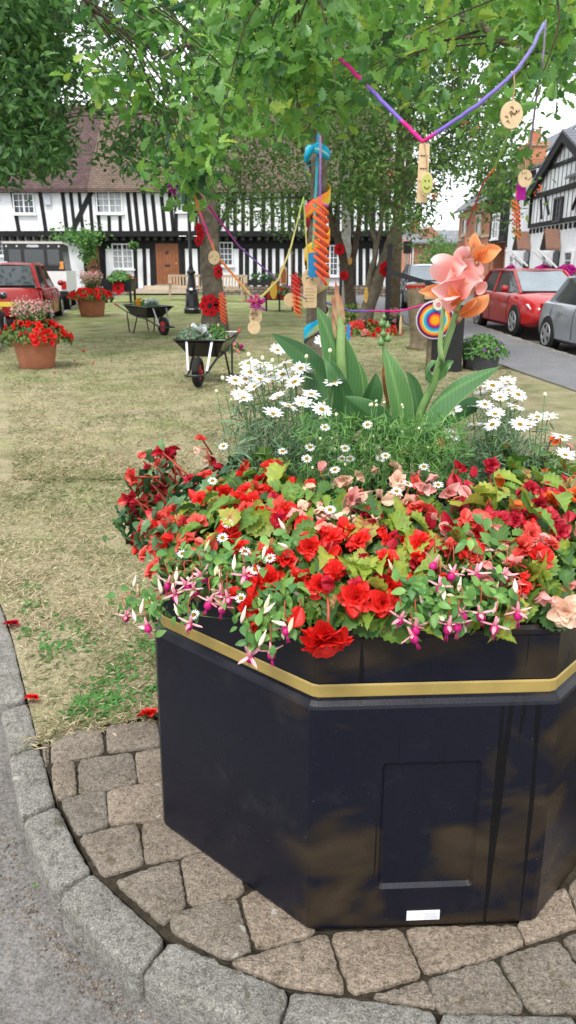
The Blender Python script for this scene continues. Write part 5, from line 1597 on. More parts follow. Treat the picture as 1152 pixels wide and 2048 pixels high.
for s in (-1, 1):
    mb = MB(); mb.bbox((s * .8 - .07, -2.23, .72), (s * .8 + .07, -2.195, .95)); part('tail_light', mb, M['lens_red'], dv)
    for wy in (-1.35, 1.45):
        mb = MB().lathe([(.2, -.12), (.36, -.12), (.39, -.09), (.39, .09), (.36, .12), (.2, .12)], 20); mb.xf(Matrix.Translation((s * .76, wy, .39)) @ Matrix.Rotation(PI / 2, 4, 'Y')); wl = part('wheel', mb, M['rubber'], dv, smooth=True, sharp=50)
        mb = MB().disc((s * .885, wy, .39), (s, 0, 0), .22, .02, 14); part('rim', mb, M['alloy'], wl)

# ------------------------------------------------------------------ pots, barrows, street furniture
POTM = mat('grey_plastic', (.075, .078, .085), .15, 8, .6, .3)
ROSE = begonia_flower().mesh('flower', RED, True)


def pot(label, p, s, m, group, prof=None):
    o = thing('flower_pot', label, 'flower pot', p, 0, group)
    mb = MB().lathe([(r * s, z * s) for r, z in (prof or [(.30, .0), (.315, .015), (.385, .40), (.39, .43), (.435, .435), (.445, .45), (.45, .555), (.44, .575), (.40, .575), (.385, .50)])], 40)
    part('body', mb, m, o, smooth=True, sharp=35)
    mb = MB().lathe([(.38 * s, .49 * s), (.2 * s, .51 * s), (.02 * s, .52 * s)], 20); part('soil', mb, M['soil'], o)
    return o


def bedding(label, c, r, h, nfl, nlf, flowers, leafmat, group=None, name='begonia_plant', cat='begonia', fs=.045, leaf=BEG_LEAF, ls=(.06, .11), upper=0.0, skirt=.12):
    """dome of leaves with separate flowers on it"""
    o = thing(name, label, cat, c, 0, group); c = np.array(c)
    a = rng.uniform(0, 2 * PI, nlf); q = np.sqrt(rng.random(nlf)); k = rng.uniform(.55, 1, nlf)
    P = np.c_[q * r * np.cos(a), q * r * np.sin(a), (h * (1 - q ** 2) + skirt * .2) * k - skirt * q ** 4 * rng.random(nlf)]
    Nn = np.c_[np.cos(a) * q, np.sin(a) * q, np.full(nlf, .8)] + rng.normal(0, .45, (nlf, 3))
    D = np.c_[np.cos(a), np.sin(a), np.full(nlf, -.3)] + rng.normal(0, .5, (nlf, 3))
    L = rng.uniform(*ls, nlf)
    mb = MB().inst(*leaf, frames(Nn, D) * L[:, None, None], P - D * L[:, None] * .3, np.clip(rng.normal(.5, .27, nlf), 0, .95))
    part('foliage', mb, leafmat, o)
    for i in range(nfl):
        a = rng.uniform(0, 2 * PI); q = math.sqrt(rng.uniform(upper, 1)) * 1.02
        p = np.array([q * r * math.cos(a), q * r * math.sin(a), h * (1 - q * q) + .03 - skirt * .9 * q ** 4 * rng.random()])
        f_ = put(random.choice(flowers), 'flower', c + p, (math.cos(a) * q + rng.normal(0, .3), math.sin(a) * q - .3, .6 - q * .6 + rng.normal(0, .2)), fs * rng.uniform(.8, 1.2), o)
    return o


p1 = lawn(75, 735); p2 = lawn(185, 632); p3 = lawn(960, 737)
pot('large terracotta pot with rolled rim standing nearest on the left of the green', p1, .83, M['terracotta'], 'terracotta pots on the green')
pot('terracotta pot farther along the left kerb, in front of the planter on legs', p2, 1.0, M['terracotta'], 'terracotta pots on the green')
POTG = tmat('pot_leaf', [(0, (.025, .07, .02)), (.5, (.07, .14, .03)), (.8, (.16, .2, .04)), (1, (.22, .12, .04))], .45, .35, .3, .2)
REDS = FMESH['Rf'] + FMESH['Rs']
bedding('red begonias overflowing the nearest terracotta pot', p1 + [0, 0, .47], .55, .24, 100, 620, REDS, POTG, 'begonias in the terracotta pots', fs=.062, upper=.12, skirt=.09)
bedding('red begonias filling the farther terracotta pot', p2 + [0, 0, .52], .62, .20, 95, 420, REDS, POTG, 'begonias in the terracotta pots', fs=.07, upper=.12, skirt=.10)
def spires(label, c, n, r, h, col, fs=.03):
    o = thing('flowering_plant', label, 'plant', c, 0, 'tall plants in the terracotta pots'); c = np.array(c)
    mb = MB(); lf = MB(); fl = MB(); pv, pf = petal_tmpl(.8, .3, -.2, 0, 3, 3)
    for i in range(n):
        a = rng.uniform(0, 6.28); q = r * math.sqrt(rng.random()); e = np.array([q * math.cos(a), q * math.sin(a), h * rng.uniform(.65, 1)])
        mb.tube([(0, 0, 0), e * [.6, .6, .5], e], .005, 4)
        k = 22; u = rng.uniform(.5, 1.02, k)[:, None]; P = e * u + rng.normal(0, .03, (k, 3))
        fl.inst(pv, pf, frames(rdir(k), rdir(k)) * fs, P, rng.random(k))
        k = 16; u = rng.uniform(.1, .8, k)[:, None]; P = e * u + rng.normal(0, .04, (k, 3)); lf.inst(*OVAL, frames(rdir(k, .5), rdir(k)) * .07, P, rng.random(k))
    part('stem', mb, M['stem'], o); part('foliage', lf, FUCHG, o); part('blossom', fl, col, o)
PALEPINK = tmat('pale_pink_petal', [(0, (.55, .20, .24)), (.5, (.72, .38, .38)), (1, (.82, .62, .58))], .6, .2, .3)
spires('pale pink flowering plant rising from the nearest terracotta pot', p1 + [0, 0, .55], 52, .32, .50, PALEPINK, .034)
spires('dusty pink flowering plant rising from the farther terracotta pot', p2 + [0, 0, .62], 44, .34, .58, PALEPINK, .04)
pot('grey plastic pot beside the black bin at the pavement edge', p3, .74, POTM, 'grey pots', [(.33, 0), (.35, .02), (.40, .36), (.45, .37), (.455, .42), (.42, .43), (.385, .40)])
MAUVE = tmat('mauve_petal', [(0, (.28, .08, .42)), (1, (.48, .22, .62))], .6, .2, .3)
TF = {}
for nm, m_ in (('mauve', MAUVE), ('mag', tmat('magenta_petal', [(0, (.42, .005, .20)), (1, (.66, .03, .36))], .5, .3, .3)), ('yel', tmat('yellow_petal', [(0, (.75, .28, .01)), (1, (.85, .5, .04))], .5, .3, .3)), ('pink', PALEPINK)):
    TF[nm] = [begonia_flower().mesh('flower', m_, True) for _ in range(2)]
bedding('ferny green plant with a few mauve flowers in the grey pot', p3 + [0, 0, .26], .42, .26, 12, 1000, TF['mauve'], FUCHG, None, 'bedding_plant', 'plant', .03, THIN if False else SMALL, (.04, .08), .2, .1)


def barrow(label, loc, rz):
    """wheel at +y, handles at -y"""
    t = thing('wheelbarrow', label, 'wheelbarrow', loc, rz, 'wheelbarrows planted with flowers')
    mb = MB()
    bot = [(-.21, -.36, .40), (.21, -.36, .40), (.19, .24, .36), (-.19, .24, .36)]; top = [(-.33, -.52, .63), (.33, -.52, .63), (.34, .50, .60), (-.34, .50, .60)]
    ti = [(x * .97, y * .975, z) for x, y, z in top]; bi = [(x * .95, y * .95, z + .015) for x, y, z in bot]
    q = [(0, 1, 5, 4), (1, 2, 6, 5), (2, 3, 7, 6), (3, 0, 4, 7)]
    mb.add(bot + top, [(3, 2, 1, 0)] + q); mb.add(bi + ti, [(0, 1, 2, 3)] + [x[::-1] for x in q])
    mb.add(top + ti, [(0, 1, 5, 4), (1, 2, 6, 5), (2, 3, 7, 6), (3, 0, 4, 7)])
    T = top + top[:1]; mb.tube(T, .012, 6)
    part('tray', mb, M['black_gloss'], t)
    mb = MB().lathe([(.3, .62), (.05, .64)], 4); mb = MB(); mb.add([(-.32, -.50, .585), (.32, -.50, .585), (.325, .48, .565), (-.325, .48, .565)], [(0, 1, 2, 3)]); part('soil', mb, M['soil'], t)
    mb = MB()
    for s in (1, -1):
        mb.tube(spline([(s * .27, -.98, .62), (s * .25, -.6, .50), (s * .20, -.2, .38), (s * .17, .2, .33), (s * .13, .5, .22), (s * .12, .62, .19)], 24), .016, 8)
        mb.tube(spline([(s * .22, -.12, .38), (s * .25, -.18, .16), (s * .26, -.24, .03), (s * .26, -.34, .012), (s * .25, -.44, .05), (s * .24, -.52, .46)], 22), .015, 7)
    mb.tube(spline([(-.12, .62, .19), (-.11, .86, .19), (0, .9, .19), (.11, .86, .19), (.12, .62, .19)], 16), .015, 7)
    part('frame', mb, M['black_paint'], t, smooth=True)
    for s in (1, -1):
        mb = MB().beam((s * .17, .47, .585), (s * .125, .62, .22), .028, .012, (0, 1, 0)); part('strut', mb, M['steel'], t)
    for s in (1, -1):
        mb = MB().tube([(s * .27, -.99, .622), (s * .262, -.86, .585)], .022, 8); part('grip', mb, mat('red_rubber', (.42, .05, .04), .1, 10, .7), t)
    mb = MB(); a = np.linspace(0, 2 * PI, 27); mb.tube([(0, .60 + .15 * math.cos(x), .20 + .15 * math.sin(x)) for x in a], .05, 10); w = part('wheel', mb, M['rubber'], t, smooth=True)
    mb = MB().disc((0, .6, .2), (1, 0, 0), .115, .05, 18); mb.disc((0, .6, .2), (1, 0, 0), .03, .12, 10); part('rim', mb, mat('red_rim', (.45, .03, .03), .1, 10, .5), w)
    return t


SILV = tmat('silver_leaf', [(0, (.42, .47, .47)), (1, (.72, .76, .76))], .7, .2, .15)
b1 = lawn(397, 775); f1 = np.array([-.12, -.99]); f1 /= np.linalg.norm(f1)
c1 = b1 - np.r_[f1 * .6, 0]; rz1 = math.atan2(-f1[0], f1[1])
barrow('black wheelbarrow in the middle of the lawn with its wheel towards the planter', c1, rz1)
b2 = lawn(328, 671); f2 = np.array([.66, -.75]); f2 /= np.linalg.norm(f2)
c2 = b2 - np.r_[f2 * .6, 0]; rz2 = math.atan2(-f2[0], f2[1])
barrow('black wheelbarrow seen side on, farther off near the lamp post', c2, rz2)


def silver_plant(label, c, s):
    o = thing('silver_leaf_plant', label, 'plant', c, 0, 'silver leaved plants in the wheelbarrows'); mb = MB()
    n = 46; D = rdir(n, .45); D[:, 2] = np.abs(D[:, 2]); L = s * rng.uniform(.6, 1, n)
    mb.inst(*OAK, frames(rdir(n, .3), D) * L[:, None, None] * [.75, 1, 1], np.c_[rng.normal(0, .03, (n, 2)), np.full(n, .03)], rng.random(n)); part('foliage', mb, SILV, o)


def place(c, rz, x, y, z):
    a, b = math.cos(rz), math.sin(rz); return np.array(c) + [x * a - y * b, x * b + y * a, z]


silver_plant('white felted silver leaf plant in the nearer wheelbarrow', place(c1, rz1, .08, .12, .58), .23)
silver_plant('pale silver leaf plant at the wheel end of the farther wheelbarrow', place(c2, rz2, 0, .2, .58), .2)
bedding('low green bedding plant at the right side of the nearer wheelbarrow', place(c1, rz1, -.15, .12, .60), .2, .18, 5, 480, FMESH['Ps'], FUCHG, 'bedding in the wheelbarrows', 'bedding_plant', 'plant', .03, SMALL, (.03, .06), 0, .03)
bedding('grey green heather like plant at the left side of the nearer wheelbarrow', place(c1, rz1, .17, .22, .60), .2, .15, 4, 460, FMESH['Ns'], GREYG, 'bedding in the wheelbarrows', 'bedding_plant', 'plant', .025, SMALL, (.03, .05), 0, .03)
bedding('orange and yellow flowers in the farther wheelbarrow', place(c2, rz2, 0, -.2, .60), .26, .13, 10, 300, TF['yel'], FUCHG, 'bedding in the wheelbarrows', 'bedding_plant', 'plant', .05, SMALL, (.04, .07), 0, .03)
bedding('dark green tufted plant at the end of the farther wheelbarrow tray', place(c2, rz2, .1, .33, .60), .19, .13, 0, 260, REDS, DARKG, 'bedding in the wheelbarrows', 'bedding_plant', 'plant', .05, THIN, (.06, .1), 0, .03)

# trough on legs with a poppy
q = lawn(240, 606); q[1] += .2
tr = thing('planter_on_legs', 'black trough planter on legs with a big red crochet poppy on its side', 'planter', q, R(-8))
mb = MB(); mb.box((0, 0, .62), (1.0, .55, .42), 0, 0, .5, 1.08); part('trough', mb, M['black_paint'], tr)
for x in (-.46, .46):
    for y in (-.24, .24):
        mb = MB().box((x, y, .205), (.07, .07, .41)); part('leg', mb, M['black_paint'], tr)
bedding('leafy green herbs growing in the trough on legs', q + [0, 0, .80], .48, .34, 0, 620, REDS, FUCHG, None, 'bedding_plant', 'plant', .05, OVAL, (.08, .14), 0, .05)
bedding('small red begonias at the end of the trough on legs', q + [.42, -.1, .82], .16, .12, 12, 60, REDS, LEAFG, None, 'begonia_plant', 'begonia', .05)

# lamp post
q = lawn(385, 627)
lp = thing('lamp_post', 'old fashioned black cast iron lamp post with fluted base on the lawn', 'lamp post', q)
mb = MB().lathe([(.25, 0), (.25, .12), (.22, .16), (.21, .2), (.17, .55), (.155, .62), (.17, .66), (.13, .72), (.10, 1.0), (.09, 1.08), (.13, 1.12), (.13, 1.17), (.08, 1.22), (.06, 1.3), (.055, 1.35)], 10); part('base', mb, M['black_gloss'], lp)
mb = MB().lathe([(.055, 1.3), (.05, 2.4), (.045, 3.3), (.07, 3.35), (.04, 3.42)], 12); part('post', mb, M['black_gloss'], lp)
mb = MB(); mb.tube([(-.3, 0, 2.12), (.3, 0, 2.12)], .018, 6); mb.box((0, 0, 2.12), (.2, .05, .16))
for s in (-1, 1): mb.tube(spline([(s * .30, 0, 2.2), (s * .22, 0, 2.16), (s * .26, 0, 2.1), (s * .31, 0, 2.04)], 8), .014, 5)
part('ladder_bar', mb, M['black_gloss'], lp)
mb = MB().lathe([(.10, 3.42), (.20, 3.9), (.2, 3.92), (.02, 3.92)], 6); part('lantern', mb, M['lens'], lp)
mb = MB().lathe([(.23, 3.92), (.12, 4.1), (.05, 4.14), (.04, 4.25), (.01, 4.3)], 6); part('cap', mb, M['black_gloss'], lp)


def bench(label, p, rz):
    t = thing('park_bench', label, 'bench', p, rz, 'benches by the stone wall')
    mb = MB()
    for k in range(4): mb.box((0, -.28 + k * .12, .44), (1.5, .10, .03))
    part('seat', mb, M['bench_wood'], t)
    mb = MB()
    for k in range(12): mb.beam((-.66 + k * .12, .20, .46), (-.66 + k * .12, .30, .88), .06, .02, (0, 1, 0))
    mb.beam((-.75, .31, .92), (.75, .31, .92), .05, .09); part('backrest', mb, M['bench_wood'], t)
    for s in (-.73, .73):
        mb = MB().box((s, -.28, .32), (.07, .07, .64)); part('leg', mb, M['bench_wood'], t)
        mb = MB().beam((s, .2, 0), (s, .31, .94), .07, .07, (0, 1, 0)); part('leg', mb, M['bench_wood'], t)
        mb = MB().box((s, -.05, .66), (.08, .62, .035)); part('armrest', mb, M['bench_wood'], t)


q = lawn(452, 603); bench('weathered wooden bench half hidden by the striped oak trunk', [q[0], q[1], q[2]], R(-14))
bench('wooden bench between the lamp post and the oak trunk', [q[0] - 1.55, q[1] + 1.2, float(gz(q[1]))], R(10))

# bin, stump, posts on the right
q = lawn(868, 745); q2 = lawn(925, 742)
bn = thing('litter_bin', 'tall black litter bin with wooden side by the pavement, carrying a crochet mandala', 'litter bin', [2.42, q[1] + .35, 0], R(-8))
mb = MB().box((.0, 0, .46), (.46, .58, .92)); mb.box((.0, 0, .95), (.50, .62, .06)); part('body', mb, M['black_paint'], bn)
mb = MB()
for s in (-.2,): mb.box((-.255, s * 0, .44), (.05, .585, .88))
part('side_panel', mb, M['old_wood'], bn)
binp = np.array([2.42, q[1] + .35, 0])
q = lawn(838, 698)
sp = thing('carved_stump', 'weathered carved tree stump with small wooden shelves beside the black bin', 'stump', q)
mb = MB(); n_ = 14; mb.tube(spline([(0, 0, -.02), (.02, 0, .2), (-.04, 0, .6), (-.10, 0, 1.0), (-.12, .02, 1.18)], 14), np.r_[.25, np.linspace(.20, .17, 13)], 12, 0, .5); part('trunk', mb, M['old_wood'], sp, smooth=True)
for z in (.45, .72, .95):
    mb = MB().box((.16, -.12, z), (.28, .22, .06)); part('shelf', mb, M['wood'], sp)
mb = MB().lathe([(.16, 1.10), (.186, 1.11), (.186, 1.16), (.16, 1.17)], 14, (-.115, .02, 0)); part('red_band', mb, mat('red_yarn', (.30, .012, .012), .2, 60, .9), sp)
# black posts with rail behind the leaning tree
q = lawn(773, 668)
ps = thing('hand_rail', 'black steel post with sloping hand rail behind the leaning tree', 'railing', q)
mb = MB().box((0, 0, .95), (.1, .1, 1.9)); part('post', mb, M['black_paint'], ps)
mb = MB().beam((.02, -.0, 1.32), (1.25, .3, .98), .08, .1); part('rail', mb, M['black_paint'], ps)
mb = MB().box((1.28, .3, .48), (.1, .1, 1.0)); part('post', mb, M['black_paint'], ps)
q = lawn(790, 640)
o = single('telegraph_pole', MB().tube([(0, 0, 0), (-.02, 0, 3), (0, 0, 8.5)], [.14, .125, .1], 12), M['old_wood'], 'plain grey brown wooden pole between the leaning tree and the dark blue car', 'pole', loc=[2.75, 20.5, float(gz(20))], smooth=True)
q = np.array([2.0, 30.5, float(gz(30))])
for dx, lab_ in ((0, 'thin black post left of a pair by the rubble wall'), (.28, 'thin black post right of a pair by the rubble wall')):
    single('bollard', MB().tube([(0, 0, 0), (0, 0, 1.25)], .05, 8).lathe([(.02, 1.25), (.09, 1.27), (.09, 1.34), (.02, 1.38)], 8), M['black_paint'], lab_, 'post', 'thin posts by the wall', loc=q + [dx, 0, 0])
# street lamp far off
ps = thing('street_sign', 'grey sign post with a small dark box in front of the far brick house', 'sign', [6.15, 42.0, .3])
mb = MB().tube([(0, 0, 0), (0, 0, 4.0)], .06, 8); part('post', mb, M['steel'], ps)
mb = MB().box((0, -.08, 2.2), (.4, .12, .6)); part('box', mb, M['trim'], ps)
mb = MB().box((0, -.08, 2.75), (.9, .05, .16)); part('sign_plate', mb, M['alloy'], ps)

# flowers in small table planter, boxes along the wall, hanging basket, patches in the lawn
q = lawn(559, 622)
tb = thing('planter_on_legs', 'small black planter table with red flowers in front of the rubble wall', 'planter', q)
mb = MB().box((0, 0, .45), (.9, .45, .24), 0, 0, .5, 1.1); part('trough', mb, M['black_paint'], tb)
for x in (-.4, 0, .4):
    mb = MB().box((x, 0, .165), (.05, .35, .33)); part('leg', mb, M['black_paint'], tb)
mb = MB(); 
for k in range(4): mb.box((-.32 + k * .21, -.245, .45), (.12, .02, .18))
part('stripe', mb, mat('red_stripe', (.40, .02, .02), .1, 10), tb)
bedding('red flowers in the small planter table by the rubble wall', q + [0, 0, .55], .42, .25, 26, 200, REDS, FUCHG, None, 'begonia_plant', 'begonia', .06, OVAL, (.07, .12))
for (px, lab_) in ((527, 'dark window box with green plants on the rubble wall, left one'), (612, 'dark window box with green plants on the rubble wall, right one')):
    c = at(px, 575, 36.45); c[2] = .74
    o = thing('window_box', lab_, 'planter', c, 0, 'boxes on the rubble wall')
    mb = MB().box((0, 0, .12), (1.3, .25, .24)); part('trough', mb, M['black_paint'], o)
    n = 240; P = np.c_[rng.uniform(-.65, .65, n), rng.normal(0, .1, n), rng.uniform(.2, .5, n)]
    mb = MB().inst(*OVAL, frames(rdir(n, .5), rdir(n)) * .13, P, rng.random(n)); part('foliage', mb, DARKG, o)
c = at(268, 491, 37.6)
o = thing('hanging_basket', 'small green hanging basket between the window and the oak door', 'basket', c)
mb = MB().lathe([(.02, -.22), (.14, -.15), (.2, 0), (.18, .01)], 14); part('basket', mb, M['soil'], o)
n = 160; mb = MB().inst(*OVAL, frames(rdir(n), rdir(n, -.2)) * .11, rdir(n) * [.2, .2, .15], rng.random(n)); part('foliage', mb, FUCHG, o)
mb = MB().tube([(0, 0, 0), (0, 0, .5)], .01, 5); part('chain', mb, M['trim'], o)
for (px, py, lab_) in ((1021, 549, 'magenta hanging flowers below the leftmost window of the gabled house'), (1086, 550, 'magenta flowers between the two door canopies of the gabled house'), (1131, 552, 'magenta flowers at the right window of the gabled house')):
    c = onx(px, py, XS - .3)
    bedding(lab_, c, .42, .25, 46, 90, TF['mag'], FUCHG, 'magenta flowers on the gabled house', 'petunia_basket', 'flowers', .10, OVAL, (.08, .14))
q = lawn(468, 703); bedding('patch of magenta pink flowers on the lawn behind the nearer wheelbarrow', q + [0, 0, .02], .22, .12, 26, 150, TF['mag'] + FMESH['Nf'], FUCHG, 'flower patches in the lawn', 'bedding_plant', 'plant', .04, OVAL, (.05, .09))
for k, (px, py, rr, nn, lab_) in enumerate(((735, 667, .8, 80, 'coral begonia bed ringing the foot of the leaning tree'), (688, 607, .5, 20, 'small red flower patch at the foot of the far stems'))):
    q = lawn(px, py)
    bedding(lab_, q + [0, 0, .02], rr, .2, nn, 340, FMESH['Nf'] + FMESH['Kf'] + FMESH['Rf'], LEAFG, 'flower patches in the lawn', 'begonia_plant', 'begonia', .075, OVAL, (.08, .14))
q = lawn(705, 650); bedding('yellow green shrub beside the foot of the leaning tree', q + [0, .3, .05], .42, .42, 0, 380, REDS, LEAFG, None, 'small_shrub', 'shrub', .05, OVAL, (.08, .15))
q = lawn(786, 660)
o = pot('small black pot with pink flowers behind the leaning tree', q, .52, M['black_paint'], None)
bedding('pink flowers in the small black pot behind the leaning tree', q + [0, 0, .27], .26, .18, 24, 90, TF['pink'], FUCHG, None, 'bedding_plant', 'plant', .05, OVAL, (.05, .09))
# climber over the side door, shrub by the far house
o = thing('climbing_shrub', 'leafy shrub arching over the doorway behind the white truck', 'shrub', (X(188), HY - .5, .5))
n = 900; a = at(165, 478, HY - .9); P = np.array([at(rng.normal(160, 26), rng.normal(474, 9), HY - rng.uniform(.3, 1.5)) for _ in range(n // 2)] + [at(rng.normal(176, 9), rng.normal(495, 15), HY - rng.uniform(.3, 1.0)) for _ in range(n - n // 2)])
mb = MB().inst(*OVAL, frames(rdir(n, .4), rdir(n)) * .17, P, rng.random(n)); part('foliage', mb, FUCHG, o, world=True)
mb = MB().tube([(X(196), HY + .1, .5), (X(195), HY - .3, 2.0), tuple(at(176, 485, HY - .8))], .04, 6); part('stem', mb, M['twig'], o, world=True)
# loose red petals on the lawn
for (px, py, lab_) in ((169, 705, 'largest red bloom lying on the lawn right of the nearest terracotta pot'), (150, 724, 'small red petal on the lawn close to the nearest pot'), (188, 730, 'pale red petal on the lawn between pot and wheelbarrow'), (110, 749, 'red petal on the lawn in front of the nearest pot')):
    p = lawn(px, py); mb = single_flower(); mb.xf(Matrix.Translation(p + [0, 0, .01]) @ Matrix.Rotation(R(30), 4, 'X') @ Matrix.Scale(.05 if px == 169 else .035, 4))
    single('fallen_petal', mb, RED if px != 188 else CORAL, lab_, 'flower', 'petals dropped on the lawn')
p = flat(67, 1777, -.078); mb = MB().inst(*OAK, frames(np.array([[.1, .1, 1.]]), np.array([[.3, 1., 0]])) * .05, [p], .6)
single('fallen_leaf', mb, FUCHG, 'pale green leaf lying on the road by the kerb', 'leaf')
# ------------------------------------------------------------------ trees
LEAF6 = (np.array([[0, 0, 0], [.2, .3, .05], [.17, .72, .03], [0, 1, -.06], [-.17, .72, .03], [-.2, .3, .05]]), [(0, 1, 2, 3), (0, 3, 4, 5)])
OAKN = tmat('oak_leaf_near', [(0, (.028, .09, .032)), (.3, (.072, .20, .042)), (.65, (.145, .33, .055)), (.97, (.25, .46, .08)), (1, (.30, .43, .06))], .4, .5, .42, .15)
OAKF = tmat('oak_leaf_far', [(0, (.03, .09, .03)), (.5, (.085, .20, .052)), (.9, (.15, .30, .07)), (1, (.20, .35, .08))], .45, .4, .42, .15)
ROWAN = tmat('rowan_leaf', [(0, (.04, .09, .026)), (.5, (.10, .195, .046)), (.9, (.17, .28, .065)), (1, (.22, .30, .07))], .55, .3, .38, .15)


def tree(name, label, base, limbs, bark, group, cat='tree'):
    """limbs: list of (points, r0, r1) in world space"""
    t = thing(name, label, cat, base, 0, group); mb = MB()
    for pts, r0, r1 in limbs:
        P = spline(pts, 22); r = np.linspace(r0, r1, 22) * (1 + .05 * np.sin(np.arange(22) * 1.9))
        if r0 > .09 and pts[0][2] < .5: r[:4] *= np.array([1.45, 1.2, 1.08, 1.02])
        mb.tube(P + np.c_[rng.normal(0, r0 * .05, (22, 2)), np.zeros(22)], r, 10)
    t['_l'] = 0; del t['_l']
    part('trunk', mb, bark, t, world=True, smooth=True)
    return t


def region(poly, n, y0, y1, bias=1.0):
    xs = [p[0] for p in poly]; ys_ = [p[1] for p in poly]; out = []
    while len(out) < n:
        x, y = rng.uniform(min(xs), max(xs)), rng.uniform(min(ys_), max(ys_))
        if inpoly(x, y, poly): out.append(at(x, y, y0 + (y1 - y0) * rng.random() ** bias))
    return np.array(out)


def crown(t, C, per, rad, size, tmpl, m, tmean=.5, tsd=.2, flatz=.7, hang=-.15, limbs=None, tw=.006, twp=.15):
    n = len(C) * per; ct = np.repeat(rng.normal(tmean, tsd, len(C)), per)
    P = np.repeat(C, per, 0) + rng.normal(0, 1, (n, 3)) * np.array([rad, rad, rad * flatz])
    D = rdir(n) + [0, 0, hang]; N = rdir(n, .75)
    L = size * rng.uniform(.65, 1.15, n)
    mb = MB().inst(*tmpl, frames(N, D) * L[:, None, None], P, np.clip(ct + rng.normal(0, .13, n), 0, 1))
    part('crown', mb, m, t, world=True)
    if limbs is not None:
        mb = MB(); S_ = np.concatenate([spline(p, 16)[4:] for p, _, _ in limbs])
        for c in C:
            if rng.random() > twp: continue
            d = np.linalg.norm((S_ - c) * [1, 1, 1.6], axis=1); k = int(np.argmin(d)); a = S_[k]
            mid = (a + c) / 2 + [0, 0, .12 * np.linalg.norm(a - c)] + rng.normal(0, .05, 3)
            mb.tube(spline([a, mid, c, c + (c - mid) * .25 + rng.normal(0, .03, 3)], 9), np.linspace(tw, tw * .3, 9), 4)
        part('branch', mb, M['twig'], t, world=True)


# the young oak in the middle (its boughs reach out over the planter)
b = lawn(633, 766); TY = b[1]; TX = float(at(633, 600, TY)[0])
z_ = lambda py, Y=None: float(at(576, py, Y or TY)[2])
oak = [([(TX, TY, -.05), (TX, TY, 1.0), (TX + .0, TY, 2.0), (TX + .04, TY, 3.4), (TX + .1, TY + .1, 5.2), (TX + .1, TY, 7.5)], .155, .05)]
for tip, z0 in (((-1.5, 7.6, 4.0), 3.2), ((-1.2, 5.2, 3.0), 3.4), ((.1, 4.2, 2.9), 3.7), ((1.3, 4.3, 2.75), 3.5), ((2.3, 5.6, 3.0), 3.2), ((3.6, 8.0, 3.5), 3.6), ((-1.8, 11.0, 5.2), 3.9), ((2.5, 12.0, 4.8), 4.2), ((-1.5, 12.5, 5.0), 4.4), ((.6, 6.4, 4.6), 4.3), ((-1.2, 8.3, 3.4), 3.0), ((1.7, 7.6, 3.9), 4.0), ((2.1, 3.9, 3.0), 3.9)):
    a = np.array([TX + .03, TY, z0]); e = np.array(tip, float); mid = (a + e) / 2 + [0, 0, .45]
    oak.append(([a, a * .75 + mid * .25 + [0, 0, .12], mid, e * .7 + mid * .3 + [0, 0, .12], e], .055, .010))
oak.append(([(1.9, 8.0, 4.4), tuple(at(895, -10, 6.2)), tuple(at(960, 50, 5.4)), tuple(at(1032, 96, 5.0)), tuple(at(1100, 110, 4.8))], .035, .010))
to = tree('oak_tree', 'young oak with bright green lobed leaves and a rainbow yarn ribbon round its trunk', (TX, TY, 0), oak, M['bark'], 'trees on the green')
P2 = [(440, -260), (430, 40), (395, 110), (400, 200), (375, 290), (395, 325), (435, 300), (470, 250), (550, 280), (590, 235), (680, 235), (730, 225), (790, 230), (850, 210), (890, 235), (1000, 290), (1062, 255), (1085, 175), (1165, 150), (1165, -260)]
Cn = np.concatenate([
    region(P2, 225, 4.2, 9.2), region([(440, 20), (400, 120), (385, 310), (470, 250), (560, 120), (640, 30), (640, -60), (450, -60)], 85, 4.6, 8.0),
    region([(575, 0), (550, 270), (690, 240), (760, 120), (760, 0)], 50, 4.0, 7.5), region([(345, 300), (345, 375), (372, 402), (400, 350), (400, 290)], 14, 5.0, 5.9), region([(190, 148), (205, 165), (330, 220), (330, 190), (260, 175)], 9, 5.0, 5.6),
    region([(210, 20), (215, 45), (350, 70), (350, 30)], 8, 5.0, 5.8), region([(920, -40), (1165, -40), (1165, 150), (1060, 170), (960, 60)], 70, 4.4, 8.5)])
crown(to, Cn, 19, .105, .102, OAK, OAKN, .56, .22, .8, -.25, oak, .006, .3)

# the dark oak on the left
b = lawn(430, 672); TY1 = b[1]; TX1 = b[0]
V1 = lambda px, py, Y=None: at(px, py, Y or TY1)
big = [([(TX1, TY1, .05), V1(424, 560), V1(414, 420), V1(408, 320), V1(400, 200), V1(395, 60), V1(400, -120)], .25, .10), ([V1(408, 330), V1(340, 240), V1(240, 190, 16), V1(130, 160, 15)], .09, .025), ([V1(402, 230), V1(455, 120), V1(470, -30)], .11, .05),
       ([V1(400, 190), V1(300, 90, 16), V1(150, 40, 15), V1(10, 60, 14)], .09, .03), ([V1(399, 120), V1(300, -20, 18), V1(150, -100, 18)], .09, .03), ([V1(405, 260), V1(330, 225), V1(260, 230, 17)], .06, .02), ([V1(402, 200), V1(480, 150, 18), V1(560, 130, 19)], .06, .02)]
t1 = tree('oak_tree', 'large dark oak on the left with crochet poppies pinned to its trunk', (TX1, TY1, float(gz(TY1))), big, M['bark'], 'trees on the green')
P1 = [(-70, -260), (-70, 375), (40, 345), (62, 325), (132, 335), (112, 262), (135, 225), (172, 210), (182, 285), (192, 215), (228, 175), (300, 150), (350, 190), (480, 190), (480, -260)]
P1b = [(235, 235), (215, 300), (240, 345), (300, 350), (345, 330), (345, 225), (290, 230)]
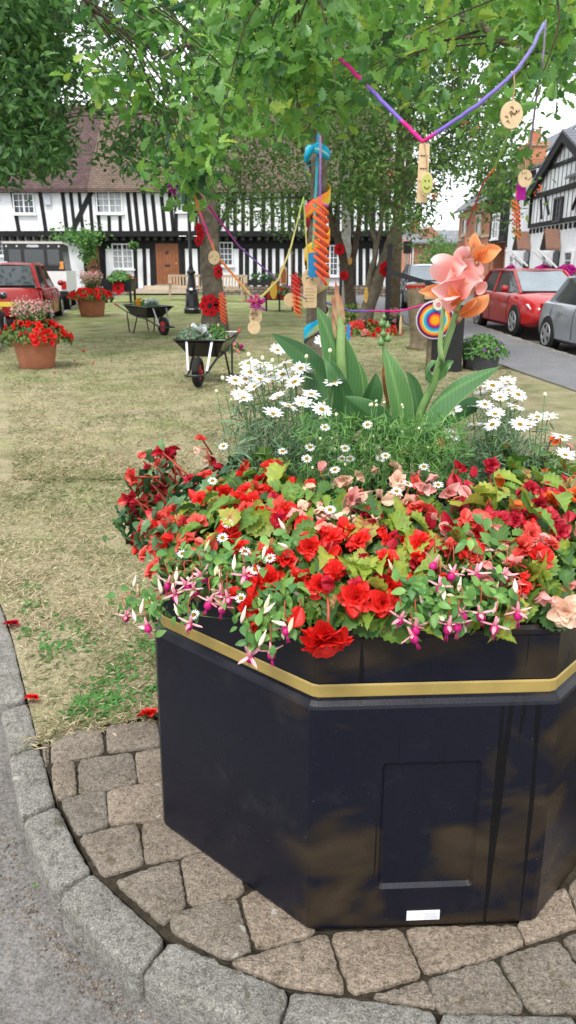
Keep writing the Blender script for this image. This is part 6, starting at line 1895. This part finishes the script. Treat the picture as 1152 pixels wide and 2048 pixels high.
Cn = np.concatenate([region(P1, 640, 12.5, 19.5), region([(-70, -60), (-70, 350), (0, 345), (60, 318), (128, 325), (112, 240), (120, -60)], 480, 12, 17), region([(-40, 240), (-40, 345), (20, 340), (60, 315), (125, 325), (100, 240)], 110, 13, 16), region(P1b, 60, 14.5, 18), region([(340, -100), (360, 230), (480, 200), (480, -100)], 60, 16, 20)])
crown(t1, Cn, 16, .20, .16, LEAF6, OAKF, .45, .20, .8, -.3, big, .012, .12)

# rowan and companions behind
def V3(px, py, Y): return tuple(at(px, py, Y))
b = lawn(722, 664); Y3 = b[1]
row = [([(b[0], Y3, .1), V3(745, 590, Y3), V3(770, 520, Y3), V3(795, 440, Y3), V3(812, 380, Y3), V3(818, 280, Y3), V3(812, 120, Y3 + .3)], .17, .05), ([V3(735, 620, Y3), V3(738, 560, Y3), V3(752, 500, Y3), V3(742, 450, Y3), V3(735, 380, Y3)], .08, .03),
       ([V3(752, 500, Y3), V3(765, 430, Y3), V3(770, 340, Y3)], .05, .025), ([V3(795, 440, Y3), V3(770, 380, Y3), V3(740, 320, Y3)], .05, .02), ([V3(810, 390, Y3), V3(860, 300, Y3), V3(930, 240, Y3 - 1)], .05, .02), ([V3(815, 300, Y3), V3(900, 180, Y3 + .5), V3(960, 90, Y3)], .05, .02)]
t3 = tree('rowan_tree', 'leaning rowan with fine drooping foliage and clusters of orange berries', (b[0], Y3, float(gz(Y3))), row, M['bark'], 'trees on the green')
P3 = [(700, -200), (700, 400), (740, 425), (800, 430), (822, 462), (840, 452), (848, 405), (905, 362), (935, 325), (968, 330), (985, 300), (1010, 200), (960, 60), (960, -200)]
Cn = np.concatenate([region(P3, 430, Y3 - 2.6, Y3 + 2.5), region([(965, 300), (975, 400), (1000, 425), (1020, 370), (1030, 290), (1000, 270)], 30, 11.5, 13.5), region([(800, 380), (822, 465), (842, 455), (850, 380)], 16, Y3 - 1.5, Y3 + 1)])
crown(t3, Cn, 42, .22, .145, BLADE4, ROWAN, .42, .18, 1.0, -.3, row, .009, .1)
bc = Cn[rng.integers(0, len(Cn), 60)] + rng.normal(0, .25, (60, 3))
BV = np.array([[0, 0, 1.], [1, 0, 0], [0, 1, 0], [-1, 0, 0], [0, -1, 0], [0, 0, -1.]]); BF = [(0, 1, 2), (0, 2, 3), (0, 3, 4), (0, 4, 1), (5, 2, 1), (5, 3, 2), (5, 4, 3), (5, 1, 4)]
for c in bc:
    mb = MB().inst(BV, BF, np.tile(np.eye(3) * .016, (12, 1, 1)), c + rng.normal(0, .035, (12, 3)), rng.random(12)); part('berry_cluster', mb, ORANGE, t3, world=True)
b = lawn(703, 640); Y4 = b[1]
mul = [([(b[0], Y4, .2), V3(700, 590, Y4), V3(690, 530, Y4), V3(668, 455, Y4), V3(648, 390, Y4), V3(600, 290, Y4)], .17, .05), ([V3(697, 560, Y4), V3(705, 520, Y4), V3(716, 465, Y4), V3(718, 420, Y4), V3(712, 300, Y4)], .10, .04), ([V3(668, 455, Y4), V3(675, 400, Y4), V3(690, 330, Y4)], .05, .02), ([V3(650, 395, Y4), V3(560, 395, Y4 - .5), V3(480, 400, Y4 - 1)], .04, .015), ([V3(600, 290, Y4), V3(540, 200, Y4), V3(500, 100, Y4)], .05, .02), ([V3(712, 300, Y4), V3(700, 150, Y4), V3(690, 0, Y4)], .05, .02)]
t4 = tree('rowan_tree', 'dark red brown twin stemmed tree behind the young oak, poppies on its bark', (b[0], Y4, .2), mul, M['bark_dark'], 'trees on the green')
P4 = [(428, -200), (440, 300), (415, 400), (440, 440), (480, 425), (520, 435), (560, 448), (600, 440), (650, 415), (700, 420), (745, 410), (745, -200)]
Cn = region(P4, 520, Y4 - 3.0, Y4 + 2.0)
crown(t4, Cn, 40, .25, .145, BLADE4, ROWAN, .50, .16, 1.0, -.25, mul, .009, .1)
b = np.array([at(697, 560, 25.5)[0], 25.5, float(gz(25.5))])
bir = [([tuple(b), V3(696, 560, 25.5), V3(693, 450, 25.5), V3(690, 330, 25.5), V3(690, 150, 25.5)], .20, .09)]
t5 = tree('birch_tree', 'straight pale barked tree trunk behind the dark twin stemmed tree', tuple(b), bir, mat('pale_bark', (.20, .19, .16), .4, 6, .9, .2, bump=.02, bscale=15, col2=(.40, .39, .35)), 'trees on the green')
crown(t5, region([(560, -200), (560, 330), (700, 390), (860, 330), (880, -200)], 170, 23.5, 28), 36, .4, .13, LEAF6, OAKF, .5, .18, .9, -.2, bir, .012)
# trees beyond the street
for (px, py, Y, r, n, lab_) in ((800, 470, 66, 1.7, 60, 'green bushy tree rising over the roofs left of the far brick house'), (880, 520, 52, 1.25, 60, 'dense green bush in front of the far brick house wall'), (862, 560, 51, .95, 40, 'low green bush at the end of the street behind the dark blue car')):
    c = at(px, py, Y); g = float(gz(Y))
    t_ = tree('street_tree', lab_, (c[0], Y, g), [([(c[0], Y, g - .1), (c[0], Y, (g + c[2]) / 2), tuple(c)], .16, .05)], M['bark_dark'], 'greenery at the end of the street')
    Cc = c + rdir(n) * rng.uniform(.4, 1, (n, 1)) * [r, r, r * 1.1]
    crown(t_, Cc, 36, .34, .22, LEAF6, OAKF, .75, .15, .9, 0)

# ------------------------------------------------------------------ yarn and wooden decorations
def yarn(name, stops, bscale=120):
    return tmat(name, stops, .95, .1, 0, .14, bscale, .004, 200)


def cord(label, pts, stops, wpx, cat='yarn cord', n=60, sag=0):
    P = resample([at(x, y, Y) for x, y, Y in pts], n)
    Ym = np.mean([p[2] for p in pts]); r = wpx / 2 / F * Ym
    P = P + rng.normal(0, r * .12, P.shape)
    o = single('yarn_garland', MB().tube(P - P[0], r, 7, 0, np.linspace(0, 1, n)), yarn('yarn', stops), label, cat, 'knitted cords strung between the trees', loc=P[0], smooth=True)
    return o


PK, VI, OR, YE, GR, BL = (.62, .03, .22), (.20, .13, .50), (.80, .22, .06), (.62, .52, .18), (.28, .45, .13), (.03, .30, .55)
cord('pink and violet knitted cord hanging in a V from the oak twigs above the canna', [(668, 104, 4.6), (690, 126, 4.5), (770, 208, 4.2), (846, 284, 4.0), (960, 207, 4.0), (1030, 145, 4.05), (1062, 100, 4.1), (1088, 48, 4.2)],
     [(0, PK), (.20, PK), (.24, VI), (.40, VI), (.42, PK), (.53, PK), (.56, VI), (1, (.22, .22, .42))], 7)
cord('orange to yellow knitted cord dropping from the left twigs to the pink bobble', [(378, 360, 5.6), (405, 440, 5.6), (432, 510, 5.6), (475, 560, 5.6), (512, 604, 5.6)], [(0, PK), (.15, OR), (.35, (.62, .05, .3)), (.5, OR), (.7, OR), (1, YE)], 4.5)
cord('yellow green knitted cord rising from the pink bobble to the oak trunk', [(512, 604, 5.6), (556, 560, 6.5), (580, 500, 7.5), (598, 430, 8.6), (607, 395, 9.8)], [(0, YE), (.5, YE), (1, GR)], 3.5)
cord('pink fading to violet cord running from the left twigs down behind the oak trunk', [(378, 360, 5.6), (430, 430, 6.6), (480, 495, 7.8), (560, 565, 9.2), (632, 610, 10.6)], [(0, PK), (.25, (.5, .04, .3)), (.5, VI), (.7, (.35, .12, .35)), (1, VI)], 3.2)
cord('thin violet cord from the oak trunk to the bin, pink at its end', [(648, 604, TY), (700, 622, 12.2), (760, 622, 12.6), (800, 622, 12.6), (840, 612, 12.5), (872, 600, 12.5)], [(0, VI), (.6, VI), (.7, PK), (1, PK)], 3.5)
cord('turquoise cord hanging down the front of the oak trunk', [(640, 150, TY - .4), (638, 240, TY - .35), (634, 330, TY - .3), (630, 420, TY - .3), (626, 500, TY - .3)], [(0, BL), (.4, (.03, .35, .5)), (.8, (.10, .42, .40)), (1, GR)], 5)
cord('lilac cord holding the largest orange coil', [(640, 180, TY - .5), (641, 300, TY - .5), (640, 395, TY - .5)], [(0, (.5, .2, .3)), (.5, (.45, .25, .45)), (1, VI)], 4)
cord('pale yellow cord hanging left of the oak trunk', [(607, 395, TY - .2), (611, 450, TY - .2), (616, 540, TY - .2)], [(0, GR), (.5, YE), (1, YE)], 3)
cord('thin dark red cord rising across the brick house to the twigs on the right', [(935, 450, 4.6), (965, 370, 4.4), (985, 340, 4.3)], [(0, (.35, .05, .12)), (.8, (.4, .08, .1)), (1, OR)], 3)
cord('green and orange cord hanging under the right-hand wooden disc', [(985, 345, 4.3), (1005, 300, 4.15), (1020, 258, 4.05)], [(0, OR), (.2, GR), (1, GR)], 5)
cord('thin grey violet cord hanging near the photo edge above the magenta square', [(1092, 40, 4.3), (1086, 120, 4.3), (1072, 200, 4.4), (1060, 300, 4.5)], [(0, (.25, .22, .3)), (1, (.3, .22, .3))], 4)

# rainbow ribbon wound round the trunk
def ribbon():
    G = []; T = []; n = 230
    z0, z1 = z_(332), z_(742)
    turns = 5.1
    for i in range(n):
        v = i / (n - 1); a = -2.15 - v * turns * 2 * PI
        z = z0 + (z1 - z0) * v; r = .17 - .012 * v * 0
        row = []
        for u in np.linspace(-1, 1, 5):
            w = .115 * min(1, 12 * v + .1, 12 * (1 - v) + .1)
            row.append([TX + (.163 + .004 * (1 - u * u)) * math.cos(a + u * .35), TY + (.163 + .004 * (1 - u * u)) * math.sin(a + u * .35), z + u * w])
        G.append(row); T += [v + .02 * u + .015 * math.sin(40 * v + 6 * u) for u in np.linspace(-1, 1, 5)]
    return MB().grid(np.array(G), 0, np.clip(T, 0, 1))


rs = [(0, BL), (.06, GR), (.12, (.55, .60, .08)), (.18, (.80, .28, .03)), (.24, (.72, .05, .12)), (.30, (.80, .16, .04)), (.38, (.80, .40, .05)), (.50, (.55, .55, .08)), (.62, (.30, .06, .40)), (.70, (.45, .01, .28)), (.73, (.28, .12, .48)), (.755, (.45, .55, .15)), (.785, (.02, .38, .62)), (1, (.02, .42, .55))]
rib = ribbon().mesh('yarn_ribbon', yarn('rainbow_yarn', rs, 60), True)
o = part('yarn_ribbon', None, None, mesh=rib); tagit(o, 'rainbow knitted ribbon wound in a spiral round the young oak trunk', 'yarn ribbon')
o.modifiers.new('thick', 'SOLIDIFY').thickness = .006
mb = MB(); c = at(636, 306, TY - .28)
for k in range(7):
    P = spline([at(612 + k * .8, 322 - k * 1, TY - .28), at(617, 300 - k * 2.2 + 8, TY - .34 + .01 * k), at(634, 290 + k * 2, TY - .36), at(652, 300 + k * 2.0, TY - .33), at(657 - k, 312 + k * .6, TY - .28)], 20)
    mb.tube(P, .034, 8, 0, k / 6)
single('yarn_bundle', mb, yarn('blue_yarn', [(0, (.02, .36, .55)), (.5, (.03, .40, .58)), (.66, (.5, .68, .45)), (.85, (.05, .42, .52)), (1, (.04, .36, .55))]), 'folded blue and green knitted bundle tied high on the young oak trunk', 'yarn decoration', smooth=True)


def coil(label, px, y0, y1, Y, rpx, turns, stops, tube=.17):
    p0, p1 = at(px, y0, Y), at(px + 3, y1, Y); n = int(turns * 14); r = rpx / F * Y
    v = np.linspace(0, 1, n); a = v * turns * 2 * PI
    rr = r * (1 - tube) * np.where(v < .9, 1, 1 - (v - .9) * 4)
    P = p0 + (p1 - p0) * v[:, None] + np.c_[rr * np.cos(a), rr * np.sin(a), -.5 * r * np.cos(a)]
    mb = MB().tube(P - p0, r * tube, 6, 0, v); mb.tube([(0, 0, .05), (p1 - p0) * .5, p1 - p0], r * .16, 5, 0, 0.02)
    single('yarn_coil', mb, yarn('orange_yarn', stops), label, 'yarn coil', 'orange crochet coils', loc=p0, smooth=True)


OS = [(0, (.35, .10, .35)), (.03, (.78, .15, .05)), (.5, (.82, .17, .06)), (1, (.80, .12, .05))]
coil('largest orange crochet coil, hanging down the front of the young oak trunk', 641, 402, 560, TY - .55, 16, 10, OS, .19)
coil('narrow red orange coil hanging left of the young oak trunk', 592, 552, 630, 9.6, 10, 9, [(0, (.5, .03, .04)), (.4, (.7, .07, .04)), (1, (.75, .2, .06))])
coil('slim orange coil against the right side of the dark oak trunk', 445, 588, 645, TY1 - .45, 8, 8, OS)
coil('striped orange and green coil hanging in the twigs before the white cottage', 1031, 402, 474, 4.4, 9, 8, [(0, (.15, .25, .1)), (.03, (.75, .12, .05)), (.3, (.6, .15, .05)), (.55, (.7, .09, .04)), (.8, (.30, .16, .04)), (1, (.78, .25, .05))])


def tag(name, label, px, py, Y, wpx, hpx, m, shape='rect', string=None, strokes=0, cat='wooden tag', tilt=0.0, ring=None):
    c = at(px, py, Y); k = Y / F; w, h = wpx * k / 2, hpx * k / 2
    t = thing(name, label, cat, c, tilt, 'painted wooden tags in the trees')
    mb = MB()
    if shape == 'disc': mb.disc((0, 0, 0), (0, -1, 0), h, .012, 26, 0, .5, w / h)
    else:
        if shape == 'arch':
            P = [(-w, -h)] + [(w, -h)] + [(w * math.cos(a), h - w + w * math.sin(a)) for a in np.linspace(0, PI, 9)]
        elif shape == 'leafy': P = [(w * math.sin(a) , -h * math.cos(a)) for a in np.linspace(0, 2 * PI, 19)[:-1]]
        else: P = [(x, z) for x, z in rrect(-w, w, -h, h, min(w, h) * .25, 4)]
        mb.slab([(x, -.005, z) for x, z in P], (0, .01, 0))
    bd = part('board', mb, m, t)
    if ring:
        mb = MB().disc((0, -.009, 0), (0, -1, 0), h * .82, .006, 26, 0, .5, w / h); part('painted_face', mb, ring, t)
        mb = MB()
        for s in (-1, 1): mb.disc((s * w * .3, -.014, h * .25), (0, -1, 0), h * .07, .004, 8)
        a = np.linspace(PI * 1.2, PI * 1.8, 9); mb.tube([(w * .5 * math.cos(x), -.014, h * .1 + h * .5 * math.sin(x)) for x in a], h * .04, 5); part('smile', mb, M['ink'], t)
    if strokes:
        mb = MB()
        for q in range(strokes):
            if shape == 'disc':
                a = rng.uniform(0, 6.28); r = rng.uniform(.1, .62) * h; x, z = r * math.cos(a), r * math.sin(a); b_ = rng.uniform(0, 3.1); l = h * .22
                mb.tube([(x, -.009, z), (x + l * math.cos(b_), -.009, z + l * math.sin(b_)), (x + l * 1.3 * math.cos(b_ + .5), -.009, z + l * 1.3 * math.sin(b_ + .5))], h * .03, 4)
            else:
                z = h * .6 - q * h * 1.3 / strokes; x = -w * .7
                while x < w * .6:
                    l = rng.uniform(.2, .5) * w; mb.beam((x, -.007, z), (min(x + l, w * .75), -.007, z + rng.normal(0, .001)), h * .035, .003, (0, 1, 0)); x += l + w * .12
        part('drawing', mb, M['ink'], t)
    if string:
        e = at(*string) - c; mb = MB().tube([(0, 0, h * .85), e * .5 + [.004, -.008, h * .4], e], .0035, 5); part('string', mb, mat('twine', (.35, .22, .12), .2, 50, .9), t)
    return t


paint = lambda n_, c_: mat(n_, c_, .08, 20, .6, .3)
tag('wooden_disc', 'round wooden disc with small drawings hanging from the V shaped cord at the right', 1023, 230, 4.02, 41, 47, M['ply'], 'disc', (1028, 147, 4.04), 9)
tag('wooden_disc', 'small round wooden disc in front of the magenta square', 1050, 357, 4.35, 26, 31, M['ply'], 'disc', (1046, 310, 4.4), 6)
tag('wooden_tag', 'long plain wooden tag hanging at the lowest point of the V shaped cord', 846, 347, 4.0, 19, 100, M['ply'], 'rect', (848, 285, 3.99), 3)
tag('wooden_disc', 'oval disc with a green smiling face in front of the long wooden tag', 853, 368, 3.95, 24, 42, M['ply'], 'disc', (849, 290, 3.97), 0, 'wooden tag', 0, paint('lime_paint', (.42, .46, .12)))
tag('wooden_disc', 'wooden disc hanging on the orange cord beside the dark oak trunk', 428, 515, 5.5, 22, 26, M['ply'], 'disc', (426, 480, 5.55), 4)
tag('wooden_disc', 'upper wooden disc with burnt leaf drawing below the pink bobble', 511, 633, 5.56, 25, 34, M['ply'], 'disc', (514, 605, 5.6), 12)
tag('wooden_disc', 'blank lower wooden disc below the pink bobble', 508, 655, 5.52, 25, 26, M['ply'], 'disc', (512, 606, 5.58), 0)
tag('wooden_disc', 'pale wooden disc hanging behind the narrow red orange coil', 581, 600, 9.75, 26, 26, M['ply'], 'disc', (584, 500, 9.8), 0)
tag('wooden_disc', 'big wooden disc behind the blue tag on the young oak trunk', 622, 558, TY - .30, 36, 40, M['ply'], 'disc', (620, 520, TY - .28), 8)
tag('wooden_tag', 'wooden tag with burnt lines of writing on the young oak trunk', 620, 592, TY - .38, 26, 44, M['ply'], 'rect', (620, 545, TY - .36), 5)
tag('wooden_tag', 'bright blue painted tag on the young oak trunk', 627, 530, TY - .44, 20, 44, paint('blue_paint', (.02, .26, .58)), 'rect', (626, 500, TY - .4), 0)
tag('wooden_tag', 'small brown arched door shaped tag hanging against the striped house', 567, 550, 8.2, 13, 34, M['ply'], 'arch', (570, 515, 8.2), 0)
tag('wooden_tag', 'rust painted arched tag lying over the small door shaped tag', 567, 552, 8.17, 9, 26, paint('rust_paint', (.30, .09, .035)), 'arch', (570, 515, 8.19), 0)
tag('wooden_tag', 'ochre pointed tag hanging on the yellow green cord', 547, 580, 7.2, 14, 34, paint('ochre_paint', (.50, .30, .03)), 'leafy', (552, 562, 7.0), 0)
tag('wooden_tag', 'slim blue tag hanging from the thin violet cord', 697, 664, 12.1, 7, 30, paint('azure_paint', (.03, .28, .60)), 'arch', (699, 622, 12.2), 0)
tag('wooden_tag', 'magenta square tag behind the small wooden disc at the right', 1042, 384, 4.4, 17, 28, paint('magenta_paint', (.42, .005, .27)), 'rect', (1046, 330, 4.42), 0)
tag('wooden_tag', 'pale pointed tag hanging from the pink end of the violet cord', 801, 650, 12.5, 5, 36, M['ply'], 'leafy', (800, 622, 12.6), 0)
tag('wooden_tag', 'ochre oval tag pinned on the dark twin stemmed tree', 700, 522, Y4 - .3, 8, 14, paint('amber_paint', (.55, .30, .08)), 'leafy', None, 0)
tag('wooden_tag', 'yellow patterned tag hanging by the pale stem of the leaning tree', 732, 590, Y3 - .3, 8, 30, paint('yellow_paint', (.62, .38, .08)), 'leafy', (733, 560, Y3 - .3), 3)

POPR = yarn('poppy_red', [(0, (.40, .006, .012)), (1, (.62, .012, .02))], 90); POPB = paint('poppy_black', (.012, .01, .012))


def poppy(label, px, py, Y, rpx, n=6, nrm=(0, -1, 0), sx=1.0, seed=True):
    c = at(px, py, Y); r = rpx / F * Y
    t = thing('crochet_poppy', label, 'crochet flower', c, math.atan2(nrm[0], -nrm[1]), 'red crochet poppies')
    for k in range(n):
        a = k * 2 * PI / n + .5
        mb = MB(); q = np.array([r * .62 * math.cos(a) * sx, -.01 - .002 * (k % 3), r * .62 * math.sin(a)])
        mb.disc(q, (0, -1, 0), r * .40, .016, 14, 0, random.random(), sx)
        pt = part('petal', mb, POPR, t)
        if seed:
            mb = MB().disc(q + [0, -.012, 0], (0, -1, 0), r * .13, .006, 8, 0, .5, sx); part('dot', mb, POPB, pt)
    mb = MB().disc((0, -.018, 0), (0, -1, 0), r * .36, .016, 16, 0, .2, sx); part('ring', mb, POPR, t)
    mb = MB().disc((0, -.03, 0), (0, -1, 0), r * .24, .014, 14, 0, .5, sx); part('centre', mb, POPB, t)
    return t


poppy('largest crochet poppy low on the dark oak trunk', 420, 611, TY1 - .27, 21, 7)
for y_, lab_ in ((456, 'top of three red crochet rounds high on the left edge of the dark oak trunk'), (469, 'middle of three red crochet rounds high on the dark oak trunk'), (482, 'lowest of three red crochet rounds high on the dark oak trunk')):
    poppy(lab_, 398 + (4 if y_ == 469 else 0), y_, TY1 - .27, 9.5, 5, (-.5, -.85, 0))
poppy('narrow crochet poppy seen edge on at the right side of the dark oak trunk', 436, 543, TY1 - .22, 13, 6, (.8, -.6, 0))
poppy('red crochet poppy on the left stem of the twin stemmed tree', 679, 499, Y4 - .16, 11, 6, (-.3, -.95, 0), 1, False)
poppy('dark red crochet poppy lower down on the twin stemmed tree', 688, 551, Y4 - .2, 9, 6, (-.2, -1, 0), 1, False)
poppy('bright red poppy with black centre on the leaning rowan trunk', 770, 538, Y3 - .25, 14, 6, (.45, -.9, 0), 1, False)
poppy('red and black crochet poppy on the side of the black trough on legs', 237, 576, tr.location[1] - .335, 12.5, 6, (-.14, -1, 0))
# rainbow mandala on the bin
c = np.array([2.42 - .13, binp[1] - .335, 0]); c[2] = at(870, 640, c[1])[2]; c[0] = at(870, 640, c[1])[0]
md = thing('crochet_mandala', 'round rainbow crochet mandala hung on the front of the black bin', 'mandala', c, R(-8))
RR = 37 / F * c[1]
mb = MB().disc((0, 0, 0), (0, -1, 0), RR, .012, 40); part('border', mb, yarn('grey_yarn', [(0, (.55, .52, .58)), (1, (.62, .6, .64))]), md)
for k, (f_, col_) in enumerate(((.93, (.10, .012, .10)), (.84, (.35, .02, .05)), (.80, (.75, .22, .03)), (.70, (.72, .50, .08)), (.64, (.40, .60, .40)), (.59, (.03, .38, .55)), (.49, (.03, .20, .48)), (.43, (.18, .03, .25)), (.37, (.42, .01, .12)), (.31, (.75, .12, .02)), (.22, (.85, .34, .02)))):
    mb = MB().disc((0, -.008 - .0022 * k, 0), (0, -1, 0), RR * f_, .004, 36); part('ring', mb, yarn('mandala_yarn', [(0, col_), (1, col_)]), md)
c2 = at(877, 609, c[1] - .05)
fl = thing('wooden_disc', 'small white disc with a pink flower at the top of the rainbow mandala', 'wooden tag', c2, 0, 'painted wooden tags in the trees')
mb = MB().disc((0, 0, 0), (0, -1, 0), .085, .012, 20); part('board', mb, paint('cream_paint', (.68, .60, .48)), fl)
mb = MB()
for k in range(5): mb.disc((.022 * math.cos(k * 1.257), -.009, .022 * math.sin(k * 1.257)), (0, -1, 0), .015, .005, 8)
part('drawing', mb, paint('pink_paint', (.62, .14, .25)), fl)
# bobble and butterfly
for (px, py, Y, lab_, cols) in ((514, 606, 5.55, 'pink and purple yarn bobble where the orange and yellow cords meet', [(0, (.55, .02, .14)), (.5, (.35, .06, .35)), (.8, (.7, .12, .1)), (1, (.2, .1, .45))]), (350, 367, 5.6, 'small purple and blue yarn flower among the leaves above the lamp post', [(0, (.28, .02, .28)), (.5, (.45, .03, .30)), (.8, (.1, .2, .6)), (1, (.55, .1, .3))])):
    c = at(px, py, Y); mb = MB()
    for k in range(26):
        d = rdir(1)[0]; e = rdir(1)[0]; P = [d * .012, d * .04 + e * .015, d * .055 + e * .03, d * .03 + e * .035]
        mb.tube(spline(P, 8), .006, 5, 0, random.random())
    single('yarn_bobble', mb, yarn('bobble_yarn', cols), lab_, 'yarn decoration', loc=c, smooth=True)
bpy.context.view_layer.update()
